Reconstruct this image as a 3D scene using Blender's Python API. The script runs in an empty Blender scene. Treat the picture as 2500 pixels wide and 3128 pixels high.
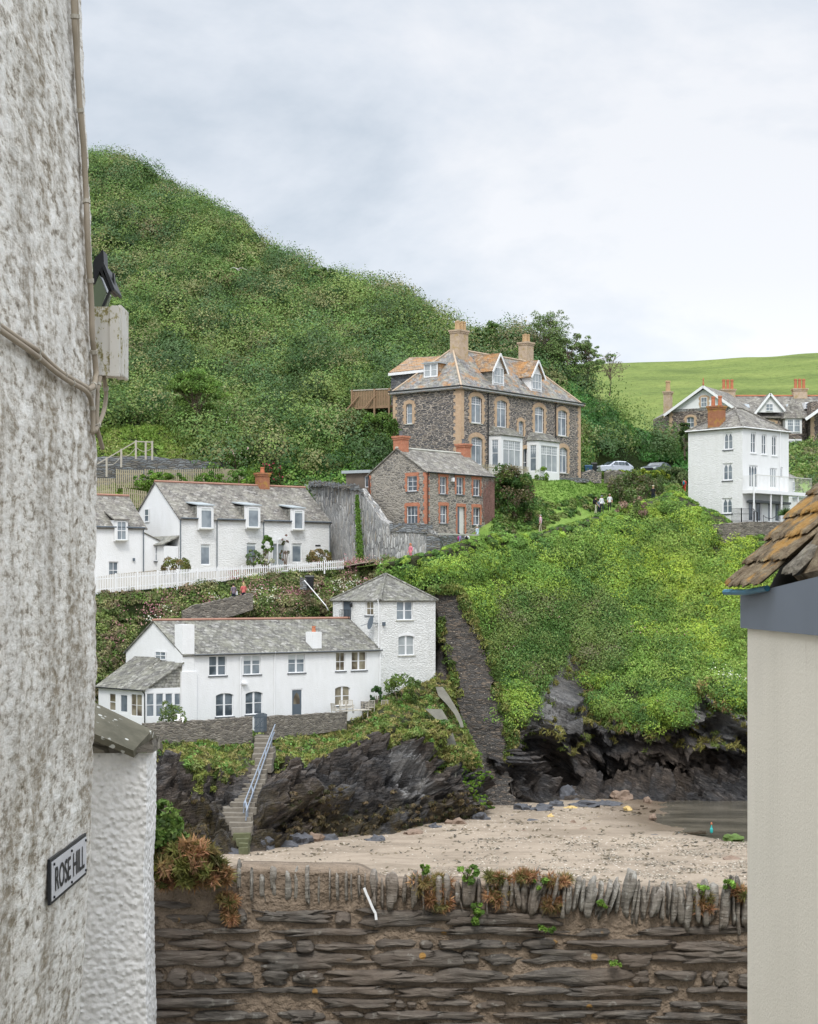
import bpy, math, random
import numpy as np
from mathutils import Vector as V

# ------------------------------------------------------------------ camera, sky, sun
SC = bpy.context.scene
COL = SC.collection
F, H, CX = 5500.0, 1815.0, 1250.0     # focal length, horizon row and centre column, in photo pixels
cam = bpy.data.cameras.new('camera'); camo = bpy.data.objects.new('camera', cam); COL.objects.link(camo)
cam.sensor_fit = 'VERTICAL'; cam.sensor_height = 36.0; cam.lens = 36.0 * F / 3128.0
cam.shift_y = (H - 1564.0) / 3128.0
cam.clip_start = 0.1; cam.clip_end = 6000
camo.location = (0, 0, 0); camo.rotation_euler = (math.radians(90), 0, 0)
SC.camera = camo
SC.view_settings.view_transform = 'Standard'; SC.view_settings.look = 'None'
SC.view_settings.exposure = 0.8; SC.view_settings.gamma = 1; SC.view_settings.use_curve_mapping = False
SUN_EL, SUN_AZ = math.radians(52), math.radians(186)    # azimuth clockwise from +Y: behind the camera, a little left
W = bpy.data.worlds.new('World'); SC.world = W; W.use_nodes = True
nt = W.node_tree; nt.nodes.clear()
wo = nt.nodes.new('ShaderNodeOutputWorld'); bg = nt.nodes.new('ShaderNodeBackground'); bg2 = nt.nodes.new('ShaderNodeBackground')
sky = nt.nodes.new('ShaderNodeTexSky'); sky.sky_type = 'NISHITA'; sky.sun_disc = False
sky.sun_elevation = SUN_EL; sky.sun_rotation = SUN_AZ
nt.links.new(sky.outputs[0], bg.inputs[0]); bg.inputs[1].default_value = 0.1
tc = nt.nodes.new('ShaderNodeTexCoord')
mp = nt.nodes.new('ShaderNodeMapping'); mp.inputs['Scale'].default_value = (3.2, 3.2, 6.0)
mp.inputs['Rotation'].default_value = (0.05, -0.42, 0)
nt.links.new(tc.outputs['Generated'], mp.inputs[0])
nz = nt.nodes.new('ShaderNodeTexNoise'); nz.inputs['Scale'].default_value = 1.0; nz.inputs['Detail'].default_value = 7; nz.inputs['Roughness'].default_value = 0.58
nz.inputs['Distortion'].default_value = 0.15
nt.links.new(mp.outputs[0], nz.inputs['Vector'])
cr = nt.nodes.new('ShaderNodeValToRGB')          # cloud brightness and tint
e = cr.color_ramp.elements
e[0].position = 0.37; e[0].color = (0.45, 0.50, 0.56, 1)
e[1].position = 0.57; e[1].color = (0.69, 0.70, 0.725, 1)
m_ = cr.color_ramp.elements.new(0.47); m_.color = (0.575, 0.61, 0.66, 1)
nt.links.new(nz.outputs['Fac'], cr.inputs[0])
# an overcast sky: the deck is brighter low above the sea and again overhead, as real cloud is
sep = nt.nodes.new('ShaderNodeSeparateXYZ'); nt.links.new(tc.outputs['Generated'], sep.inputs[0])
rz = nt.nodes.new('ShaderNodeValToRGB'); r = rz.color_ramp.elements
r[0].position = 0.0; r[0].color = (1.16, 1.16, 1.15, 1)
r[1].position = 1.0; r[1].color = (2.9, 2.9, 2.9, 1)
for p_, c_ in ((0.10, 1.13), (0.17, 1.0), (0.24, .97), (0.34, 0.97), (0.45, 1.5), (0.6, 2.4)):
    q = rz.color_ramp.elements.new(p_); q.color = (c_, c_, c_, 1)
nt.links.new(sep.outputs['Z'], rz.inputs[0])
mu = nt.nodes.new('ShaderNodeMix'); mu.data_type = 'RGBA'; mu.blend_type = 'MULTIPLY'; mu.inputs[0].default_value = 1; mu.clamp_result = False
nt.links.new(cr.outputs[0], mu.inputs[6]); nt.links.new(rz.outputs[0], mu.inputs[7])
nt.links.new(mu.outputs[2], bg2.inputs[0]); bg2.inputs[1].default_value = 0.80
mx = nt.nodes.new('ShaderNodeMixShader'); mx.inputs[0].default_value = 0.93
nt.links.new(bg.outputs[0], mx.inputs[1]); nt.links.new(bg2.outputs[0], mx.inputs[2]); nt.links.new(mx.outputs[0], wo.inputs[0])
sl = bpy.data.lights.new('sun', 'SUN'); sl.energy = 1.1; sl.angle = math.radians(12); sl.color = (1, 0.96, 0.9)
so = bpy.data.objects.new('sun', sl); COL.objects.link(so); so.location = (0, -20, 60)
sd = V((math.sin(SUN_AZ) * math.cos(SUN_EL), math.cos(SUN_AZ) * math.cos(SUN_EL), math.sin(SUN_EL)))
so.rotation_euler = sd.to_track_quat('Z', 'Y').to_euler()
SC.cycles.max_bounces = 6; SC.cycles.diffuse_bounces = 3; SC.cycles.glossy_bounces = 2; SC.cycles.transmission_bounces = 2; SC.cycles.transparent_max_bounces = 4
try: SC.cycles.use_denoising = True
except Exception: pass

def P(px, py, Y):                     # the world point a photo pixel shows, Y metres in front of the camera
    return V(((px - CX) * Y / F, Y, (H - py) * Y / F))
rng = np.random.default_rng(7); rnd = random.Random(5)

# ------------------------------------------------------------------ noise
_perm = np.random.default_rng(1).permutation(256); _perm = np.concatenate([_perm, _perm, _perm])
_g = np.random.default_rng(2).normal(size=(256, 3)); _g /= np.linalg.norm(_g, axis=1)[:, None]
def pn(p):                            # gradient noise, p (n,3) -> (n,)
    p = np.asarray(p, float); i = np.floor(p).astype(int); f = p - i; u = f * f * f * (f * (f * 6 - 15) + 10); i &= 255
    out = 0
    for dx in (0, 1):
        wx = u[:, 0] if dx else 1 - u[:, 0]
        for dy in (0, 1):
            wy = u[:, 1] if dy else 1 - u[:, 1]
            for dz in (0, 1):
                wz = u[:, 2] if dz else 1 - u[:, 2]
                h = _perm[_perm[_perm[(i[:, 0] + dx) & 255] + ((i[:, 1] + dy) & 255)] + ((i[:, 2] + dz) & 255)]
                out = out + wx * wy * wz * (_g[h] * (f - [dx, dy, dz])).sum(1)
    return out * 1.6
def fbm(p, o=4, g=.5):
    p = np.asarray(p, float); a, s, t = 1.0, 0, 0
    for k in range(o): s = s + a * pn(p * 2**k + k * 17.3); t += a; a *= g
    return s / t
def ridged(p, o=4):
    p = np.asarray(p, float); a, s, t = 1.0, 0, 0
    for k in range(o): s = s + a * (1 - 2.2 * np.abs(pn(p * 2**k + k * 9.1))); t += a; a *= .5
    return s / t
def cellz(p):                         # faceted noise: nearest random point -> its random tilt (blocky rock)
    p = np.asarray(p, float); i = np.floor(p).astype(int); best = np.full(len(p), 9.0); val = np.zeros(len(p)); sec = np.full(len(p), 9.0)
    for dx in (-1, 0, 1):
        for dy in (-1, 0, 1):
            for dz in (-1, 0, 1):
                c = i + [dx, dy, dz]; h = _perm[_perm[_perm[c[:, 0] & 255] + (c[:, 1] & 255)] + (c[:, 2] & 255)]
                q = c + .5 + .45 * _g[h]; d = p - q; r_ = (d * d).sum(1); b = r_ < best
                t = _g[(h + 91) & 255]; v = t[:, 0] * .7 + (d * t).sum(1) * 1.1
                sec = np.where(b, best, np.minimum(sec, r_)); val = np.where(b, v, val); best = np.where(b, r_, best)
    return val, np.sqrt(sec) - np.sqrt(best)

# ------------------------------------------------------------------ scene graph
def tag(o, label=None, cat=None, group=None, kind=None):
    for k, v in (('label', label), ('category', cat), ('group', group), ('kind', kind)):
        if v: o[k] = v
    return o
def thing(name, label, cat, loc, group=None):
    o = bpy.data.objects.new(name, None); COL.objects.link(o); o.location = loc; o.empty_display_size = .3
    return tag(o, label, cat, group)
ORG = {}
class MB:                              # collects shapes and links them as ONE mesh object
    def __init__(s): s.v = []; s.f = []; s.m = []; s.uv = None
    def poly(s, pts, m=0):
        b = len(s.v); s.v += [tuple(p) for p in pts]; s.f.append(tuple(range(b, b + len(pts)))); s.m.append(m); return s
    def hexa(s, b4, t4, m=0):          # 8 corners: bottom ring, top ring
        b = len(s.v); s.v += [tuple(p) for p in b4] + [tuple(p) for p in t4]
        for q in ((3, 2, 1, 0), (4, 5, 6, 7), (0, 1, 5, 4), (1, 2, 6, 5), (2, 3, 7, 6), (3, 0, 4, 7)):
            s.f.append(tuple(b + k for k in q)); s.m.append(m)
        return s
    def box(s, c, x, y, z, hx, hy, hz, m=0):   # centre, three unit axes, half sizes
        c, x, y, z = V(c), V(x) * hx, V(y) * hy, V(z) * hz
        r4 = [c - x - y, c + x - y, c + x + y, c - x + y]
        return s.hexa([p - z for p in r4], [p + z for p in r4], m)
    def abox(s, x0, y0, z0, x1, y1, z1, m=0):
        return s.box(((x0 + x1) / 2, (y0 + y1) / 2, (z0 + z1) / 2), (1, 0, 0), (0, 1, 0), (0, 0, 1), (x1 - x0) / 2, (y1 - y0) / 2, (z1 - z0) / 2, m)
    def bar(s, a, b, w, h=None, m=0, up=(0, 0, 1)):
        a, b = V(a), V(b); d = (b - a); L = d.length
        if L < 1e-6: return s
        d /= L; u = V(up)
        if abs(d.dot(u)) > .98: u = V((1, 0, 0))
        x = d.cross(u).normalized(); y = x.cross(d)
        return s.box((a + b) / 2, x, y, d, w / 2, (h or w) / 2, L / 2, m)
    def prism(s, pts, off, m=0):       # polygon extruded by a vector
        pts = [V(p) for p in pts]; q = [p + V(off) for p in pts]; n = len(pts); b = len(s.v)
        s.v += [tuple(p) for p in pts + q]; s.f.append(tuple(b + k for k in range(n))); s.f.append(tuple(b + n + k for k in range(n - 1, -1, -1)))
        for k in range(n): s.f.append((b + k, b + (k + 1) % n, b + n + (k + 1) % n, b + n + k)); 
        s.m += [m] * (n + 2); return s
    def tube(s, path, r, n=6, m=0, cap=True):
        path = [V(p) for p in path]; rs = r if isinstance(r, (list, tuple)) else [r] * len(path); b0 = len(s.v)
        for k, p in enumerate(path):
            d = (path[min(k + 1, len(path) - 1)] - path[max(k - 1, 0)]).normalized()
            u = V((0, 0, 1)) if abs(d.z) < .9 else V((1, 0, 0)); x = d.cross(u).normalized(); y = d.cross(x)
            for j in range(n):
                a = 2 * math.pi * j / n; s.v.append(tuple(p + (x * math.cos(a) + y * math.sin(a)) * rs[k]))
        for k in range(len(path) - 1):
            for j in range(n):
                s.f.append((b0 + k * n + j, b0 + k * n + (j + 1) % n, b0 + (k + 1) * n + (j + 1) % n, b0 + (k + 1) * n + j)); s.m.append(m)
        if cap:
            s.f.append(tuple(b0 + j for j in range(n - 1, -1, -1))); s.f.append(tuple(b0 + (len(path) - 1) * n + j for j in range(n))); s.m += [m, m]
        return s
    def lathe(s, c, prof, n=10, m=0):  # prof: (radius, z)
        return s.tube_z(c, prof, n, m)
    def tube_z(s, c, prof, n, m):
        c = V(c); b0 = len(s.v)
        for r_, z in prof:
            for j in range(n): a = 2 * math.pi * (j + .5) / n; s.v.append((c.x + r_ * math.cos(a), c.y + r_ * math.sin(a), c.z + z))
        for k in range(len(prof) - 1):
            for j in range(n): s.f.append((b0 + k * n + j, b0 + k * n + (j + 1) % n, b0 + (k + 1) * n + (j + 1) % n, b0 + (k + 1) * n + j)); s.m.append(m)
        s.f.append(tuple(b0 + j for j in range(n - 1, -1, -1))); s.f.append(tuple(b0 + (len(prof) - 1) * n + j for j in range(n))); s.m += [m, m]
        return s
    def build(s, name, mats, parent=None, smooth=False, loc=None):
        return mesh_obj(name, s.v, s.f, mats, parent, s.m, smooth, loc=loc)
def origin_of(o):
    p = V((0, 0, 0))
    while o is not None: p = p + V(o.location); o = o.parent
    return p
def auto_uv(me):                       # metres along and up each face
    n = len(me.loops); 
    if n == 0: return
    vi = np.empty(n, int); me.loops.foreach_get('vertex_index', vi)
    co = np.empty(len(me.vertices) * 3); me.vertices.foreach_get('co', co); co = co.reshape(-1, 3)[vi]
    nf = len(me.polygons); no = np.empty(nf * 3); me.polygons.foreach_get('normal', no); no = no.reshape(-1, 3)
    lt = np.empty(nf, int); me.polygons.foreach_get('loop_total', lt); no = np.repeat(no, lt, 0)
    t = np.stack([-no[:, 1], no[:, 0], np.zeros(len(no))], 1); L = np.linalg.norm(t, axis=1)
    flat = L < .15; t[flat] = (1, 0, 0); L[flat] = 1; t /= L[:, None]
    b = np.cross(no, t); 
    uv = np.stack([(co * t).sum(1), (co * b).sum(1)], 1).ravel()
    l = me.uv_layers.new(name='UVMap'); l.data.foreach_set('uv', uv)
def mesh_obj(name, v, f, mats, parent=None, mi=None, smooth=False, uv=True, loc=None):
    me = bpy.data.meshes.new(name); o = bpy.data.objects.new(name, me); COL.objects.link(o)
    v = np.asarray(v, float).reshape(-1, 3)
    if parent is not None: o.parent = parent; org = origin_of(parent)
    elif loc is not None: org = V(loc); o.location = org
    else:
        org = V((v[:, 0].mean(), v[:, 1].mean(), v[:, 2].min())); o.location = org
    v = v - np.array(org)
    if isinstance(f, np.ndarray):
        k = f.shape[1]; me.vertices.add(len(v)); me.vertices.foreach_set('co', v.ravel()); me.loops.add(f.size); me.loops.foreach_set('vertex_index', f.ravel())
        me.polygons.add(len(f)); me.polygons.foreach_set('loop_start', np.arange(0, f.size, k)); me.polygons.foreach_set('loop_total', np.full(len(f), k))
        me.update(calc_edges=True)
    else: me.from_pydata(v.tolist(), [], f)
    if not isinstance(mats, (list, tuple)): mats = [mats]
    for m in mats: me.materials.append(m)
    if mi is not None and len(mats) > 1: me.polygons.foreach_set('material_index', np.asarray(mi, int))
    if smooth: me.polygons.foreach_set('use_smooth', np.ones(len(me.polygons), bool))
    if uv: auto_uv(me)
    me.update(); return o
# ------------------------------------------------------------------ materials
class N:
    def __init__(s, name):
        s.m = bpy.data.materials.new(name); s.m.use_nodes = True; s.t = s.m.node_tree; s.t.nodes.clear()
        s.out = s.t.nodes.new('ShaderNodeOutputMaterial')
    def n(s, typ, **k):
        x = s.t.nodes.new('ShaderNode' + typ)
        for a, b in k.items(): setattr(x, a, b)
        return x
    def set(s, sock, v):
        if isinstance(v, bpy.types.NodeSocket): s.t.links.new(v, sock)
        elif v is not None:
            if sock.type == 'RGBA' and isinstance(v, (tuple, list)) and len(v) == 3: v = (*v, 1)
            sock.default_value = v
    def uv(s): return s.n('TexCoord').outputs['UV']
    def obj(s): return s.n('TexCoord').outputs['Object']
    def pos(s): return s.n('NewGeometry').outputs['Position']
    def map(s, v, sc=(1, 1, 1), rot=(0, 0, 0), loc=(0, 0, 0)):
        x = s.n('Mapping'); s.set(x.inputs[0], v); x.inputs['Scale'].default_value = sc if not isinstance(sc, (int, float)) else (sc,) * 3
        x.inputs['Rotation'].default_value = rot; x.inputs['Location'].default_value = loc; return x.outputs[0]
    def noise(s, v, scale=1, detail=4, rough=.5, dist=0, col=False):
        x = s.n('TexNoise'); s.set(x.inputs['Vector'], v); x.inputs['Scale'].default_value = scale; x.inputs['Detail'].default_value = detail
        x.inputs['Roughness'].default_value = rough; x.inputs['Distortion'].default_value = dist; return x.outputs['Color' if col else 'Fac']
    def vor(s, v, scale=1, feature='F1', out='Distance', rnd=1):
        x = s.n('TexVoronoi', feature=feature); s.set(x.inputs['Vector'], v); x.inputs['Scale'].default_value = scale; x.inputs['Randomness'].default_value = rnd; return x.outputs[out]
    def ramp(s, f, stops, interp='LINEAR'):
        x = s.n('ValToRGB'); x.color_ramp.interpolation = interp; e = x.color_ramp.elements
        while len(e) > 1: e.remove(e[-1])
        for i, (p, c) in enumerate(stops):
            if isinstance(c, (int, float)): c = (c, c, c)
            q = e[0] if i == 0 else e.new(p); q.position = p; q.color = (*c, 1)
        s.set(x.inputs[0], f); return x.outputs[0]
    def mix(s, f, a, b, mode='MIX'):
        x = s.n('Mix', data_type='RGBA', blend_type=mode); s.set(x.inputs[0], f); s.set(x.inputs[6], a); s.set(x.inputs[7], b); return x.outputs[2]
    def math(s, op, a, b=0, clamp=False):
        x = s.n('Math', operation=op, use_clamp=clamp); s.set(x.inputs[0], a); s.set(x.inputs[1], b); return x.outputs[0]
    def distort(s, v, scale, amt):
        x = s.n('VectorMath', operation='SUBTRACT'); s.set(x.inputs[0], s.noise(v, scale, 2, col=True)); x.inputs[1].default_value = (.5, .5, .5)
        y = s.n('VectorMath', operation='SCALE'); s.set(y.inputs[0], x.outputs[0]); y.inputs['Scale'].default_value = amt
        z = s.n('VectorMath', operation='ADD'); s.set(z.inputs[0], v); s.set(z.inputs[1], y.outputs[0]); return z.outputs[0]
    def bump(s, h, dist=.02, st=1, nrm=None):
        x = s.n('Bump'); s.set(x.inputs['Height'], h); x.inputs['Distance'].default_value = dist; x.inputs['Strength'].default_value = st
        if nrm is not None: s.set(x.inputs['Normal'], nrm)
        return x.outputs[0]
    def end(s, col, rough=.8, nrm=None, spec=.3, metal=0, alpha=None):
        b = s.n('BsdfPrincipled'); s.set(b.inputs['Base Color'], col); s.set(b.inputs['Roughness'], rough); b.inputs['Specular IOR Level'].default_value = spec
        b.inputs['Metallic'].default_value = metal
        if nrm is not None: s.set(b.inputs['Normal'], nrm)
        s.t.links.new(b.outputs[0], s.out.inputs[0]); return s.m
def m_plain(name, c, rough=.6, spec=.3, metal=0, var=.12, sc=3.0, bump=0.0):
    n = N(name); v = n.obj(); a = n.noise(v, sc, 5, .6)
    c2 = n.mix(a, tuple(x * (1 - var) for x in c), tuple(min(1, x * (1 + var)) for x in c))
    return n.end(c2, rough, n.bump(n.noise(v, 30, 4), bump) if bump else None, spec, metal)
def m_whitewash(name, c=(.80, .81, .81), rough_stone=1.0, stain=.3):
    n = N(name); u = n.distort(n.uv(), .9, .25); us = n.map(u, (2.6, 9.0, 1))
    e = n.vor(us, 1, 'DISTANCE_TO_EDGE'); fine = n.noise(n.uv(), 9, 5, .6); big = n.noise(n.uv(), .35, 4, .6)
    h = n.math('ADD', n.math('MULTIPLY', n.math('MINIMUM', e, .16), 3.2 * rough_stone), n.math('MULTIPLY', fine, .45))
    st = n.ramp(n.noise(n.map(n.uv(), (1.1, .35, 1)), 1.3, 6, .7), [(.35, 0), (.75, 1)])
    c1 = n.mix(n.math('MULTIPLY', st, stain), c, tuple(x * y for x, y in zip(c, (.80, .80, .77))))
    c1 = n.mix(n.math('MULTIPLY', n.ramp(big, [(.4, 0), (.65, 1)]), .25), c1, tuple(x * y for x, y in zip(c, (.93, .93, .90))))
    c1 = n.mix(n.ramp(e, [(0, .22 * rough_stone), (.05, 0)]), c1, (.45, .45, .43))
    return n.end(c1, .85, n.bump(h, .045, .9), .2)
def m_slate(name, base=(.15, .15, .15), alt=(.26, .25, .24), lichen=(.33, .32, .25), la=.35, orange=0.0, w=.30, h=.22):
    n = N(name); u = n.distort(n.uv(), 1.2, .05); b = n.n('TexBrick'); n.set(b.inputs['Vector'], u)
    b.inputs['Scale'].default_value = 1; b.inputs['Brick Width'].default_value = w; b.inputs['Row Height'].default_value = h; b.inputs['Mortar Size'].default_value = .012
    b.inputs['Mortar Smooth'].default_value = .3; b.inputs['Color1'].default_value = (*base, 1); b.inputs['Color2'].default_value = (*alt, 1); b.inputs['Mortar'].default_value = (.035, .035, .035, 1); b.offset = .5
    br = n.n('SeparateXYZ'); n.set(br.inputs[0], u)
    saw = n.math('FRACT', n.math('DIVIDE', br.outputs[1], h))       # each course lifts towards its lower edge
    lf = n.noise(n.uv(), .9, 6, .72); pb = n.vor(n.map(u, (1 / w, 1 / h, 1)), 1, 'F1', 'Color'); sq = n.n('SeparateColor'); n.set(sq.inputs[0], pb); bc = n.mix(n.ramp(sq.outputs[0], [(.6, 0), (1, .5)]), b.outputs[0], (.50, .49, .46)); bc = n.mix(n.ramp(sq.outputs[1], [(.5, 0), (.95, .65)]), bc, (.06, .055, .05)); col = n.mix(n.ramp(lf, [(.44, 0), (.62, la)]), bc, lichen)
    sp = n.noise(n.map(n.uv(), (3, 5, 1)), 2.6, 5, .7); col = n.mix(n.ramp(sp, [(.56, 0), (.66, .38)]), col, (.42, .41, .38))
    dk = n.noise(n.map(n.uv(), (1, .5, 1), loc=(7, 3, 0)), .8, 5, .7); col = n.mix(n.ramp(dk, [(.5, 0), (.7, .55)]), col, (.085, .08, .075))
    if orange:
        og = n.noise(n.map(n.uv(), (1, 1, 1), loc=(3, 9, 0)), .7, 6, .75); col = n.mix(n.ramp(og, [(.60 - orange * .22, 0), (.70 - orange * .15, .85)]), col, (.42, .20, .055))
    hh = n.math('ADD', n.math('MULTIPLY', n.math('SUBTRACT', 1, saw), .6), n.math('MULTIPLY', n.math('SUBTRACT', 1, b.outputs['Fac']), .7))
    hh = n.math('ADD', hh, n.math('MULTIPLY', n.noise(n.uv(), 7, 4), .5))
    return n.end(col, .75, n.bump(hh, .03, .9), .3)
def m_rubble(name, cols, mortar=(.36, .32, .27), sx=2.2, sy=7.0, mw=.07, spots=None, dist=.18, depth=.06, big=None, rot=0):
    n = N(name); u = n.distort(n.uv(), 1.4, dist); us = n.map(u, (sx, sy, 1), rot=(0, 0, rot))
    e = n.vor(us, 1, 'DISTANCE_TO_EDGE'); cc = n.vor(us, 1, 'F1', 'Color'); sp = n.n('SeparateColor'); n.set(sp.inputs[0], cc)
    st = n.ramp(sp.outputs[0], [(i / max(1, len(cols) - 1) * .9 + .02, c) for i, c in enumerate(cols)])
    fine = n.noise(n.map(n.uv(), (3, 9, 1)), 3, 5, .7)
    st = n.mix(n.ramp(fine, [(.3, .5), (.7, 0)]), st, tuple(x * .45 for x in cols[0]))
    mor = n.mix(n.noise(n.uv(), 5, 4), tuple(x * .7 for x in mortar), tuple(min(1, x * 1.25) for x in mortar))
    mk = n.ramp(n.math('ADD', e, n.math('MULTIPLY', n.math('SUBTRACT', n.noise(n.uv(), 6, 3), .5), .06)), [(mw * .55, 1), (mw, 0)])
    col = n.mix(mk, st, mor)
    if spots: col = n.mix(n.ramp(n.noise(n.map(n.uv(), (1.5, 3, 1)), 3.2, 3, .6), [(.66, 0), (.69, 1)]), col, spots)
    if big: col = n.mix(n.ramp(n.noise(n.uv(), .22, 5, .65), [(.42, 0), (.62, .6)]), col, big)
    h = n.math('ADD', n.math('MINIMUM', e, .22), n.math('MULTIPLY', fine, .25))
    return n.end(col, .85, n.bump(h, depth * 4, .9), .25)
def m_brick(name, c1, c2, mortar=(.45, .38, .30), w=.225, h=.075, lichen=None):
    n = N(name); b = n.n('TexBrick'); n.set(b.inputs['Vector'], n.uv()); b.inputs['Scale'].default_value = 1
    b.inputs['Brick Width'].default_value = w; b.inputs['Row Height'].default_value = h; b.inputs['Mortar Size'].default_value = .009
    b.inputs['Color1'].default_value = (*c1, 1); b.inputs['Color2'].default_value = (*c2, 1); b.inputs['Mortar'].default_value = (*mortar, 1)
    col = n.mix(n.ramp(n.noise(n.uv(), 2, 5, .7), [(.4, 0), (.75, .45)]), b.outputs[0], tuple(x * .5 for x in c1))
    if lichen: col = n.mix(n.ramp(n.noise(n.uv(), 1.6, 5, .7), [(.50, 0), (.62, .7)]), col, lichen)
    return n.end(col, .85, n.bump(b.outputs['Fac'], .01, -.6), .2)
def m_glass(name, c=(.05, .065, .08), c2=(.16, .19, .22), blind=0):
    n = N(name); v = n.obj(); z = n.noise(v, .9, 2)
    col = n.mix(n.ramp(z, [(.4, 0), (.6, 1)]), c, c2)
    return n.end(col, .06, n.bump(n.noise(v, 2, 2), .004, .4), .7)
def m_leaf(name, tr=.25):
    n = N(name); a = n.n('VertexColor'); a.layer_name = 'Col'
    d = n.n('BsdfDiffuse'); t = n.n('BsdfTranslucent'); g = n.n('BsdfGlossy'); g.inputs['Roughness'].default_value = .5; n.set(g.inputs[0], (.9, .95, .9))
    n.set(d.inputs[0], a.outputs[0]); n.set(t.inputs[0], n.mix(.5, a.outputs[0], (.10, .16, .02)))
    m = n.n('MixShader'); m.inputs[0].default_value = tr; n.t.links.new(d.outputs[0], m.inputs[1]); n.t.links.new(t.outputs[0], m.inputs[2])
    m2 = n.n('MixShader'); m2.inputs[0].default_value = .015; n.t.links.new(m.outputs[0], m2.inputs[1]); n.t.links.new(g.outputs[0], m2.inputs[2])
    n.t.links.new(m2.outputs[0], n.out.inputs[0]); return n.m
M = {}
M['white_smooth'] = m_whitewash('white_render', (.80, .81, .82), .12, .5)
M['white_stone'] = m_whitewash('whitewashed_stone', (.80, .81, .81), .8, .55)
M['white_tower'] = m_whitewash('whitewashed_rubble', (.79, .80, .79), 1.5, .4)
M['white_paint'] = m_plain('white_paint', (.80, .81, .82), .45, .4, var=.04)
M['old_white'] = m_plain('weathered_white_paint', (.62, .62, .58), .6, var=.15)
M['slate'] = m_slate('slate_roof_old', (.12, .11, .10), (.26, .24, .21), (.34, .33, .27), .5)
M['slate_dark'] = m_slate('slate_roof_weathered', (.10, .098, .09), (.23, .225, .20), (.28, .28, .21), .5)
M['slate_orange'] = m_slate('slate_roof_lichen', (.17, .17, .175), (.27, .265, .26), (.36, .34, .24), .5, orange=.38)
M['slate_rust'] = m_slate('slate_roof_orange', (.20, .16, .13), (.34, .25, .17), (.40, .24, .10), .6, orange=.62)
M['slate_clad'] = m_slate('slate_cladding', (.085, .09, .10), (.12, .125, .14), (.14, .14, .14), .2, w=.5, h=.3)
M['slate_cheek'] = m_slate('slate_cheek', (.20, .20, .18), (.30, .30, .27), (.36, .35, .27), .4)
M['ridge'] = m_plain('ridge_tiles', (.36, .20, .15), .85, var=.35, sc=2)
M['ridge_pale'] = m_plain('hip_tiles', (.48, .38, .28), .85, var=.3, sc=1.5)
M['villa_stone'] = m_rubble('slate_rubble_wall', [(.08, .08, .085), (.19, .18, .17), (.12, .12, .125), (.27, .23, .19), (.15, .145, .15)], (.46, .40, .34), 2.0, 7.5, .08)
M['cottage_stone'] = m_rubble('cottage_rubble_wall', [(.16, .155, .15), (.32, .305, .28), (.08, .08, .08), (.40, .375, .33), (.23, .22, .205)], (.44, .40, .34), 2.2, 5.5, .09, big=(.36, .33, .28))
M['terrace_stone'] = m_rubble('terrace_rubble_wall', [(.07, .065, .07), (.20, .16, .14), (.11, .10, .10), (.25, .20, .16)], (.42, .36, .30), 1.8, 6.5, .07)
M['slate_upright'] = m_rubble('upright_slate_wall', [(.22, .23, .24), (.44, .44, .43), (.32, .32, .31), (.80, .80, .78), (.38, .33, .26)], (.13, .13, .13), 5.0, 1.15, .06, dist=.12, big=(.60, .60, .59), rot=.1, depth=.09)
M['slate_coursed'] = m_rubble('tall_slate_wall', [(.075, .073, .07), (.17, .155, .14), (.11, .105, .10), (.25, .20, .155)], (.06, .057, .054), 2.6, 10.0, .08, spots=(.62, .56, .46), depth=.06)
M['garden_wall'] = m_rubble('garden_rubble_wall', [(.19, .175, .155), (.31, .285, .245), (.12, .11, .10), (.42, .385, .33)], (.25, .22, .18), 2.6, 9.0, .07, depth=.08)
M['grey_wall'] = m_rubble('grey_slate_wall', [(.20, .22, .24), (.32, .34, .35), (.15, .15, .15), (.26, .24, .20)], (.10, .09, .08), 1.7, 6.5, .05)
M['tan_brick'] = m_brick('tan_brick', (.50, .33, .20), (.56, .40, .26), (.50, .42, .33))
M['tan_brick_lichen'] = m_brick('tan_brick_lichen', (.45, .33, .23), (.52, .40, .29), (.50, .44, .36), lichen=(.36, .26, .10))
M['red_brick'] = m_brick('red_brick', (.45, .14, .075), (.52, .20, .11), (.42, .30, .22))
M['red_brick_lichen'] = m_brick('red_brick_lichen', (.33, .12, .06), (.40, .16, .08), (.30, .20, .14), lichen=(.42, .25, .06))
M['clay'] = m_plain('terracotta', (.46, .17, .09), .8, var=.25)
M['clay_tan'] = m_plain('buff_clay', (.46, .32, .18), .8, var=.35)
M['glass'] = m_glass('window_glass')
M['glass_grey'] = m_glass('window_glass_blind', (.14, .17, .20), (.26, .30, .33))
M['glass_net'] = m_glass('window_glass_net', (.30, .33, .35), (.40, .43, .44))
M['glass_warm'] = m_glass('window_glass_curtain', (.10, .08, .06), (.30, .27, .20))
M['blind'] = m_plain('roller_blind', (.62, .66, .66), .7)
M['grey_paint'] = m_plain('grey_paint', (.10, .125, .15), .5)
M['black'] = m_plain('black_paint', (.02, .022, .025), .45)
M['black_iron'] = m_plain('black_iron', (.025, .025, .03), .5)
M['lead'] = m_plain('lead_flashing', (.36, .40, .42), .5, var=.15)
M['sill_slate'] = m_plain('slate_sill', (.12, .13, .14), .6)
M['sill_grey'] = m_plain('worn_sill', (.45, .45, .40), .8, var=.25)
M['board'] = m_plain('dark_weatherboard', (.16, .13, .105), .85, var=.4, sc=2)
M['timber'] = m_plain('brown_timber', (.27, .18, .11), .8, var=.3, sc=4)
M['fence_wood'] = m_plain('weathered_fence_wood', (.36, .32, .22), .85, var=.3, sc=3)
M['rail_wood'] = m_plain('grey_rail_wood', (.42, .39, .33), .85, var=.2)
M['steel'] = m_plain('galvanised_steel', (.26, .30, .36), .45, .5, .5)
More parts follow.
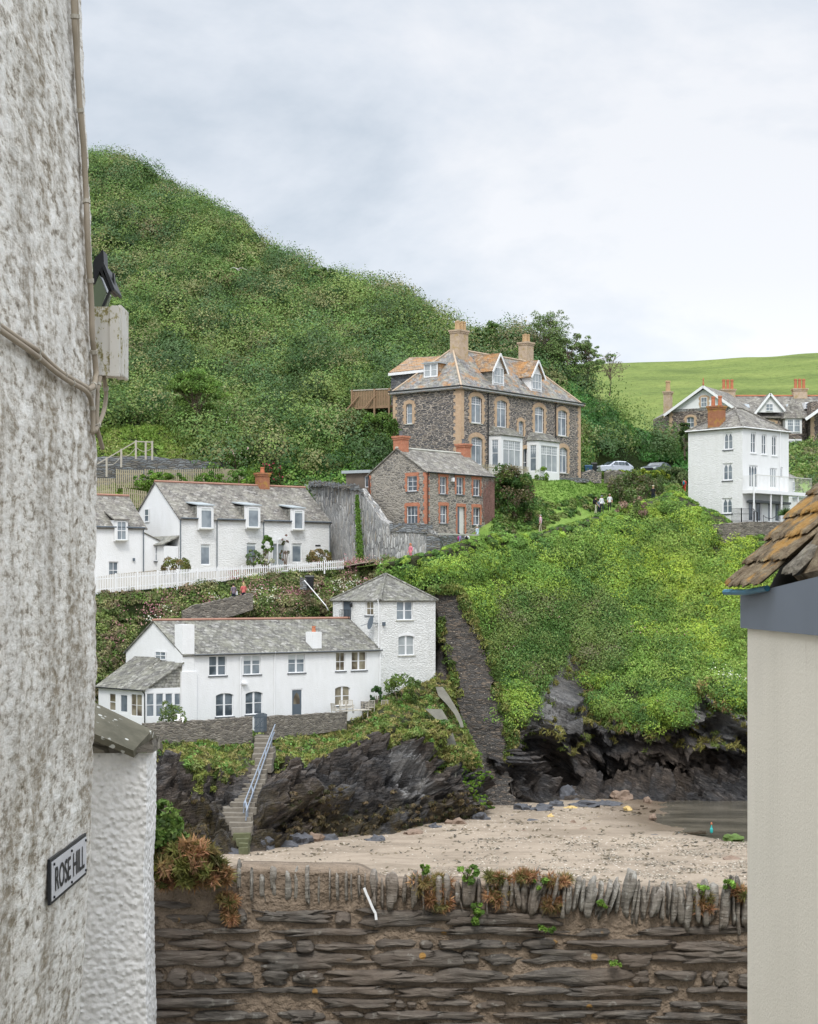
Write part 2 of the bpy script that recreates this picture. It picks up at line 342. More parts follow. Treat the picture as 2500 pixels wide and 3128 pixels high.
M['concrete'] = m_plain('stained_concrete', (.15, .145, .12), .9, var=.5, sc=1.3, bump=.02)
M['leaf'] = m_leaf('leaves')
M['bark'] = m_plain('bark', (.16, .12, .09), .9, var=.4, sc=5)
def m_rock(name, ang):
    n = N(name); g = n.pos(); v = n.map(g, (1, 1, 1), rot=(0, ang, 0)); s_ = n.map(v, (.5, .5, 2.4))
    a = n.noise(s_, 1.9, 10, .78); b = n.noise(g, .16, 4, .6); c = n.noise(g, 1.7, 6, .7)
    col = n.ramp(a, [(.3, (.014, .014, .017)), (.5, (.05, .049, .051)), (.62, (.12, .112, .105)), (.78, (.23, .215, .20))])
    col = n.mix(n.ramp(b, [(.42, 0), (.6, .55)]), col, n.ramp(a, [(.35, (.05, .035, .025)), (.7, (.24, .175, .12))]))
    fs = n.noise(n.map(v, (1.5, 1.5, 12)), 1.5, 6, .75); col = n.mix(n.ramp(fs, [(.50, 0), (.70, .6)]), col, n.mix(1, col, (2.4, 2.3, 2.2), 'MULTIPLY')); col = n.mix(n.ramp(fs, [(.28, .7), (.45, 0)]), col, (.012, .012, .014))
    pale = n.n('VertexColor'); pale.layer_name = 'Mask'; sp = n.n('SeparateColor'); n.set(sp.inputs[0], pale.outputs[0])
    col = n.mix(n.math('MULTIPLY', sp.outputs[1], n.ramp(c, [(.25, .55), (.7, 1)])), col, n.mix(n.ramp(fs, [(.3, .6), (.5, 0)]), n.ramp(a, [(.3, (.20, .20, .205)), (.5, (.38, .375, .365)), (.72, (.52, .51, .49))]), (.07, .07, .075)))
    soil = n.ramp(c, [(.35, (.030, .032, .014)), (.65, (.075, .085, .03))])
    col = n.mix(sp.outputs[0], col, soil)
    weed = n.ramp(c, [(.4, (.035, .028, .012)), (.7, (.13, .095, .035))])
    col = n.mix(n.math('MULTIPLY', sp.outputs[2], n.ramp(n.noise(g, .8, 5, .7), [(.42, 0), (.55, 1)])), col, weed)
    h = n.math('ADD', n.math('MULTIPLY', a, 1.6), n.math('MULTIPLY', n.vor(n.map(v, (1.2, 1.2, 4.5)), 1, 'DISTANCE_TO_EDGE'), .9)); h = n.math('ADD', h, n.math('MULTIPLY', fs, .7))
    return n.end(col, n.ramp(c, [(.3, .42), (.6, .8)]), n.bump(n.math('ADD', h, n.math('MULTIPLY', c, .4)), .28, 1), .4)
M['rock'] = m_rock('slate_rock', .14); M['rock_head'] = m_rock('slate_rock_dipping', -.42)
def m_sand():
    n = N('beach_sand'); g = n.pos(); a = n.noise(n.map(g, (.5, 1, 1)), .3, 7, .75); f = n.noise(g, 5, 5, .8); sh = n.vor(g, 2.6)
    col = n.ramp(a, [(.38, (.215, .175, .13)), (.56, (.345, .285, .22))])
    col = n.mix(n.ramp(f, [(.35, .5), (.6, 0)]), col, (.26, .20, .145))
    shell = n.math('MULTIPLY', n.ramp(sh, [(.12, 1), (.2, 0)]), n.ramp(n.noise(n.map(g, (.4, 1, 1)), .13, 3), [(.42, 0), (.55, 1)]))
    col = n.mix(shell, col, (.75, .70, .62))
    deb = n.math('MULTIPLY', n.ramp(n.vor(n.map(g, (1, 1.6, 1), loc=(3, 5, 0)), 1.7), [(.10, 1), (.16, 0)]), n.ramp(n.noise(n.map(g, (.15, .5, 1)), .5, 4, .7), [(.5, 0), (.6, 1)]))
    col = n.mix(deb, col, (.13, .09, .06))
    wet = n.n('VertexColor'); wet.layer_name = 'Mask'; sp = n.n('SeparateColor'); n.set(sp.inputs[0], wet.outputs[0])
    w = n.math('ADD', sp.outputs[0], n.math('MULTIPLY', n.math('SUBTRACT', n.noise(n.map(g, (.2, .6, 1)), .6, 4), .5), n.math('MULTIPLY', sp.outputs[0], 1.2)), True)
    col = n.mix(w, col, (.155, .115, .08))
    return n.end(col, n.math('SUBTRACT', .9, n.math('MULTIPLY', w, .55)), n.bump(n.math('ADD', f, n.noise(n.map(g, (.3, 1.5, 1)), .9, 3)), .10, .8), .35)
M['sand'] = m_sand()
def m_water():
    n = N('shallow_water'); g = n.pos(); a = n.noise(n.map(g, (.35, 1, 1)), .5, 5, .6)
    col = n.ramp(a, [(.35, (.06, .055, .042)), (.5, (.10, .09, .068)), (.66, (.17, .15, .115))])
    return n.end(col, .10, n.bump(n.noise(n.map(g, (.6, 1.6, 1)), 1.8, 4, .6), .05, .8), .5)
M['water'] = m_water()
def m_grass(name, c0, c1, c2, sc=1.0):
    n = N(name); g = n.pos(); a = n.noise(n.map(g, (1, 1, 1)), .06 * sc, 6, .65); f = n.noise(n.map(g, (1, 1, 2.2)), 1.1 * sc, 7, .75)
    col = n.ramp(a, [(.35, c0), (.5, c1), (.65, c2)])
    col = n.mix(n.ramp(f, [(.38, .55), (.55, 0)]), col, tuple(x * .45 for x in c0))
    return n.end(col, .95, n.bump(f, .35 / sc, .9), .1)
M['field'] = m_grass('field_grass', (.12, .165, .045), (.17, .225, .06), (.22, .27, .075), 1)
M['lawn'] = m_grass('lawn_grass', (.13, .22, .045), (.18, .29, .06), (.22, .32, .08), 3)
M['soil'] = m_grass('scrub_soil', (.018, .028, .01), (.03, .045, .014), (.04, .055, .018), 2)
M['dirt'] = m_plain('dirt_path', (.22, .19, .14), .95, var=.3)

M['bin_blue'] = m_plain('blue_bin', (.03, .085, .17), .5)
M['step_stone'] = m_plain('worn_step_stone', (.19, .17, .14), .9, var=.5, sc=2.5, bump=.02)
M['algae_step'] = m_plain('weedy_step', (.10, .105, .055), .85, var=.6, sc=3)
M['creeper'] = m_plain('creeper_stems', (.22, .13, .11), .9, var=.3)
M['rope_blue'] = m_plain('blue_rope', (.20, .36, .46), .8); M['buoy_teal'] = m_plain('teal_plastic', (.03, .38, .36), .4)
def m_cream():
    n = N('cream_render'); g = n.pos(); a = n.noise(n.map(g, (1, 1, .12)), 9, 6, .7); b = n.noise(n.map(g, (1, 1, .4)), 1.1, 5, .6); c = n.noise(g, 60, 4, .7)
    col = n.mix(n.ramp(b, [(.4, 0), (.7, .55)]), (.88, .83, .72), (.74, .70, .60)); col = n.mix(n.ramp(a, [(.66, 0), (.74, .6)]), col, (.40, .30, .22)); return n.end(col, .85, n.bump(n.math('ADD', c, a), .006, .8), .2)
M['lantern_glass'] = m_plain('lantern_glass', (.12, .16, .10), .12, .6, var=.3); M['sign_white'] = m_plain('enamel_white', (.62, .63, .66), .35, .5, var=.06)
M['cap_stone'] = m_rubble('cap_stone', [(.22, .20, .17), (.34, .31, .25)], (.10, .09, .07), 2.4, 6, .05); M['mortar'] = m_plain('old_mortar', (.255, .20, .15), .95, .1, var=.6, sc=9, bump=.05)
M['cream_render'] = m_cream(); M['blue_grey'] = m_plain('blue_grey_paint', (.17, .20, .25), .55, .3, var=.12, sc=2); M['dark_wood'] = m_plain('dark_wood', (.035, .028, .022), .9); M['blue_gutter'] = m_plain('blue_paint', (.04, .18, .28), .5)
def m_wallslate(name, c0, c1, c2, lich=.4, orange=.5, pale=.35):
    n = N(name); g = n.pos(); a = n.noise(n.map(g, (2, 2, 14)), 2.2, 7, .7); b = n.noise(g, 1.3, 4, .6); f = n.noise(g, 26, 5, .7); col = n.ramp(a, [(.3, c0), (.5, c1), (.7, c2)])
    col = n.mix(n.ramp(b, [(.45, 0), (.65, .6)]), col, (.20, .155, .12)); col = n.mix(n.math('MULTIPLY', n.ramp(n.vor(g, 5.5), [(.12, 1), (.15, 0)]), n.ramp(n.noise(g, 1.7, 3), [(.52, 0), (.56, orange)])), col, (.48, .26, .06))
    col = n.mix(n.ramp(n.noise(g, 11, 4, .6), [(.62, 0), (.68, pale)]), col, (.42, .41, .37)); return n.end(col, .7, n.bump(n.math('ADD', a, n.math('MULTIPLY', f, .4)), .03, 1), .35)
M['wall_slate'] = m_wallslate('wall_slate', (.04, .036, .032), (.125, .112, .098), (.27, .245, .21), .4, .8, .4); M['coping_slate'] = m_wallslate('coping_slate', (.12, .11, .092), (.25, .232, .20), (.42, .40, .355), .5, .2, .8)
def m_near(name, cs, og):
    n = N(name); g = n.pos(); a = n.noise(n.map(g, (5, 1.6, 5), rot=(0, .6, 0)), 4, 7, .72); b = n.noise(n.map(g, (1, .5, 1)), 5, 5, .65); col = n.ramp(a, [(.3, cs[0]), (.5, cs[1]), (.7, cs[2])]); col = n.mix(n.ramp(b, [(.52, 0), (.60, og)]), col, (.42, .22, .04)); col = n.mix(n.ramp(n.noise(g, 14, 4, .7), [(.60, 0), (.68, .5)]), col, (.30, .31, .20)); return n.end(col, .9, n.bump(a, .02, 1), .15)
M['roof_slate_near'] = m_near('lichened_roof_slate', ((.05, .035, .02), (.16, .12, .075), (.28, .23, .15)), .6); M['old_board'] = m_near('weathered_board', ((.04, .035, .025), (.17, .15, .12), (.32, .30, .24)), .25)
# ------------------------------------------------------------------ terrain sheets
def interp_cols(cols, px):             # cols: [(px, [(py,Y)...])], linear across
    xs = [c[0] for c in cols]; A = np.array([[list(q) for q in c[1]] for c in cols], float)   # ncol,nrow,2
    k = np.clip(np.searchsorted(xs, px) - 1, 0, len(xs) - 2); t = np.clip((px - np.array(xs)[k]) / (np.array(xs)[k + 1] - np.array(xs)[k]), 0, 1)
    t = (t * t * (3 - 2 * t)) * .5 + t * .5
    return A[k] * (1 - t)[:, None, None] + A[k + 1] * t[:, None, None]
class Sheet:
    def __init__(s, cols, step, rows, smooth_rows=True):
        x0, x1 = cols[0][0], cols[-1][0]; n = int((x1 - x0) / step) + 1; px = np.linspace(x0, x1, n)
        C = interp_cols(cols, px); nr = C.shape[1]; L = []
        if isinstance(rows, int): rows = [rows] * (nr - 1)
        for r_ in range(nr - 1):
            t = np.linspace(0, 1, rows[r_], endpoint=(r_ == nr - 2))
            L.append(C[:, r_, None, :] * (1 - t)[None, :, None] + C[:, r_ + 1, None, :] * t[None, :, None])
        G = np.concatenate(L, 1); s.row = np.concatenate([np.linspace(r_, r_ + 1, rows[r_], endpoint=(r_ == nr - 2)) for r_ in range(nr - 1)])
        if smooth_rows:
            for _ in range(3): G[:, 1:-1] = .25 * G[:, :-2] + .5 * G[:, 1:-1] + .25 * G[:, 2:]
        s.py = G[..., 0]; Y = G[..., 1]; s.px = np.repeat(px[:, None], G.shape[1], 1)
        s.p = np.stack([(s.px - CX) * Y / F, Y, (H - s.py) * Y / F], -1); s.normals()
    def normals(s):
        du = np.gradient(s.p, axis=0); dv = np.gradient(s.p, axis=1); n = np.cross(du, dv); n /= np.linalg.norm(n, axis=-1)[..., None] + 1e-9
        s.n = n
    def push(s, d): s.p = s.p + s.n * d[..., None]; s.normals()
    def build(s, name, mat, label=None, cat=None, kind='structure', mask=None, parent=None):
        if mat in (M['rock'], M['rock_head']): s.p[:, 0, 2] -= 1.6; s.p[:, 0, 1] -= .2
        a, b = s.p.shape[:2]; i = np.arange(a * b).reshape(a, b)
        f = np.stack([i[:-1, :-1], i[1:, :-1], i[1:, 1:], i[:-1, 1:]], -1).reshape(-1, 4)
        o = mesh_obj(name, s.p.reshape(-1, 3), f, mat, parent, smooth=mat not in (M['rock'], M['rock_head']), loc=None if parent else (0, 0, 0))
        if mask is not None:
            c = o.data.color_attributes.new('Mask', 'FLOAT_COLOR', 'POINT'); c.data.foreach_set('color', np.concatenate([mask, np.ones(mask.shape[:2] + (1,))], -1).reshape(-1))
        return tag(o, label, cat, kind=kind)
    def scatter(s, n, keep=None, seed=0):     # area-weighted points on the sheet: pos, normal, px, py
        r_ = np.random.default_rng(seed); P00, P10, P01 = s.p[:-1, :-1], s.p[1:, :-1], s.p[:-1, 1:]
        ar = np.linalg.norm(np.cross(P10 - P00, P01 - P00), axis=-1); w = ar.copy()
        if keep is not None: w = w * keep(s.px[:-1, :-1], s.py[:-1, :-1])
        w = w.ravel(); tot = w.sum(); k = r_.choice(len(w), n, p=w / tot); i, j = np.unravel_index(k, ar.shape); u, v = r_.random(n)[:, None], r_.random(n)[:, None]
        p = s.p[i, j] * (1 - u) * (1 - v) + s.p[i + 1, j] * u * (1 - v) + s.p[i, j + 1] * (1 - u) * v + s.p[i + 1, j + 1] * u * v
        return p, s.n[i, j], s.px[i, j], s.py[i, j]
def inpoly(px, py, poly):
    px = np.asarray(px, float); r_ = np.zeros(px.shape, bool); n = len(poly)
    for k in range(n):
        (x0, y0), (x1, y1) = poly[k], poly[(k + 1) % n]
        c = ((y0 > py) != (y1 > py)) & (px < (x1 - x0) * (py - y0) / ((y1 - y0) if y1 != y0 else 1e-9) + x0); r_ ^= c
    return r_
def proj(p): return CX + F * p[:, 0] / p[:, 1], H - F * p[:, 2] / p[:, 1]

# ------------------------------------------------------------------ foliage
def leaves_mesh(name, P_, Nn, C, size, mat, seed=0, aspect=1.7, droop=0.0, parent=None, loc=None, jit=.9):
    n = len(P_); r_ = np.random.default_rng(seed + 100)
    nn = Nn + r_.normal(size=(n, 3)) * jit; nn /= np.linalg.norm(nn, axis=1)[:, None] + 1e-9
    a = r_.normal(size=(n, 3)); a[:, 2] -= droop; a -= nn * (a * nn).sum(1)[:, None]; a /= np.linalg.norm(a, axis=1)[:, None] + 1e-9
    b = np.cross(nn, a); s_ = (size * r_.uniform(.6, 1.35, n))[:, None]
    A, B = a * s_ * .5 * aspect ** .5, b * s_ * .5 / aspect ** .5
    v = np.stack([P_ - A, P_ + B - A * .1 + nn * s_ * .06, P_ + A, P_ - B - A * .1 + nn * s_ * .06], 1).reshape(-1, 3)
    f = np.arange(4 * n).reshape(n, 4)
    o = mesh_obj(name, v, f, mat, parent, uv=False, loc=loc)
    c = o.data.color_attributes.new('Col', 'FLOAT_COLOR', 'POINT'); cc = np.concatenate([np.clip(C, 0, 1), np.ones((n, 1))], 1); c.data.foreach_set('color', np.repeat(cc, 4, 0).ravel())
    return o
def bush_leaves(pts, nrm, rad, nleaf, pal, seed=0, up=.6, squash=.8, lj=.22, bj=.18, tone=None):
    """pts (n,3) clump centres, rad (n,), pal (k,3) palette -> leaf positions, normals, colours"""
    r_ = np.random.default_rng(seed); n = len(pts); d = r_.normal(size=(n, nleaf, 3)); d /= np.linalg.norm(d, axis=-1)[..., None]
    ax = nrm * (1 - up) + np.array([0, 0, up]); ax /= np.linalg.norm(ax, axis=1)[:, None]
    dt = (d * ax[:, None]).sum(-1); d = np.where((dt < -.15)[..., None], d - 2 * dt[..., None] * ax[:, None], d)
    lump = 1 + .35 * pn((d * 2.2 + pts[:, None] * 3.1).reshape(-1, 3)).reshape(n, nleaf)
    rr = rad[:, None] * lump * r_.uniform(.72, 1.06, (n, nleaf)); q = pts[:, None] + d * rr[..., None] * np.array([1, 1, squash])
    pal = np.asarray(pal, float); w = r_.integers(0, len(pal), n) if tone is None else tone
    base = pal[w] * (1 + r_.normal(size=(n, 1)) * bj)
    C = base[:, None] * (1 + r_.normal(size=(n, nleaf, 1)) * lj) * (1 + r_.normal(size=(n, nleaf, 3)) * .05)
    return q.reshape(-1, 3), d.reshape(-1, 3), C.reshape(-1, 3)
def tones(px, py, npal, sc=90., seed=0, jitter=.25):      # species patches: coherent palette index over the slope
    r_ = np.random.default_rng(seed + 5)
    t = .5 + .95 * fbm(np.stack([px / sc, py / sc, np.full(len(px), seed * 3.7)], 1), 3) + r_.normal(size=len(px)) * jitter * .5
    return np.clip((t * npal).astype(int), 0, npal - 1)

ZB = -16.8
def YB(py, z=ZB): return -z * F / (py - H)
# --- big ground, beach, water
o = mesh_obj('ground', [(-3000, -200, -19.5), (3000, -200, -19.5), (3000, 5000, -19.5), (-3000, 5000, -19.5)], [(0, 1, 2, 3)], M['soil'], loc=(0, 0, 0)); tag(o, kind='structure')
def shore(x, y):                       # metres inside the pool of sea water at the right of the cove
    xs = np.where(y > 134, 17.2 + (y - 134) * .16, 17.2 + (134 - y) * .12); ys = 127.5 - np.clip(x - 18.3, 0, 30) * 1.25 - np.clip(x - 24, 0, 99) * .2
    return np.minimum(x - xs, (y - ys) * 1.2) + .9 * pn(np.stack([x * .35, y * .35, 0 * x], -1).reshape(-1, 3)).reshape(x.shape)
gx, gy = np.meshgrid(np.linspace(-55, 60, 330), np.linspace(16, 175, 460), indexing='ij')
q = np.stack([gx, gy, 0 * gx], -1).reshape(-1, 3); sh_ = shore(gx, gy)
gz = ZB + (.22 * fbm(q * [.10, .16, 1], 3) + .05 * fbm(q * 1.1, 3)).reshape(gx.shape) - .03 * np.clip(sh_, -6, 40) + .10 * np.clip(-gx - 8, 0, 20) * .3
gz = gz - .25 * np.clip(sh_ / 3, -.2, 1)
S = Sheet([(0, [(0, 1), (1, 2)]), (1, [(0, 1), (1, 2)])], 1, 2); S.p = np.stack([gx, gy, gz], -1); S.normals(); SAND = S
SAND.px, SAND.py = (lambda a: (a[0].reshape(gx.shape), a[1].reshape(gx.shape)))(proj(S.p.reshape(-1, 3)))
mk = np.zeros(gx.shape + (3,)); mk[..., 0] = np.clip((sh_ + 5) / 5, 0, 1)
S.build('beach', M['sand'], mask=mk)
o = mesh_obj('sea_water', [(14, 90, ZB - .16), (120, 60, ZB - .16), (120, 176, ZB - .16), (14, 176, ZB - .16)], [(0, 1, 2, 3)], M['water'], loc=(0, 0, 0)); tag(o, kind='structure')

# --- cliff and terrace under the lower white cottage
B = lambda py: (py, YB(py))
cliff = [(-600, [B(2650), (2520, 108), (2350, 114), (2235, 122), (2175, 139)]),
 (60, [B(2650), (2520, 110), (2350, 116), (2235, 124), (2175, 141)]),
 (300, [B(2640), (2500, 114), (2350, 118), (2232, 126), (2178, 142)]),
 (450, [B(2640), (2500, 115), (2345, 120), (2222, 127), (2176, 144)]),
 (600, [B(2632), (2500, 117), (2366, 121), (2240, 128.2), (2168, 146)]),
 (720, [B(2625), (2490, 118), (2362, 122), (2262, 129.6), (2164, 147)]),
 (800, [B(2612), (2480, 119), (2352, 124), (2250, 132), (2160, 148)]),
 (864, [B(2597), (2470, 121), (2338, 126), (2238, 133.2), (2158, 149)]),
 (980, [B(2582), (2455, 124), (2336, 129), (2222, 136.6), (2150, 150)]),
 (1096, [B(2570), (2430, 127), (2288, 132), (2200, 140), (2145, 152)]),
 (1180, [B(2557), (2415, 129), (2262, 134), (2125, 141.3), (2120, 152)]),
 (1290, [B(2532), (2390, 132), (2255, 137), (2092, 144.2), (2095, 152)]),
 (1350, [B(2520), (2390, 134), (2265, 138.5), (2085, 145.2), (1960, 147.5)]),
 (1400, [B(2512), (2400, 135), (2300, 139.5), (2190, 143.8), (2160, 147)]),
 (1450, [B(2496), (2430, 136.5), (2370, 139), (2310, 142), (2300, 146.5)]),
 (1490, [B(2470), (2455, 140), (2440, 141), (2420, 142.5), (2400, 146.5)])]
S = Sheet(cliff, 2.6, [80, 76, 36, 16]); CL = S
shp = S.p.shape[:2]; q = S.p.reshape(-1, 3); rowg = np.repeat(S.row[None], shp[0], 0)
ROT = lambda a: np.array([[math.cos(a), 0, math.sin(a)], [0, 1, 0], [-math.sin(a), 0, math.cos(a)]]); rot = ROT(.14)
ql = q @ rot.T
rockw = np.clip((2.35 - rowg) / .5, 0.05, 1) * np.clip(rowg / .25, .25, 1)
c1, e1 = cellz(ql * [.22, .25, .6]); c2, e2 = cellz(ql * [.6, .6, 1.2] + 9); c3, e3 = cellz(ql * [1.6, 1.4, 3.0] + 3)
rd = ridged(ql * [.12, .12, .5], 5)
d = (c1 * 1.2 + c2 * .8 + c3 * .45 + rd * .5 + .12 * ridged(ql * [.5, .5, 2.2] + 2, 4)).reshape(shp) * rockw
d += (fbm(q * .22, 4) * .5).reshape(shp) * np.clip(1.5 - np.abs(rowg - 2.5), 0, 1)
st_ = np.interp(S.py, [2240, 2300, 2400, 2450, 2490, 2530, 2600], [800, 806, 772, 742, 722, 737, 742]); d *= .12 + .88 * np.clip((np.abs(S.px - st_) - 34) / 40, 0, 1)
S.push(d)
def veg_cliff(px, py):
    line = np.interp(px, [300, 451, 530, 609, 725, 790, 864, 980, 1040, 1096, 1140, 1180, 1268, 1300, 1340], [2350, 2340, 2325, 2372, 2372, 2300, 2340, 2334, 2310, 2295, 2245, 2300, 2268, 2330, 2350])
    wob = 26 * pn(np.stack([px / 26., py / 30., 0 * px], -1).reshape(-1, 3)).reshape(np.shape(px)) + 12 * pn(np.stack([px / 9., py / 9., 0 * px + 4], -1).reshape(-1, 3)).reshape(np.shape(px))
    return (py < line + wob) & (py > 2085) | inpoly(px, py, [(1300, 2060), (1335, 2070), (1400, 2160), (1400, 2200), (1350, 2130)])
ppx, ppy = proj(S.p.reshape(-1, 3)); ppx, ppy = ppx.reshape(shp), ppy.reshape(shp)
mk = np.zeros(shp + (3,)); mk[..., 0] = veg_cliff(S.px, S.py) * 1.0
mk[..., 1] = .75 * inpoly(ppx, ppy, [(1190, 2300), (1265, 2260), (1300, 2330), (1320, 2430), (1240, 2440), (1200, 2380)])
mk[..., 2] = np.clip((S.py - 2440) / 60, 0, 1) * .8
S.build('rock_cliff', M['rock'], mask=mk)

def scatter_flat(name, sheet, n, keep, size, pal, label, seed, aspect=1.3, up=.03):
    p, nr, px, py = sheet.scatter(n, keep, seed); r_ = np.random.default_rng(seed); C = np.array(pal)[r_.integers(0, len(pal), n)] * r_.uniform(.7, 1.25, (n, 1))
    return tag(leaves_mesh(name, p + [0, 0, up], np.tile([0, -.25, 1.], (n, 1)), C, size, M['leaf'], seed, aspect, loc=(0, 0, 0), jit=.25), label, kind='stuff')
def onpx(f): return lambda a, b: 1
# --- headland with the cave, right of the tall wall
head = [(1180, [(2300, 152), (2200, 152), (2100, 152), (1850, 151.5), (1718, 149.2), (1720, 151)]),
 (1330, [(2468, 148.5), (2300, 148.5), (2100, 148.5), (1815, 148), (1688, 148.7), (1692, 150.5)]),
 (1420, [(2472, 144.6), (2260, 146.5), (2060, 147.6), (1830, 148.6), (1655, 151), (1662, 153)]),
 (1500, [(2468, 144), (2290, 145.2), (2090, 147.5), (1850, 150.5), (1630, 154), (1640, 155.5)]),
 (1570, [(2464, 143), (2290, 144), (2100, 147.5), (1850, 151.5), (1632, 156), (1642, 157.5)]),
 (1640, [(2460, 143), (2310, 147), (2190, 148), (1850, 153.5), (1632, 158.5), (1642, 160.5)]),
 (1720, [(2455, 144.4), (2350, 150), (2215, 148), (1880, 155.5), (1604, 161), (1612, 163)]),
 (1850, [(2449, 146), (2355, 152.5), (2235, 149.5), (1890, 157), (1568, 166), (1575, 170)]),
 (2000, [(2446, 146.7), (2355, 151.5), (2220, 149), (1880, 159), (1524, 169), (1528, 175)]),
 (2060, [(2445, 147), (2345, 151.5), (2180, 149), (1880, 159), (1502, 169), (1505, 176)]),
 (2160, [(2443, 147.4), (2330, 150.5), (2140, 150), (1880, 159), (1556, 169), (1562, 174)]),
 (2290, [(2441, 147.8), (2330, 150.5), (2150, 151), (1880, 159), (1625, 167), (1622, 175)]),
 (2500, [(2441, 147.8), (2330, 151), (2160, 152), (1900, 160), (1640, 168), (1630, 175)]),
 (3000, [(2441, 147.8), (2330, 152), (2160, 153), (1900, 162), (1640, 170), (1630, 177)])]
S = Sheet(head, 3, [90, 90, 50, 40, 5]); HD = S
shp = S.p.shape[:2]; q = S.p.reshape(-1, 3); rowg = np.repeat(S.row[None], shp[0], 0); ql = q @ ROT(-.42).T
c1, e1 = cellz(ql * [.18, .2, .36] + 3); c2, e2 = cellz(ql * [.5, .5, 1.0] + 5); c3, e3 = cellz(ql * [1.4, 1.2, 2.8] + 7)
d = (c1 * 1.8 + c2 * 1.0 + c3 * .55 + .6 * ridged(ql * [.12, .12, .45] + 4, 4) + .14 * ridged(ql * [.5, .5, 2.2] + 8, 4)).reshape(shp) * np.clip((2.3 - rowg) / .4, 0, 1) * np.clip(rowg / .3, .3, 1)
d *= np.where(S.px < 1600, np.clip(.3 + (S.px - 1500) / 180, .15, 1), 1)
d += (fbm(q * .13, 4) * 1.1).reshape(shp) * np.clip((rowg - 2) / .4, 0, 1) * np.clip((4.2 - rowg) / .5, 0, 1)
S.push(d)
ROCKPOLY = [[(1500, 2260), (1580, 2170), (1640, 2110), (1700, 2040), (1725, 1985), (1765, 2010), (1775, 2080), (1785, 2150), (1760, 2200), (1700, 2230), (1690, 2300), (1560, 2330)]]
def veg_head(px, py):
    line = np.interp(px, [1330, 1450, 1500, 1520, 1550, 1600, 1640, 1700, 1730, 1770, 1800, 1900, 1960, 2050, 2060, 2130, 2180, 2284, 2400],
                     [2010, 2010, 2120, 2235, 2250, 2150, 2110, 2020, 1980, 2000, 2140, 2230, 2225, 2235, 2190, 2115, 2150, 2170, 2180])
    wob = 22 * pn(np.stack([px / 30., py / 30., 0 * px], -1).reshape(-1, 3)).reshape(np.shape(px)) + 14 * pn(np.stack([px / 10., py / 10., 0 * px + 4], -1).reshape(-1, 3)).reshape(np.shape(px))
    return (py < line + wob)
mk = np.zeros(shp + (3,)); mk[..., 0] = veg_head(S.px, S.py) * 1.0
mk[..., 1] = np.clip(np.interp(S.py, [2150, 2225, 2280], [1, .8, 0]), 0, 1) * .9 * np.where(S.px < 1690, 1, np.interp(S.px, [1690, 1760, 2040, 2100], [.9, .25, .25, 1]))
mk[..., 2] = np.clip((S.py - 2440) / 20, 0, 1) * .3
S.build('headland', M['rock_head'], mask=mk)

# --- bank between the lower cottage and the picket fence, with the path ledge
bank = [(-600, [(2170, 126), (2000, 128), (1975, 129), (1830, 133)]), (60, [(2170, 131), (2000, 133), (1975, 134), (1830, 138)]),
 (300, [(2165, 134.2), (1992, 136.5), (1960, 137.5), (1812, 141)]),
 (400, [(2150, 139.6), (1930, 140.4), (1915, 141.2), (1804, 142.5)]),
 (569, [(2160, 142), (1890, 142.2), (1880, 143.2), (1790, 145)]),
 (774, [(2150, 146), (1840, 145.2), (1836, 146.6), (1764, 148.8)]),
 (900, [(2135, 148.5), (1835, 148), (1828, 149.5), (1744, 152)]),
 (1000, [(2110, 152.5), (1845, 151), (1838, 152), (1737, 154.5)]),
 (1100, [(2090, 155), (1800, 151.5), (1788, 152.2), (1722, 155)]),
 (1200, [(2060, 153), (1790, 151), (1775, 151.6), (1708, 151)])]
S = Sheet(bank, 6, [40, 4, 22]); BK = S; S.push((fbm(S.p.reshape(-1, 3) * .3, 4) * .4).reshape(S.p.shape[:2])); S.build('garden_bank', M['soil'])
# --- ground the upper cottages stand on
yard = [(-600, [(1830, 133), (1790, 140), (1560, 160)]), (60, [(1830, 138), (1772, 147), (1560, 163)]), (300, [(1812, 141), (1762, 147.2), (1560, 163)]), (569, [(1790, 145), (1748, 150.6), (1540, 167)]),
 (774, [(1764, 148.8), (1738, 154.6), (1530, 170)]), (1000, [(1737, 154.5), (1722, 161.5), (1480, 168)]), (1150, [(1716, 152.5), (1705, 156), (1560, 163)])]
S = Sheet(yard, 12, [12, 8]); YD = S; S.build('cottage_yard', M['dirt'])
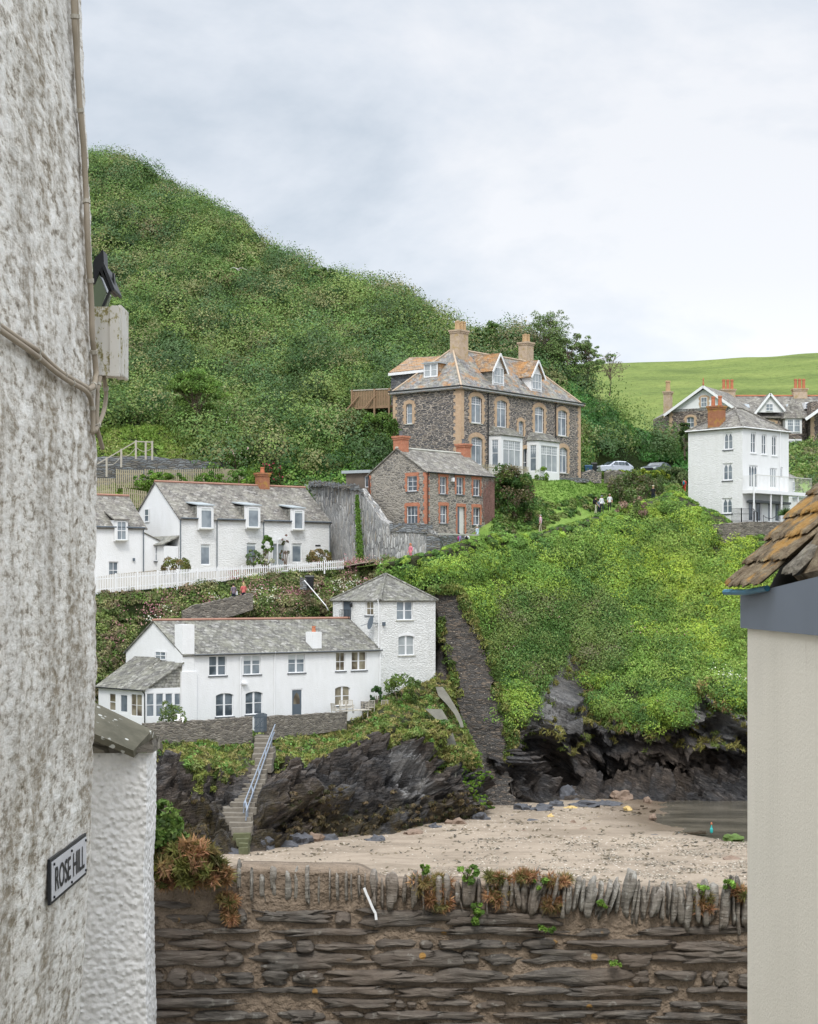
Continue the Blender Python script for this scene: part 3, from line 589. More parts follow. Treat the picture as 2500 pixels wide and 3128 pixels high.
# --- plateau: path, lawn, villa garden, car park
plat = [(1090, [(1732, 152), (1730, 155), (1700, 166), (1560, 170), (1520, 175)]),
 (1200, [(1720, 151), (1716, 153), (1680, 160), (1540, 165.5), (1480, 168)]),
 (1330, [(1692, 150.5), (1682, 151.5), (1632, 157), (1520, 164.5), (1440, 166.5)]),
 (1420, [(1662, 153), (1655, 155), (1625, 159), (1440, 166.5), (1428, 170)]),
 (1500, [(1640, 155.5), (1628, 157), (1570, 161), (1450, 167), (1438, 175)]),
 (1600, [(1642, 159), (1632, 160), (1548, 164), (1464, 169.8), (1448, 184)]),
 (1720, [(1612, 163), (1592, 164.4), (1530, 169), (1466, 174.4), (1452, 188)]),
 (1790, [(1585, 167), (1572, 169.5), (1518, 174), (1466, 181), (1454, 194)]),
 (1850, [(1575, 170), (1566, 175), (1512, 178.5), (1474, 190), (1458, 205)]),
 (1950, [(1548, 175), (1545, 179), (1500, 183), (1472, 196), (1458, 208)]),
 (2060, [(1508, 176), (1506, 178), (1492, 184), (1470, 198), (1450, 214)]),
 (2160, [(1562, 174.5), (1572, 178), (1560, 186), (1500, 200), (1440, 216)]),
 (2290, [(1622, 175), (1616, 178), (1590, 186), (1500, 200), (1400, 216)]),
 (2420, [(1625, 175), (1600, 182), (1520, 190), (1420, 200), (1360, 216)]),
 (2600, [(1630, 175), (1600, 182), (1500, 190), (1400, 200), (1330, 216)]),
 (3000, [(1630, 177), (1600, 182), (1500, 190), (1400, 200), (1330, 216)])]
S = Sheet(plat, 8, [8, 10, 20, 8]); PL = S; S.build('plateau_lawn', M['lawn'])
# --- the big scrub hill
hill = [(-700, [(1600, 148), (1420, 156), (1330, 161), (1000, 190), (640, 220), (330, 250), (320, 275)]), (-100, [(1600, 152), (1420, 160), (1330, 165), (1000, 195), (660, 225), (400, 252), (390, 275)]),
 (250, [(1580, 156), (1405, 166), (1330, 170), (1000, 205), (735, 235), (512, 258), (505, 280)]),
 (340, [(1575, 157), (1405, 166), (1330, 170), (1010, 204), (755, 233), (524, 256), (515, 278)]),
 (420, [(1575, 158), (1405, 166), (1335, 170), (1030, 203), (775, 231), (548, 253), (540, 275)]),
 (500, [(1570, 160), (1425, 165), (1350, 170), (1050, 200), (810, 228), (596, 250), (588, 270)]),
 (620, [(1560, 162), (1430, 166), (1350, 171), (1080, 198), (850, 222), (648, 245), (640, 262)]),
 (750, [(1540, 163), (1440, 166.5), (1350, 172), (1110, 196), (910, 216), (728, 238), (720, 255)]),
 (850, [(1530, 164), (1440, 167), (1340, 172), (1120, 194), (950, 212), (790, 232), (780, 248)]),
 (950, [(1520, 164), (1420, 168), (1330, 172), (1130, 192), (980, 208), (850, 226), (845, 240)]),
 (1130, [(1530, 162), (1440, 166.5), (1331, 172), (1180, 188), (1050, 203), (925, 218), (920, 232)]),
 (1300, [(1500, 164), (1430, 169), (1320, 174), (1200, 186), (1080, 198), (975, 212), (970, 226)]),
 (1400, [(1480, 171), (1400, 176), (1300, 180), (1200, 188), (1110, 198), (1030, 208), (1025, 222)]),
 (1550, [(1470, 181), (1400, 187), (1300, 190), (1200, 194), (1110, 200), (1055, 206), (1050, 218)]),
 (1650, [(1470, 187), (1400, 189), (1310, 191.5), (1230, 195), (1150, 201), (1090, 206), (1086, 214)]),
 (1740, [(1470, 190), (1415, 191.5), (1340, 193.5), (1270, 197), (1210, 201), (1150, 206), (1146, 212)]),
 (1850, [(1465, 198), (1420, 199), (1370, 200.5), (1320, 202), (1275, 204), (1240, 206), (1238, 210)]),
 (1950, [(1465, 205), (1430, 206), (1390, 207), (1355, 207.6), (1330, 208), (1310, 209), (1309, 212)]),
 (2060, [(1460, 209), (1440, 209.5), (1415, 210), (1395, 210.5), (1380, 211), (1368, 212), (1368, 216)]),
 (2180, [(1460, 211), (1450, 211.5), (1445, 212), (1440, 212.5), (1435, 213), (1425, 214), (1425, 218)])]
S = Sheet(hill, 7, [16, 12, 34, 30, 26, 4]); HL = S
_q = S.p.reshape(-1, 3); S.push((fbm(_q * .055, 4) * 3.2 + ridged(_q * [.035, .035, .012] + 3, 3) * 1.6 + fbm(_q * .2 + 7, 3) * 1.0 - 1.8).reshape(S.p.shape[:2]) * np.clip((np.repeat(S.row[None], S.p.shape[0], 0) - 1) / 1.5, 0, 1) * np.clip((2200 - S.px) / 700, .12, 1))
S.build('hillside', M['soil'])
# --- the far field
fld = [(1300, [(1430, 226), (1330, 262), (1220, 320), (1118, 420), (1150, 520)]),
 (1700, [(1430, 226), (1330, 262), (1220, 320), (1108, 420), (1150, 520)]),
 (1900, [(1420, 226), (1320, 262), (1210, 320), (1106, 420), (1150, 520)]),
 (2100, [(1420, 226), (1310, 262), (1200, 320), (1101, 420), (1150, 520)]),
 (2300, [(1420, 226), (1300, 262), (1190, 320), (1086, 420), (1130, 520)]),
 (2500, [(1420, 226), (1290, 262), (1180, 320), (1070, 420), (1120, 520)]),
 (3100, [(1420, 226), (1290, 262), (1160, 320), (1015, 420), (1060, 520)])]
S = Sheet(fld, 8, [20, 24, 30, 6]); FD = S; S.push((fbm(S.p.reshape(-1, 3) * .03, 3) * .8).reshape(S.p.shape[:2])); S.build('field', M['field'])

# ------------------------------------------------------------------ masses of scrub
G_H = [(0.093, 0.157, 0.050), (0.128, 0.214, 0.057), (0.214, 0.285, 0.085), (0.142, 0.235, 0.065), (0.235, 0.249, 0.106), (0.100, 0.171, 0.071), (0.185, 0.271, 0.071), (0.214, 0.199, 0.106)]
def mass(name, sheet, n, rad, nleaf, size, pal, keep=None, label=None, seed=0, squash=.8, aspect=1.7, up=.6, sc=90., droop=0, sink=.25, jit=.55, lj=.14, patch=.25, bj=.15, rs=None):
    p, nr, px, py = sheet.scatter(n, keep, seed); r_ = np.random.default_rng(seed + 1)
    R = rad[0] + (rad[1] - rad[0]) * r_.random(n) ** 1.5
    if rs is not None: R = R * rs(px, py)
    p = p - nr * (R * sink)[:, None]
    q, d, C = bush_leaves(p, nr, R, nleaf, pal, seed, up=up, squash=squash, lj=lj, bj=bj, tone=tones(px, py, len(pal), sc, seed, patch))
    if name == 'headland_bracken': g_ = np.repeat(np.clip((px - 1650) / 500, 0, 1) * np.clip(1 - np.abs(py - 1800) / 350, 0, 1), nleaf)[:, None]; C = C * (1 + g_ * [.38, .22, .0])
    o = leaves_mesh(name, q, d, C, size, M['leaf'], seed, aspect, droop, loc=(0, 0, 0), jit=jit); return tag(o, label, kind='stuff')
sm = lambda x, a, b: np.clip((x - a) / (b - a), 0, 1)
# big bushes on the hill
def k_hill(px, py): return (((py < 1318 + np.clip((px - 480) * .12, 0, 40)) | ((px > 600) & (py < 1440) & (px < 1320)) | (px > 1400)) * (1.0)) * np.where(px < 240, .15, 1) * np.where((px > 960) & (px < 1180) & (py > 1225) & (py < 1300), .12, 1) * np.where(px > 1720, .5, 1) * np.where((px > 1770) & (px < 2060) & (py > 1395), 0, 1)
mass('hillside_scrub', HL, 1450, (1.3, 3.9), 640, .20, G_H, k_hill, 'dense mixed green scrub covering the big hill', 11, .95, sc=70, sink=-.05, aspect=1.5, bj=.14, patch=.12, jit=.3, lj=.09)
mass('hillside_thicket', HL, 420, (1.4, 2.9), 520, .19, [(.05, .105, .035), (.065, .125, .04), (.08, .13, .05)], k_hill, 'dark green thickets standing out of the scrub hill', 17, 1.0, sc=60, sink=-.3, jit=.3, lj=.09)
mass('hillside_saplings', HL, 600, (.5, 1.3), 80, .20, [(0.180, 0.285, 0.083), (0.255, 0.345, 0.105), (0.270, 0.315, 0.135), (0.150, 0.240, 0.075)], k_hill, 'paler young bushes scattered over the scrub hill', 12, 1.15, sc=60, sink=-1.2, jit=.42, lj=.1)
mass('bank_bracken', HL, 1700, (.6, 1.4), 150, .20, [(0.084, 0.217, 0.063), (0.112, 0.280, 0.070), (0.091, 0.210, 0.070), (0.154, 0.280, 0.084)], lambda px, py: ((px > 1560) & (py < 1470)) * np.where((px > 1800) & (px < 1960) & (py > 1352), .05, 1) * np.where((px > 1770) & (px < 2060) & (py > 1400), 0, 1), 'deep green bracken on the bank behind the parked cars', 13, .8, sc=60)
# garden slope above the cottages
mass('garden_shrubs', HL, 900, (.6, 1.5), 110, .22, [(0.095, 0.203, 0.041), (0.135, 0.270, 0.054), (0.189, 0.311, 0.068), (0.068, 0.149, 0.041), (0.162, 0.216, 0.068)], lambda px, py: ((py > 1335) & (px > 620) & (px < 1340)) * 1.0, 'leafy garden shrubs climbing above the cottages', 14, .9, sc=40)
mass('rough_grass', HL, 9000, (.15, .4), 22, .20, [(.20, .31, .06), (.26, .36, .08), (.32, .36, .12)], lambda px, py: ((py > 1318) & (px < 720)) * 1.0, 'rough grass on the upper garden terrace', 15, .7, aspect=4, jit=1.0)
# headland
G_B = [(0.152, 0.274, 0.061), (0.207, 0.347, 0.073), (0.304, 0.438, 0.073), (0.122, 0.231, 0.061), (0.244, 0.365, 0.085), (0.171, 0.304, 0.061)]
CR = lambda px, py: np.clip((py - np.interp(px, [h[0] for h in head], [h[1][4][0] for h in head])) / 70, .22, 1)
G_D = [(0.095, 0.189, 0.047), (0.121, 0.230, 0.061), (0.189, 0.270, 0.081), (0.216, 0.297, 0.081), (0.203, 0.203, 0.108)]
darkpoly = [(1500, 1870), (1560, 1800), (1720, 1830), (1800, 1790), (1900, 1850), (1920, 2000), (1850, 2100), (1740, 2000), (1640, 2080), (1530, 2120), (1470, 1960)]
def dark(px, py):
    w = 45 * pn(np.stack([px / 70., py / 70., 0 * px + 2], -1).reshape(-1, 3)).reshape(np.shape(px)); return inpoly(px + w, py + w * .7, darkpoly)
mass('headland_bracken', HD, 2500, (.5, 2.0), 420, .125, G_B, lambda px, py: (veg_head(px, py) & ~dark(px, py) & ((px > 1400) | (py < 1800))) * np.where(px > 2330, .15, 1) * np.where(py > 2050, .6, 1), 'bright green bracken over the headland', 21, .75, sc=150, aspect=2.4, droop=.6, sink=.18, bj=.17, rs=CR, lj=.09, jit=.42)
mass('headland_scrub', HD, 800, (.7, 1.9), 340, .125, G_D, lambda px, py: (veg_head(px, py) & dark(px, py)) * 1.0, 'dark scrub on the middle of the headland', 22, .8, sc=60)
mass('bank_ivy', HD, 900, (.3, .7), 70, .18, [(0.126, 0.238, 0.049), (0.168, 0.210, 0.070), (0.224, 0.238, 0.084), (0.098, 0.182, 0.042)], lambda px, py: (veg_head(px, py) & (px > 1400) & (px < 1620) & (py > 1790)) * 1.0, 'ivy and grasses beside the tall slate wall', 23, .8, sc=40)
# fringe of dry grass where scrub meets rock
mass('cliff_grass', HD, 2600, (.2, .55), 26, .24, [(0.240, 0.240, 0.084), (0.312, 0.264, 0.108), (0.144, 0.204, 0.048), (0.360, 0.264, 0.120)], lambda px, py: (veg_head(px, py - 6) & ~veg_head(px, py + 55)) * np.where((px > 1480) & (px < 2350), 1, .02), 'dry tufted grass hanging over the cliff edge', 24, .8, aspect=5, jit=1.3, droop=1.5, sc=50)
mass('cliff_tufts', HD, 160, (.25, .6), 60, .22, [(.24, .22, .07), (.17, .21, .06)], lambda px, py: (~veg_head(px, py) & (py < 2290) & (px > 1500)) * 1.0, 'grass tufts rooted in the cliff cracks', 25, .8, aspect=5, jit=1.3, droop=1)
mass('terrace_grass', CL, 5600, (.2, .5), 44, .15, [(0.168, 0.228, 0.060), (0.240, 0.276, 0.072), (0.324, 0.300, 0.108), (0.132, 0.192, 0.048), (0.372, 0.312, 0.144)], lambda px, py: veg_cliff(px, py) * np.where((px > 762) & (px < 838), 0, 1) * np.where(py < 2215, np.where(px > 1080, 1, 0), 1), 'grass on the ledges below the lower cottage', 26, .7, aspect=5, jit=1.2, sc=50, bj=.2)
mass('terrace_herbs', CL, 420, (.3, .6), 70, .17, [(0.104, 0.221, 0.046), (0.156, 0.273, 0.065), (0.221, 0.273, 0.091)], lambda px, py: veg_cliff(px, py) * np.where(py < 2225, np.where(px > 1130, 1, 0), 1), 'low herbs among the ledge grass', 27, .8, sc=40)
mass('seaweed', CL, 520, (.15, .34), 60, .13, [(.07, .055, .025), (.12, .09, .045), (.17, .125, .07), (.06, .06, .03)], lambda px, py: ((py > 2450) & ((px > 850) & (px < 1450) | (px > 560) & (px < 640))) * sm(py, 2430, 2520) * (.25 + 1.5 * np.clip(fbm(np.stack([px / 60., py / 40., 0 * px], -1).reshape(-1, 3), 3).reshape(np.shape(px)), 0, 1)), 'brown seaweed hanging on the lower rocks', 28, .6, aspect=3, droop=2, sc=60)
# bank between fence and lower cottage
G_G = [(0.163, 0.225, 0.069), (0.213, 0.275, 0.081), (0.125, 0.175, 0.056), (0.275, 0.275, 0.125), (0.250, 0.200, 0.125), (0.150, 0.237, 0.062)]
mass('bank_plants', BK, 1700, (.3, .9), 130, .14, G_G, lambda px, py: (np.where(px < 240, .2, 1) * ((py < 1850) | (px < 420) | (px > 480) & (py < 2010))) * 1.0, 'mixed garden plants on the bank below the picket fence', 31, .8, sc=45, bj=.22)
def flowers(name, sheet, n, per, cols, keep, label, seed, size=.11, spread=.5, h=.55):
    p, nr, px, py = sheet.scatter(n, keep, seed); r_ = np.random.default_rng(seed)
    q = (p[:, None] + r_.normal(size=(n, per, 3)) * spread * [1, 1, .5] + [0, 0, h]).reshape(-1, 3); cols = np.array(cols)
    C = np.repeat(cols[r_.integers(0, len(cols), n)], per, 0) * (1 + r_.normal(size=(n * per, 1)) * .15)
    o = leaves_mesh(name, q, np.tile([0, -1., .6], (n * per, 1)), C, size, M['leaf'], seed, 1.1, loc=(0, 0, 0)); return tag(o, label, kind='stuff')
STN = [(.42, .36, .29), (.30, .26, .21), (.17, .15, .125), (.50, .45, .38), (.23, .19, .15)]
pat = lambda px, py, a, b: np.clip(fbm(np.stack([px / a, py / b, 0 * px], -1).reshape(-1, 3), 3).reshape(np.shape(px)) * 2 + .3, 0, 1)
scatter_flat('shingle', SAND, 6500, lambda px, py: (py > 2560) * (py < 2790) * (px > 700) * (px < 2400) * np.clip((px - 1150) / 700, .04, 1) * pat(px, py, 130., 22.) ** 1.5, .12, STN, 'shingle and broken shell strewn over the lower beach', 45)
scatter_flat('beach_debris', SAND, 2200, lambda px, py: (py > 2440) * (py < 2780) * (px > 500) * (px < 2400) * pat(px, py, 90., 12.) ** 3, .22, [(.16, .13, .09), (.20, .16, .11), (.10, .085, .07)], 'scraps of weed and dark stone over the sand', 46, 2.6)
flowers('valerian_flowers', BK, 110, 34, [(.50, .22, .26), (.55, .30, .30), (.42, .16, .22), (.48, .30, .24)], lambda px, py: (px > 300) * (py < 2060) * (.1 + 2 * np.clip(fbm(np.stack([px / 70., py / 40., 0 * px], -1).reshape(-1, 3), 2).reshape(np.shape(px)), 0, 1)), 'pink valerian flowering on the bank below the fence', 41)
flowers('white_flowers', BK, 26, 30, [(.75, .76, .66), (.70, .72, .55)], lambda px, py: (px > 380) * (py < 1950) * 1.0, 'white flower heads among the bank plants', 42, .12, .35)
flowers('headland_flowers', HD, 34, 26, [(.50, .20, .26), (.55, .30, .32)], lambda px, py: (veg_head(px, py) & (py > 1850) & (px > 1450)) * 1.0, 'pink valerian on the lower headland', 43, .13, .5, .5)
flowers('headland_elder', HD, 5, 60, [(.75, .78, .62)], lambda px, py: inpoly(px, py, [(2180, 2080), (2270, 2090), (2270, 2140), (2190, 2140)]) * 1.0, 'white flower heads low on the headland', 44, .13, .6, .6)
# plateau: hedges and path-side growth
lawnpoly = [(1585, 1455), (1760, 1460), (1900, 1476), (1925, 1492), (1850, 1512), (1760, 1530), (1680, 1550), (1625, 1520)]
mass('path_hedge', PL, 1500, (.4, 1.1), 100, .20, [(0.095, 0.176, 0.041), (0.135, 0.243, 0.054), (0.176, 0.230, 0.068), (0.074, 0.149, 0.041), (0.189, 0.189, 0.081)],
     lambda px, py: ((~inpoly(px, py, lawnpoly)) & (py < 1640) & (py > 1474) & (px > 1500) & (px < 2230)) * np.where((px > 1560) & (px < 2000) & (py > np.interp(px, [1560, 1640, 1720, 1790, 1850, 1950], [1618, 1622, 1585, 1566, 1560, 1538])), 0, 1) * np.where(px < 1680, 2.5, 1), 'mixed hedge growth between the footpath and the lawn', 32, .9, sc=50, rs=lambda px, py: np.where(px > 1600, .6, 1) * np.where((py > 1490), .8, 1))
mass('lawn_grass', PL, 3000, (.04, .10), 10, .10, [(0.120, 0.240, 0.042), (0.168, 0.312, 0.054), (0.204, 0.324, 0.072), (0.240, 0.312, 0.096)], lambda px, py: inpoly(px, py, lawnpoly) * 1.0, 'long grass of the sloping lawn', 33, .7, aspect=4, jit=1.2)
mass('slope_scrub', PL, 900, (.6, 1.6), 100, .24, G_H, lambda px, py: ((px > 2395) & (py < 1600)) * 1.0, 'green scrub beyond the tall white house', 34, .9, sc=50)
# ------------------------------------------------------------------ houses
def zoomf(ox, oy, s): return lambda x, y: (ox + x * s, oy + y * s)
Z1 = zoomf(250, 1250, .34823); Z2 = zoomf(700, 1250, .34823); Z3 = zoomf(1050, 950, .46431); Z4 = zoomf(1900, 1050, .34823)
Z5 = zoomf(280, 1700, .34823); Z6 = zoomf(850, 1700, .34823); ZA = zoomf(400, 2150, .46431); ZQ = zoomf(1150, 1800, .37106); ZC = zoomf(1550, 1900, .46431)
ZP = zoomf(1700, 1350, .26117)
UP = V((0, 0, 1))
class Wall:                            # a vertical wall plane; A is its left end and B its right end seen from outside
    def __init__(s, A, B):
        s.o = V((A[0], A[1], 0)); d = V((B[0] - A[0], B[1] - A[1], 0)); s.L = d.length; s.d = d / s.L; s.n = V((s.d.y, -s.d.x, 0))
    @staticmethod
    def px(pa, Ya, pb, Yb): return Wall(((pa - CX) * Ya / F, Ya), ((pb - CX) * Yb / F, Yb))
    def off(s, k): w = Wall(s.o + s.n * k, s.o + s.n * k + s.d * s.L); return w
    def uz(s, q):
        t = (q[0] - CX) / F; u = (t * s.o.y - s.o.x) / (s.d.x - t * s.d.y); Y = s.o.y + u * s.d.y; return u, (H - q[1]) * Y / F
    def at(s, u, z, out=0.0): return s.o + s.d * u + s.n * out + UP * z
    def end(s): return s.o + s.d * s.L
    def rect(s, q0, q1):
        a, b = s.uz(q0), s.uz(q1); c, d = s.uz((q0[0], q1[1])), s.uz((q1[0], q0[1]))
        return (a[0], (c[1] + b[1]) / 2, b[0], (a[1] + d[1]) / 2)      # u0,z0,u1,z1
def ray_plane(q, p0, n):
    d = V(((q[0] - CX) / F, 1, (H - q[1]) / F)); return d * (V(p0).dot(n) / d.dot(n))
def panel(mb, w, z0, z1, holes=(), m=0, u0=0.0, u1=None, rev=.16, mr=None):
    u1 = w.L if u1 is None else u1; us = sorted({u0, u1, *[h[0] for h in holes], *[h[2] for h in holes]}); zs = sorted({z0, z1, *[h[1] for h in holes], *[h[3] for h in holes]})
    us = [u for u in us if u0 <= u <= u1]; zs = [z for z in zs if z0 <= z <= z1]
    for a, b in zip(us, us[1:]):
        for c, d in zip(zs, zs[1:]):
            um, zm = (a + b) / 2, (c + d) / 2
            if any(h[0] < um < h[2] and h[1] < zm < h[3] for h in holes): continue
            mb.poly([w.at(a, c), w.at(b, c), w.at(b, d), w.at(a, d)], m)
    mr = m if mr is None else mr
    for h in holes:
        a, c, b, d = h[:4]
        for p, q in (((a, c), (b, c)), ((b, c), (b, d)), ((b, d), (a, d)), ((a, d), (a, c))):
            mb.poly([w.at(*p), w.at(*q), w.at(*q, -rev), w.at(*p, -rev)], mr)
def vbox(mb, w, u0, z0, u1, z1, o0, o1, m=0):          # box on a wall plane between outward offsets o0<o1
    return mb.hexa([w.at(u0, z0, o0), w.at(u1, z0, o0), w.at(u1, z0, o1), w.at(u0, z0, o1)], [w.at(u0, z1, o0), w.at(u1, z1, o0), w.at(u1, z1, o1), w.at(u0, z1, o1)], m)
STY = dict(pair=([(.5, .16)], [(.5, .045)]), s22=([(.5, .03)], [(.5, .05)]), s11=([], [(.5, .05)]), one=([], []), s23=([(.5, .03)], [(.33, .03), (.66, .03)]), s32=([(.333, .03), (.667, .03)], [(.5, .05)]),
           villa=([(.5, .07)], [(.70, .07)]), twin=([(.5, .05)], [(.5, .03)]), bay3=([(.333, .06), (.667, .06)], [(.66, .06)]), lanc=([(.5, .09)], [(.5, .03)]), lanc3=([(.333, .07), (.667, .07)], []), quad=([(.25, .1), (.5, .1), (.75, .1)], [(.48, .04)]))
def window(T, w, r, style='pair', glass='glass', frame='white_paint', sill=None, fw=.055, dep=.13, name='window', proud=0.0, blind=0, grid=None, lancet=False, sillw=.10, panes=True):
    u0, z0, u1, z1 = r; fr = MB(); v, h = STY[style]; dd = -dep + proud; W_, H_ = u1 - u0, z1 - z0; fo = dd + .05
    vbox(fr, w, u0, z0, u0 + fw, z1, dd, fo); vbox(fr, w, u1 - fw, z0, u1, z1, dd, fo); vbox(fr, w, u0 + fw, z0, u1 - fw, z0 + fw * 1.2, dd, fo + .004); vbox(fr, w, u0 + fw, z1 - fw, u1 - fw, z1, dd, fo - .003)
    iu0, iu1, iz0, iz1 = u0 + fw, u1 - fw, z0 + fw * 1.2, z1 - fw
    for f_, t in v: c = u0 + W_ * f_; vbox(fr, w, c - t / 2, iz0, c + t / 2, iz1, dd, fo - .006)
    for f_, t in h: c = z0 + H_ * f_; vbox(fr, w, iu0, c - t / 2, iu1, c + t / 2, dd, fo - .010)
    if grid:                                            # small panes in the top light
        za = z0 + H_ * grid[0] + .03; nx, ny = grid[1:]
        for k in range(1, nx): c = iu0 + (iu1 - iu0) * k / nx; vbox(fr, w, c - .012, za, c + .012, iz1, dd, fo - .02)
        for k in range(1, ny): c = za + (iz1 - za) * k / ny; vbox(fr, w, iu0, c - .012, iu1, c + .012, dd, fo - .024)
    if lancet:                                          # pointed heads: white spandrels in each light
        cs = [0] + [f_ for f_, t in v] + [1]
        for a, b in zip(cs, cs[1:]):
            ua, ub = u0 + W_ * a + (fw if a == 0 else .02), u0 + W_ * b - (fw if b == 1 else .02); um = (ua + ub) / 2; hh = (ub - ua) * .95
            for sgn, ue in ((1, ua), (-1, ub)):
                pts = [w.at(ue, iz1 - hh, fo - .03), w.at(ue, iz1, fo - .03), w.at(um, iz1, fo - .03), w.at(um + (ue - um) * .42, iz1 - hh * .32, fo - .03), w.at(um + (ue - um) * .8, iz1 - hh * .68, fo - .03)]
                fr.prism(pts if sgn > 0 else pts[::-1], w.n * .02)
    o = fr.build(name, M[frame], T)
    if panes:
        g = MB(); g.poly([w.at(u0, z0, dd + .012), w.at(u1, z0, dd + .012), w.at(u1, z1, dd + .012), w.at(u0, z1, dd + .012)]); g.build('pane', M[glass], o)
        if blind:
            g = MB(); g.poly([w.at(iu0, iz1 - (iz1 - iz0) * blind, dd + .016), w.at(iu1, iz1 - (iz1 - iz0) * blind, dd + .016), w.at(iu1, iz1, dd + .016), w.at(iu0, iz1, dd + .016)]); g.build('blind', M['blind'], o)
    if sill:
        sb = MB(); vbox(sb, w, u0 - sillw, z0 - .09, u1 + sillw, z0 - .003, -dep, .07 + proud); sb.build('sill', M[sill], o)
    return o
def arch(mb, w, r, band, rise, out=.03, m=0, n=8, dep=.05):      # segmental head over a rectangular hole
    u0, z0, u1, z1 = r; um = (u0 + u1) / 2; hw = (u1 - u0) / 2
    zi = lambda u: z1 - rise * ((u - um) / hw) ** 2
    for k in range(n):
        a, b = u0 + (u1 - u0) * k / n, u0 + (u1 - u0) * (k + 1) / n
        mb.hexa([w.at(a, zi(a), -dep), w.at(b, zi(b), -dep), w.at(b, zi(b), out), w.at(a, zi(a), out)], [w.at(a, zi(a) + band, -dep), w.at(b, zi(b) + band, -dep), w.at(b, zi(b) + band, out), w.at(a, zi(a) + band, out)], m)
def surround(T, w, r, bw, mat, rise=.12, name='brick_surround', head=.24, out=.03):
    mb = MB(); u0, z0, u1, z1 = r; z = z0 - .02; k = 0
    zt = z1 - rise + head * .9
    while z < zt:
        ww = bw if k % 2 else bw * .68; ze = min(z + .3, zt)
        vbox(mb, w, u0 - ww, z, u0, ze, -.05, out); vbox(mb, w, u1, z, u1 + ww, ze, -.05, out); z += .3; k += 1
    arch(mb, w, (u0 - bw * .35, z0, u1 + bw * .35, z1 + (rise * .3)), head, rise * 1.2 + .001, out + .012)
    if rise > .01: arch(mb, w, r, .16, rise, out + .006)
    return mb.build(name, M[mat], T)
def quoins(mb, w, u, s, z0, z1, a=.45, b=.28, out=.03, hh=.32):
    z = z0; k = 0
    while z < z1:
        ww = a if k % 2 else b; ze = min(z + hh, z1); vbox(mb, w, *( (u, z, u + ww, ze) if s > 0 else (u - ww, z, u, ze)), -.04, out); z += hh; k += 1
def slab(mb, pts, t=.09, m=0):
    n = (V(pts[1]) - V(pts[0])).cross(V(pts[2]) - V(pts[0])).normalized()
    if n.z < 0: n = -n
    mb.prism(pts, -n * t, m)
def pipe(T, w, u, z0, z1, mat='grey_paint', r=.045, name='downpipe'):
    mb = MB(); mb.tube([w.at(u, z0, .09), w.at(u, z1 - .35, .09), w.at(u, z1 - .12, .16), w.at(u, z1, .2)], r, 6)
    return mb.build(name, M[mat], T)
def gutter(T, w, u0, u1, z, mat='grey_paint', out=.26, name='gutter'):
    mb = MB(); mb.tube([w.at(u0, z - .04, out), w.at(u1, z - .04, out)], .06, 6); return mb.build(name, M[mat], T)
def shell(T, w, width, z0, ze, zr, mF, mG, hF=(), hG=(), roof='slate', kind='gable', ov=.22, ev=.12, wl=True, ridge='ridge', zright=None, cut=None, revm=None, gm=True):
    """walls and roof of a house whose front is wall w (A left, B right); the rear is `width` behind it"""
    g = Wall(w.o - w.n * width, w.o)                    # left end wall, seen from the left
    k = Wall(w.end(), w.end() - w.n * width); bk = Wall(w.end() - w.n * width, w.o - w.n * width)
    mb = MB(); panel(mb, w, z0, ze, hF, 0, mr=revm); panel(mb, g, z0, ze, [h for h in hG if h[3] < ze], 1); panel(mb, k, z0, ze, (), 0); panel(mb, bk, z0, ze, (), 0)
    if kind == 'gable':
        for q in (g, k): mb.poly([q.at(0, ze), q.at(q.L, ze), q.at(q.L / 2, zr)], 1)
    mb.build('wall', [M[mF], M[mG]], T)
    R = MB(); sl = (zr - ze) / (width / 2); L = w.L
    P_ = lambda u, dist, lift=.05: w.at(u, ze + sl * dist + lift, -dist)
    if kind == 'gable':
        a, b = -ev, L + (ev if cut is None else cut)
        slab(R, [P_(a, -ov), P_(b, -ov), P_(b, width / 2), P_(a, width / 2)])
        Q = lambda u, dist: w.at(u, ze + sl * dist + .05, -(width - dist))
        slab(R, [Q(b, -ov), Q(a, -ov), Q(a, width / 2 - .003), Q(b, width / 2 - .003)])
        r_ = R.build('roof', M[roof], T)
        rb = MB(); rb.tube([w.at(a, zr + .07, -width / 2), w.at(b, zr + .07, -width / 2)], .12, 6); rb.build('ridge', M[ridge], r_)
    else:
        hw = width / 2; n_ = w.n; c = [w.at(-ov, ze - sl * ov + .05, ov), w.at(L + ov, ze - sl * ov + .05, ov), w.at(L + ov, ze - sl * ov + .05, -width - ov), w.at(-ov, ze - sl * ov + .05, -width - ov)]
        e1 = w.at(hw, zr, -hw); e2 = w.at(max(L - hw, hw + .01), zr, -hw)
        slab(R, [c[0], c[1], e2, e1]); slab(R, [c[3], c[0], e1], .088); slab(R, [c[1], c[2], e2], .088); slab(R, [c[2], c[3], e1, e2], .086)
        r_ = R.build('roof', M[roof], T); rb = MB()
        for p, q in ((c[0], e1), (c[3], e1), (c[1], e2), (c[2], e2), (e1, e2)): rb.tube([p + UP * .04, q + UP * .05], .10, 6)
        rb.build('ridge', M[ridge], r_)
    return g, k, sl, P_, r_
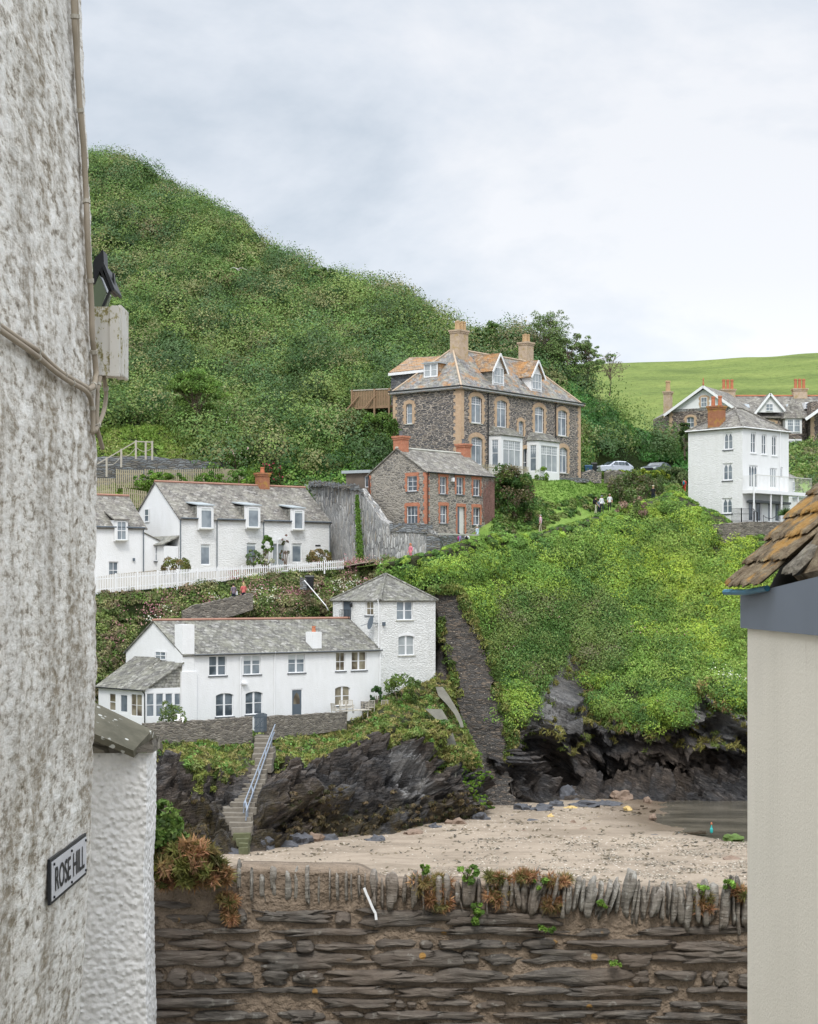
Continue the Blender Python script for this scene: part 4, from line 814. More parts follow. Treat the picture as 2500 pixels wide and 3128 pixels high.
def chimney(T, c, hx, hy, z0, z1, d, mat, pots=(), pot='clay', cap=True, name='chimney', band=True, ph=.55, pr=.13):
    mb = MB(); d = V(d).normalized(); e = UP.cross(d); c = V(c)
    B_ = lambda za, zb, k: mb.box((c.x, c.y, (za + zb) / 2), d, e, UP, hx + k, hy + k, (zb - za) / 2)
    B_(z0, z1 - .32, 0)
    if band: B_(z1 - .32, z1 - .16, .06); B_(z1 - .16, z1, .12)
    else: B_(z1 - .32, z1, .002)
    o = mb.build(name, M[mat], T)
    for px_ in pots:
        p = c + d * px_[0] + e * px_[1]; m2 = MB(); m2.lathe((p.x, p.y, z1), [(pr * 1.1, 0), (pr, .08), (pr * .85, ph * .8), (pr * 1.05, ph * .85), (pr, ph)], 8); m2.build('chimney_pot', M[pot], o)
    return o

# ---------- lower white cottage
w = Wall.px(560, 130, 1163, 142); T = thing('white_cottage', 'long two-storey white cottage with grey slate roof standing above the beach steps', 'cottage', w.at(w.L / 2, -9.3))
ze, zr, z0 = -4.33, -1.98, -10.2
R5 = lambda a, b, c, d: w.rect(Z5(a, b), Z5(c, d)); R6 = lambda a, b, c, d: w.rect(Z6(a, b), Z6(c, d))
ups = [R5(1033, 872, 1184, 1045), R5(1335, 864, 1484, 1035), R6(90, 855, 236, 1020), R6(508, 840, 590, 1004), R6(646, 834, 776, 998)]
los = [R5(1092, 1198, 1246, 1404), R5(1352, 1184, 1502, 1385), R6(500, 1138, 632, 1308)]; door = R6(118, 1162, 216, 1400)
g0 = Wall(w.o - w.n * 7.8, w.o); gw = g0.rect(Z5(566, 832), Z5(658, 905))
g, k, sl, RP, roofo = shell(T, w, 7.8, z0, ze, zr, 'white_smooth', 'white_smooth', ups + los + [door], [], 'slate_dark', cut=-.05)
for r_, s_, gl in zip(ups, ('pair', 'pair', 'pair', 's22', 'pair'), ('glass', 'glass_grey', 'glass_grey', 'glass_warm', 'glass_warm')): window(T, w, r_, s_, gl, sill='sill_slate', blind=.28 if gl == 'glass_grey' else 0)
for r_, gl in zip(los, ('glass', 'glass', 'glass_warm')):
    window(T, w, r_, 'pair', gl, sill='sill_slate'); 
for r_ in los: mb = MB(); arch(mb, w, r_, .22, .16, .004); mb.build('window_head', M['white_smooth'], T)
window(T, g, gw, 's22', 'glass_grey', proud=.16)
mb = MB(); u0, a, u1, b = door; vbox(mb, w, u0 + .08, a, u1 - .08, b - .08, -.12, -.07); dr = mb.build('door', M['grey_paint'], T)
mb = MB(); um = (u0 + u1) / 2; pts = [w.at(um - .3, b - 1.15, -.065), w.at(um + .3, b - 1.15, -.065), w.at(um + .3, b - .75, -.065), w.at(um + .17, b - .42, -.065), w.at(um, b - .25, -.065), w.at(um - .17, b - .42, -.065), w.at(um - .3, b - .75, -.065)]
mb.poly(pts); mb.build('door_glass', M['glass_warm'], dr)
mb = MB(); vbox(mb, w, u0, a, u0 + .08, b, -.13, -.03); vbox(mb, w, u1 - .08, a, u1, b, -.13, -.03); vbox(mb, w, u0 + .08, b - .08, u1 - .08, b, -.13, -.035); mb.build('door_frame', M['white_paint'], dr)
uc = w.uz(Z5(845, 700))[0]; ztop = w.uz(Z5(840, 596))[1]
chimney(T, w.at(uc, 0, -.42), .52, .5, z0, ztop, w.d, 'white_smooth', band=False, name='chimney_breast')
mb = MB(); vbox(mb, w, uc - .66, z0, uc + .7, -5.6, -.3, .16); mb.build('buttress', M['white_smooth'], T)
u2 = w.uz(Z6(356, 700))[0]; zc = w.uz(Z6(356, 668))[1]
chimney(T, w.at(u2, 0, -.62), .45, .42, ze - .1, zc + .05, w.d, 'white_smooth', [(0, 0)], 'clay', band=False, ph=.45, pr=.16)
pipe(T, w, w.uz(Z5(1300, 1000))[0], z0, ze - .3, 'white_paint'); pipe(T, w, w.uz(Z5(1602, 1000))[0], z0, ze, 'white_paint'); pipe(T, w, w.L - .12, z0, ze, 'white_paint', .06)
gutter(T, w, .8, w.L, ze - .03, 'sill_slate')
mb = MB(); vbox(mb, w, *w.rect(Z5(1315, 1120), Z5(1358, 1105))[:2], *w.rect(Z5(1315, 1120), Z5(1358, 1105))[2:], 0, .3); mb.build('outside_lamp', M['white_paint'], T)
LC = w
# conservatory against its left gable: a lean-to with slate roof
C0 = w.at(-3.2, 0); cf = Wall(C0, w.o); cl = Wall(C0 - w.n * 6.4, C0); zE, zT, zb = -6.72, -4.95, -9.6
T = thing('conservatory', 'white glazed lean-to with slate roof on the left gable of the lower cottage', 'conservatory', cf.at(1.6, -9.0))
mb = MB(); rf = [cf.rect(Z5(a, 1200), Z5(b, 1405)) for a, b in ((484, 550), (566, 632), (648, 712), (728, 790))]; rl = [cl.rect(Z5(156, 1200), Z5(212, 1352)), cl.rect(Z5(246, 1200), Z5(320, 1380)), cl.rect(Z5(345, 1205), Z5(443, 1403))]
panel(mb, cf, zb, zE, rf, 0, rev=.08); panel(mb, cl, zb, zE, rl, 0, rev=.08); mb.poly([cf.at(0, zE), cf.at(3.2, zE), cf.at(3.2, zT)], 1)
bk = Wall(w.o - w.n * 6.4, C0 - w.n * 6.4); mb.poly([bk.at(0, zb), bk.at(3.2, zb), bk.at(3.2, zE), bk.at(0, zT)], 0); mb.build('wall', [M['white_paint'], M['slate_cheek']], T)
for r_ in rf: window(T, cf, r_, 's11', 'glass_grey', dep=.07, fw=.04)
window(T, cl, rl[0], 's11', 'glass_warm', dep=.07, fw=.05); window(T, cl, rl[1], 'one', 'glass', dep=.07, fw=.14, name='door'); window(T, cl, rl[2], 'twin', 'glass_warm', dep=.07, fw=.05)
mb = MB(); D = -w.n
a0 = C0 + UP * (zE - .1) + w.d * -.25 - D * .15; t0 = w.o + UP * (zT + .05) - D * .15
slab(mb, [a0, a0 + D * 3.0, t0 + D * 3.0 - w.d * .02, t0 - w.d * .02], .09)
mb.build('roof', M['slate_dark'], T); mb = MB()
up = UP * .26; slab(mb, [a0 + D * 3.25 + UP * .02, a0 + D * 6.7 + UP * .02, t0 + D * 6.7 + up, t0 + D * 3.25 + up], .09)
mb.build('roof', M['slate_dark'], T)
mb = MB(); mb.poly([a0 + D * 3.1, t0 + D * 3.1, t0 + D * 3.1 + up]); mb.poly([a0 + D * 3.0 + UP * .01, t0 + D * 3.0 + UP * .01, t0 + D * 3.26 + UP * .24, a0 + D * 3.26 + UP * .03]); mb.build('roof_step', M['slate_cheek'], T)
mb = MB(); mb.tube([cl.at(-.1, zE - .13, .22), cl.at(cl.L + .1, zE - .13, .22)], .05, 6); mb.tube([cl.at(cl.L - .02, zE - .2, .2), cl.at(cl.L + .03, zE - .4, .06), cl.at(cl.L + .03, zb, .06)], .045, 6); mb.build('gutter', M['black'], T)

# ---------- tower house
w = Wall(LC.at(LC.L, 0, .02), LC.at(LC.L + 5.75, 0, .02)); ze, zr = -.44, 1.62
T = thing('white_tower_house', 'square white rubble tower house with a pyramid slate roof', 'house', w.at(2.8, -7.9))
g0 = Wall(w.o - w.n * 6.1, w.o)
r1, r2 = w.rect(Z6(1042, 394), Z6(1182, 556)), w.rect(Z6(1056, 692), Z6(1196, 866)); rd_, rw = g0.rect(Z6(565, 392), Z6(640, 582)), g0.rect(Z6(768, 394), Z6(836, 516))
g, k, sl, RP, ro = shell(T, w, 6.1, -8.9, ze, zr, 'white_tower', 'white_tower', [r1, r2], [rd_, rw], 'slate_dark', kind='hip', ov=.18, ridge='slate_dark')
window(T, w, r1, 'pair', 'glass_grey', sill='sill_grey'); window(T, w, r2, 'pair', 'glass_net', sill='sill_grey'); mb = MB(); arch(mb, w, r2, .2, .14, .012); mb.build('window_head', M['white_smooth'], T)
window(T, g, rw, 's22', 'glass_warm', sill='sill_slate'); mb = MB(); vbox(mb, g, *rd_, -.16, -.12); dr = mb.build('door', M['grey_paint'], T)
mb = MB(); q = Z6(640, 582); ua, zc = g.uz(Z6(560, 470)); ub = g.uz(Z6(650, 470))[0]
for j in range(8): u = ua + (ub - ua) * j / 7; vbox(mb, g, u - .012, rd_[1] + .02, u + .012, zc, .20, .224)
vbox(mb, g, ua, zc, ub, zc + .04, .19, .23); mb.build('railing', M['black_iron'], T)
pipe(T, g, g.L - .12, -9, ze, 'white_paint', .05)
mb = MB(); p = g.at(g.L - .62, g.uz(Z6(852, 580))[1], .55); 
for a in range(12): 
    a0, a1 = 2 * math.pi * a / 12, 2 * math.pi * (a + 1) / 12; ax = V((-.72, -.55, .25)).normalized(); e1 = UP.cross(ax).normalized() * .36; e2 = ax.cross(e1).normalized() * .56
    mb.poly([p - ax * .06, p + e1 * math.cos(a0) + e2 * math.sin(a0), p + e1 * math.cos(a1) + e2 * math.sin(a1)]); mb.poly([p - ax * .09, p + e1 * math.cos(a1) + e2 * math.sin(a1), p + e1 * math.cos(a0) + e2 * math.sin(a0)])
mb.bar(p, p + V((-.75, -.35, -.25)), .04); mb.bar(p - ax * .08, w.at(.25, p.z - .1, .03), .05); mb.bar(w.at(.15, p.z - .1, .05), w.at(.35, p.z - .1, .05), .3)
mb.build('satellite_dish', M['grey_paint'], T)
mb = MB(); mb.lathe(g.at(rd_[2] + .25, rd_[3] - .5, .2), [(.04, 0), (.12, .08), (.14, .32), (.03, .42)], 6); mb.build('wall_lantern', M['black'], T)
TW = w

# ---------- long upper cottage
w = Wall.px(549, 150, 1008, 159); ze = 234 * 150 / F; zr = 9.55; z0 = 1.2
T = thing('white_cottage', 'long upper white cottage with three roof dormers behind the picket fence', 'cottage', w.at(w.L / 2, 1.9))
Ra = lambda f, a, b, c, d, W_=None: (W_ or w).rect(f(a, b), f(c, d))
lo = [Ra(Z1, 1046, 1184, 1130, 1366), Ra(Z1, 1448, 1172, 1534, 1366), Ra(Z2, 556, 1176, 640, 1345)]; dr_ = Ra(Z2, 380, 1184, 480, 1368)
g0 = Wall(w.o - w.n * 8.2, w.o); gw = g0.rect(Z1(555, 872), Z1(596, 992))
g, k, sl, RP, ro = shell(T, w, 8.2, z0, ze, zr, 'white_stone', 'white_smooth', lo + [dr_], [], 'slate', cut=.1)
for r_ in lo: window(T, w, r_, 'one', 'glass_grey', blind=.12, fw=.07)
window(T, g, gw, 's11', 'glass_grey', fw=.09, proud=.16)
mb = MB(); vbox(mb, w, dr_[0], dr_[1], dr_[2], dr_[3], -.15, -.1); mb.build('door', M['lead'], T)
for f, (a, b, c, d) in ((Z1, (1013, 850, 1140, 1058)), (Z1, (1428, 850, 1550, 1050)), (Z2, (540, 874, 644, 1066))):
    r_ = Ra(f, a, b, c, d); D = MB(); u0, a_, u1, b_ = r_; dpt = (b_ - ze) / sl + .3
    vbox(D, w, u0, ze - .1, u1, b_, -max(dpt, .6), .26); dm = D.build('dormer', M['slate_cheek'], T); D = MB(); vbox(D, w, u0 - .02, a_ - .02, u1 + .02, b_ - .01, 0, .30); D.build('dormer_front', M['white_smooth'], dm)
    window(dm, w, (u0 + .16, a_ + .12, u1 - .16, b_ - .12), 'one', 'glass_grey', proud=.115, fw=.07, blind=.14) if False else window(T, w, (u0 + .14, a_ + .1, u1 - .14, b_ - .12), 'one', 'glass_grey', proud=.44, fw=.08, blind=.12, sill='sill_grey')
    D = MB(); zt = b_ + .02; back = (zt + .35 - ze) / sl + .3
    D.hexa([w.at(u0 - .12, zt, .42), w.at(u1 + .12, zt, .42), w.at(u1 + .12, zt + .42, -back - .5), w.at(u0 - .12, zt + .42, -back - .5)], [w.at(u0 - .12, zt + .09, .42), w.at(u1 + .12, zt + .09, .42), w.at(u1 + .12, zt + .52, -back - .5), w.at(u0 - .12, zt + .52, -back - .5)])
    D.build('dormer_roof', M['lead'], dm)
cx, _ = Z2(596, 640); RPp = RP(w.uz((cx, 1580))[0], 4.1)
uu = w.uz(Z2(560, 990))[0]; chimney(T, w.at(uu - .55, 0, -4.1), .5, .42, 8.6, 10.75, w.d, 'red_brick_lichen', [(0, 0)], 'clay', ph=.5, pr=.2)
for u in (.05, w.uz(Z1(1183, 1100))[0], w.uz(Z1(1592, 1100))[0], w.L - .05): pipe(T, w, u, z0, ze)
for a, b in ((.1, w.uz(Z1(1010, 950))[0]), (w.uz(Z1(1185, 950))[0], w.uz(Z1(1425, 950))[0]), (w.uz(Z1(1592, 950))[0], w.uz(Z2(538, 950))[0]), (w.uz(Z2(650, 950))[0], w.L)): gutter(T, w, a, b, ze)
mb = MB(); vbox(mb, w, *Ra(Z2, 757, 1190, 802, 1203), 0, .03); mb.build('name_plaque', M['black'], T)
# trellis porch
pw = Ra(Z2, 360, 1130, 495, 1360); mb = MB(); u0, a_, u1, b_ = pw; um = (u0 + u1) / 2; hw = (u1 - u0) / 2
for o_ in (.12, .95):
    for s_ in (-1, 1): vbox(mb, w, um + s_ * hw * .8 - .04, z0, um + s_ * hw * .8 + .04, b_ - hw * .6, o_ - .04, o_ + .04)
for j in range(9):
    t0_, t1_ = math.pi * j / 9, math.pi * (j + 1) / 9
    for o_ in (.12, .40, .68, .95): mb.bar(w.at(um - hw * .85 * math.cos(t0_), b_ - hw * .6 + hw * .6 * math.sin(t0_), o_), w.at(um - hw * .85 * math.cos(t1_), b_ - hw * .6 + hw * .6 * math.sin(t1_), o_), .035)
    mb.bar(w.at(um - hw * .85 * math.cos(t0_), b_ - hw * .6 + hw * .6 * math.sin(t0_), .12), w.at(um - hw * .85 * math.cos(t1_), b_ - hw * .6 + hw * .6 * math.sin(t1_), .95), .03)
    mb.bar(w.at(um - hw * .85 * math.cos(t1_), b_ - hw * .6 + hw * .6 * math.sin(t1_), .12), w.at(um - hw * .85 * math.cos(t0_), b_ - hw * .6 + hw * .6 * math.sin(t0_), .95), .03)
mb.build('trellis_porch', M['white_paint'], T)
# slate porch on its left gable
cu = [g.uz(Z1(x, 1110))[0] for x in (625, 880)]; zt = g.uz(Z1(880, 1105))[1]; mb = MB(); zl = g.uz(Z1(830, 1190))[1]
slab(mb, [g.at(cu[0] - .3, zl, 1.7), g.at(g.L, zl, 1.7), g.at(g.L, zt, 0), g.at(cu[0] - .3, zt, 0)], .1); mb.build('porch_roof', M['slate_cheek'], T)
mb = MB(); vbox(mb, g, cu[0] + .3, z0, g.L - .1, zl - .12, .05, 1.4); mb.build('porch', M['white_smooth'], T)
UC = w

# ---------- leftmost cottage
w = Wall.px(120, 143.6, 440, 149.6); 
w = Wall((w.end() - V((.8, .6, 0)) * 9.5)[:2], w.end()[:2]); ze = 205 * 149 / F; zr = ze + 2.7
T = thing('white_cottage', 'white cottage at the left, half hidden by the rough near wall', 'cottage', w.at(w.L / 2, 1.5))
lo = [Ra(Z1, 238, 1336, 324, 1490)]
g, k, sl, RP, ro = shell(T, w, 6.2, .8, ze, zr, 'white_smooth', 'white_smooth', lo, [], 'slate', cut=.25)
window(T, w, lo[0], 's22', 'glass_grey', fw=.07)
r_ = Ra(Z1, 278, 975, 392, 1160); D = MB(); u0, a_, u1, b_ = r_; vbox(D, w, u0, a_, u1, b_, -1.6, .27); dm = D.build('dormer', M['white_smooth'], T)
window(T, w, (u0 + .16, a_ + .1, u1 - .16, b_ - .08), 's22', 'glass_grey', proud=.41, fw=.06, sill='sill_grey')
D = MB(); D.hexa([w.at(u0 - .15, b_, .4), w.at(u1 + .15, b_, .4), w.at(u1 + .15, b_ + 1.3, -2.9), w.at(u0 - .15, b_ + 1.3, -2.9)], [w.at(u0 - .15, b_ + .1, .4), w.at(u1 + .15, b_ + .1, .4), w.at(u1 + .15, b_ + 1.42, -2.9), w.at(u0 - .15, b_ + 1.42, -2.9)]); D.build('dormer_roof', M['slate'], dm)
gutter(T, w, 0, w.L, ze); pipe(T, w, w.L - .08, .9, ze)
ew = Wall(w.end(), w.at(w.L + 3.55, 0)); zA, zB_ = ew.uz(Z1(545, 1082))[1], ew.uz(Z1(800, 1245))[1]; er = Ra(Z1, 640, 1208, 692, 1332, ew)
mb = MB(); zm = er[3] + .05; panel(mb, ew, .9, zB_, [(er[0], er[1], er[2], min(er[3], zB_ - .01))] if er[3] < zB_ else [], 0)
if er[3] >= zB_:
    pass
mb.poly([ew.at(0, zB_), ew.at(ew.L, zB_), ew.at(0, zA)], 0); mb.poly([ew.at(ew.L, .9), ew.at(ew.L, .9, -3), ew.at(ew.L, zB_, -3), ew.at(ew.L, zB_)], 0); mb.build('extension', M['white_smooth'], T)
window(T, ew, er, 's11', 'glass_grey', proud=.16, sill='sill_slate')
mb = MB(); slab(mb, [ew.at(0, zA + .03, .1), ew.at(ew.L + .15, zB_ - .06, .1), ew.at(ew.L + .15, zB_ - .06, -3.2), ew.at(0, zA + .03, -3.2)], .08); mb.build('extension_roof', M['slate'], T)
mb = MB(); vbox(mb, w, *Ra(Z1, 447, 1306, 462, 1332), 0, .15); mb.build('outside_lamp', M['grey_paint'], T)

# ---------- stone cottage
K = 1.02; w = Wall.px(1303, 153, 1509, 159.8); ze = 375 * 153 / F; zr = 12.55; z0 = 4.6
T = thing('stone_cottage', 'small rubble cottage with red brick window surrounds and two red chimneys', 'cottage', w.at(w.L / 2, 5.8))
up = [Ra(Z3, 633, 1090, 678, 1204), Ra(Z3, 742, 1095, 788, 1207), Ra(Z3, 852, 1108, 898, 1217)]; lo = [Ra(Z3, 635, 1280, 680, 1397), Ra(Z3, 852, 1292, 898, 1407)]; dr_ = Ra(Z3, 748, 1287, 798, 1474)
g0 = Wall(w.o - w.n * 6.7, w.o); gu = [g0.rect(Z3(418, 1086), Z3(484, 1186)), g0.rect(Z3(416, 1284), Z3(488, 1406))]
g, k, sl, RP, ro = shell(T, w, 6.7, z0, ze, zr, 'cottage_stone', 'cottage_stone', up + lo + [dr_], gu, 'slate', ridge='sill_grey', ov=.15)
for r_ in up + lo: window(T, w, r_, 's22', 'glass', frame='white_paint', sill='sill_slate', dep=.18, fw=.05); surround(T, w, r_, .24, 'red_brick', rise=0.0, head=.28)
window(T, g, gu[0], 's23', 'glass', sill='sill_slate'); window(T, g, gu[1], 's32', 'glass'); [surround(T, g, r_, .26, 'red_brick', rise=.0, head=.3) for r_ in gu]
surround(T, w, dr_, .2, 'red_brick', rise=0.0, head=.26)
mb = MB(); vbox(mb, w, dr_[0], dr_[1], dr_[2], dr_[3], -.9, -.8); vbox(mb, w, dr_[0], dr_[1], dr_[0] + .3, dr_[3], -.3, -.02); mb.build('door', M['grey_paint'], T)
mb = MB(); vbox(mb, w, dr_[0] + .3, dr_[1], dr_[2], dr_[3], -.2, -.15); mb.build('door_jamb', M['old_white'], T)
mb = MB(); quoins(mb, w, 0, 1, z0, ze - .05, .40, .25); quoins(mb, g, g.L, -1, z0, ze - .05, .36, .22); mb.build('corner_quoins', M['red_brick'], T); mb = MB(); quoins(mb, g, 0, 1, z0, ze - .05, .3, .2); mb.build('corner_quoins', M['red_brick'], T)
chimney(T, g.at(g.L / 2, 0, -.5), .52, .42, zr - .7, 13.65, g.d, 'red_brick', [(0, 0)], 'sill_slate', ph=.45, pr=.16)
chimney(T, w.at(w.L - .2, 0, -3.35), .42, .5, zr - .6, 13.5, w.d, 'red_brick', [(0, 0)], 'sill_slate', ph=.45, pr=.16)
pipe(T, w, .12, z0, ze, 'black'); gutter(T, w, 0, w.L, ze - .02, 'black', out=.2); pipe(T, g, .15, z0, ze - .1, 'black')
mb = MB(); vbox(mb, w, *Ra(Z3, 708, 1098, 720, 1122), 0, .2); mb.build('alarm_box', M['white_paint'], T)
SCW = w
# boarded extension behind its left side
ew = Wall(g.at(-1.6, 0, -.4), g.at(0, 0, -.4)); ew = Wall(ew.o + V((-1.1, .1, 0)), ew.end()); z1_ = g.uz(Z3(180, 1062))[1]
T = thing('timber_extension', 'small boarded flat-roofed extension at the left of the rubble cottage', 'extension', ew.at(1.3, 5.8))
er = ew.rect(Z3(138, 1086), Z3(176, 1160)); mb = MB(); panel(mb, ew, 4.5, z1_, [er], 0); bx = Wall(ew.o - ew.n * 3.2, ew.o); panel(mb, bx, 4.5, z1_, (), 0); mb.build('wall', M['board'], T); window(T, ew, er, 'one', 'glass', sill=None)
mb = MB(); mb.hexa([ew.at(-.3, z1_, .3), ew.at(2.55, z1_, .3), ew.at(2.55, z1_, -3.4), ew.at(-.3, z1_, -3.4)], [ew.at(-.3, z1_ + .25, .3), ew.at(2.55, z1_ + .25, .3), ew.at(2.55, z1_ + .3, -3.4), ew.at(-.3, z1_ + .3, -3.4)]); mb.build('roof', M['lead'], T)

# ---------- the villa
w = Wall.px(1409, 164.3, 1774, 179.8); ze = 641 * 164.3 / F - .12; zr = 23.15; z0 = 8.3; WD = 8.0
T = thing('stone_villa', 'large hipped stone villa with buff brick trim and two white bays', 'villa', w.at(w.L / 2, 11.1))
up = [Ra(Z3, 840, 560, 910, 738), Ra(Z3, 1008, 587, 1074, 766), Ra(Z3, 1258, 630, 1318, 801), Ra(Z3, 1410, 653, 1470, 822)]; sm_ = Ra(Z3, 1151, 724, 1184, 822)
lo = [Ra(Z3, 840, 828, 914, 1010), Ra(Z3, 1420, 898, 1472, 1066)]; md = Ra(Z3, 1180, 905, 1212, 1085)
g0 = Wall(w.o - w.n * WD, w.o); gr = g0.rect(Z3(412, 610), Z3(452, 742))
g, k, sl, RP, ro = shell(T, w, WD, z0, ze, zr, 'villa_stone', 'villa_stone', up + [sm_, md] + lo, [gr], 'slate_orange', kind='hip', ov=.32, ridge='ridge_pale')
for r_ in up + lo: window(T, w, r_, 'villa', 'glass_grey', dep=.17, fw=.08, grid=(.70, 6, 3), sill='sill_grey'); surround(T, w, r_, .46, 'tan_brick', rise=.22, head=.34)
for r_ in (sm_,): window(T, w, r_, 's23', 'glass_grey', dep=.17, fw=.05); surround(T, w, r_, .34, 'tan_brick', rise=.14, head=.3)
window(T, w, md, 's22', 'glass', dep=.17, name='door'); surround(T, w, md, .34, 'tan_brick', rise=.14, head=.3)
window(T, g, gr, 's11', 'glass_grey', dep=.17, fw=.06, sill='sill_grey'); surround(T, g, gr, .40, 'tan_brick', rise=.1, head=.32)
mb = MB(); quoins(mb, w, 0, 1, z0, ze - .2, .45, .42); quoins(mb, g, g.L, -1, z0, ze - .2, .85, .62); mb.build('corner_quoins', M['tan_brick'], T); mb = MB(); quoins(mb, g, 0, 1, z0, ze - .2, .5, .3); mb.build('corner_quoins', M['tan_brick'], T); mb = MB(); quoins(mb, w, w.L, -1, z0, ze - .2, .55, .4); mb.build('corner_quoins', M['tan_brick'], T)
mb = MB(); vbox(mb, w, -.2, ze - .2, w.L + .2, ze - .02, .02, .28); vbox(mb, g, -.2, ze - .2, g.L + .02, ze - .02, .02, .28); mb.build('eaves_board', M['white_paint'], T)
mb = MB(); mb.tube([w.at(-.3, ze - .02, .36), w.at(w.L + .3, ze - .02, .36)], .07, 6); mb.tube([g.at(-.3, ze - .02, .36), g.at(g.L + .3, ze - .02, .36)], .07, 6); mb.build('gutter', M['black'], T)
for x in (947, 1392): pipe(T, w, w.uz(Z3(x, 800))[0], z0, ze - .1, 'black', .055)
# bays
for (a, b, yt, yb, ye) in ((985, 1178, 812, 1100, 770), (1235, 1420, 848, 1105, 808)):
    dp = 1.15; fo_ = w.off(dp); u0 = fo_.uz(Z3(a + 50, 900))[0]; u1 = fo_.uz(Z3(b, 900))[0]; zt = fo_.uz(Z3((a + b) / 2, yt + 6))[1]; zb = 10.3; zrf = w.uz(Z3(a + 40, ye))[1] + .1
    u0b, u1b = min(w.uz(Z3(a, 900))[0], u0 - .35), u1 + .4
    F0, F1 = w.at(u0, 0, dp), w.at(u1, 0, dp); fw_ = Wall(F0, F1); lw = Wall(w.at(u0b, 0), F0); rw_ = Wall(F1, w.at(u1b, 0))
    bm = MB(); wh = zt - 2.95; fr_ = (.4, wh, fw_.L - .3, zt - .45); lr = (.3, wh, lw.L - .25, zt - .45)
    panel(bm, fw_, zb, zt, [fr_], 0, rev=.1); panel(bm, lw, zb, zt, [lr], 0, rev=.1); panel(bm, rw_, zb, zt, (), 0); bay = bm.build('bay', M['white_smooth'], T)
    window(T, fw_, fr_, 'bay3', 'glass_net', dep=.09, grid=(.66, 9, 3)); window(T, lw, lr, 's11', 'glass_grey', dep=.09, grid=(.66, 3, 3))
    R = MB(); c = [w.at(u0b - .15, zt, 0), fw_.at(-.12, zt, .15), fw_.at(fw_.L + .12, zt, .15), w.at(u1b + .15, zt, 0)]; t = [w.at(u0b + .5, zrf, .02), w.at(u0 + .35, zrf, .03), w.at(u1 - .3, zrf, .03), w.at(u1b - .3, zrf, .02)]
    for j in range(3): slab(R, [c[j], c[j + 1], t[j + 1], t[j]], .08 + .002 * j)
    R.build('bay_roof', M['slate_dark'], bay)
# dormers on the front roof
nrm = (w.at(0, ze + .05) - RP(0, 1)).cross(w.d).normalized()
def gdormer(T, qb0, qb1, qtop, qap, mat_cheek, roofmat, deep=3.2):
    p0 = ray_plane(qb0, RP(0, 0, .05), nrm); off = (p0 - w.o).dot(w.n); dw = w.off(off)
    u0 = dw.uz(qb0)[0]; u1 = dw.uz(qb1)[0]; zb = dw.uz(qb0)[1] - .1; zs = dw.uz(qtop)[1]; za = dw.uz(qap)[1]; um = (u0 + u1) / 2
    D = MB(); D.poly([dw.at(u0, zb), dw.at(u1, zb), dw.at(u1, zs), dw.at(um, za), dw.at(u0, zs)], 0)
    dl = (zs - zb) / sl + .2
    D.poly([dw.at(u0, zb, 0), dw.at(u0, zs, 0), dw.at(u0, zs, -dl)], 1); D.poly([dw.at(u1, zb, 0), dw.at(u1, zs, -dl), dw.at(u1, zs, 0)], 1)
    dm = D.build('dormer', [M['white_smooth'], M[mat_cheek]], T)
    window(T, dw, (u0 + .18, zb + .25, u1 - .18, zs + .05), 's32', 'glass_net', proud=.16, fw=.05)
    R = MB(); dr2 = (za - zb) / sl + .3; e = .28
    for s_, ue in ((-1, u0), (1, u1)):
        tz = (za - zs) / (um - u0); 
        pts = [dw.at(ue + s_ * e, zs - tz * e + .03, .3), dw.at(um, za + .06 + .002 * s_, .3), dw.at(um, za + .06 + .002 * s_, -dr2), dw.at(ue + s_ * e, zs - tz * e + .03, -dl - .1)]
        slab(R, pts, .08)
    R.build('dormer_roof', M[roofmat], dm); B2 = MB()
    for s_, ue in ((-1, u0), (1, u1)): B2.bar(dw.at(ue + s_ * e, zs - tz * e - .06, .31), dw.at(um, za - .03, .31), .05, .18)
    B2.build('bargeboard', M['white_paint'], dm)
gdormer(T, Z3(978, 482), Z3(1056, 486), Z3(985, 372), Z3(1030, 284), 'slate_cheek', 'slate_rust')
gdormer(T, Z3(1232, 522), Z3(1304, 526), Z3(1240, 412), Z3(1284, 330), 'white_smooth', 'slate_rust')
# side dormer with a flat head
gn = (g.at(0, ze + .05) - g.at(0, ze + .05 + sl, -1)).cross(g.d).normalized(); p0 = ray_plane(Z3(535, 434), g.at(0, ze + .05), gn); dw = g.off((p0 - g.o).dot(g.n))
r_ = dw.rect(Z3(532, 345), Z3(622, 436)); D = MB(); vbox(D, dw, r_[0], r_[1], r_[2], r_[3], -(r_[3] - r_[1]) / sl - .1, 0, 0); dm = D.build('dormer', M['slate_rust'], T); window(T, dw, (r_[0], r_[1], r_[2], r_[3]), 'pair', 'glass_net', proud=.18, fw=.10)
D = MB(); vbox(D, dw, r_[0] - .12, r_[3], r_[2] + .1, r_[3] + .1, -(r_[3] - r_[1]) / sl - .5, .25); D.build('dormer_roof', M['lead'], dm)
# chimneys
cc = w.at(4.35, 0, -WD / 2 + .5); chimney(T, cc, .70, .55, 21.3, (H - Z3(0, 128)[1]) * cc.y / F, w.d, 'tan_brick_lichen', [(-.5, -.24), (-.17, .2), (.17, -.22), (.5, .2), (.5, -.26)], 'clay_tan', ph=.85, pr=.16)
cc = w.at(w.L - 2.9, 0, -WD / 2 - .6); chimney(T, cc, .58, .52, 20.3, (H - Z3(0, 207)[1]) * cc.y / F, w.d, 'tan_brick_lichen', [(-.4, -.22), (-.12, .2), (.15, -.2), (.4, .2)], 'clay_tan', ph=.8, pr=.15)
VW = w
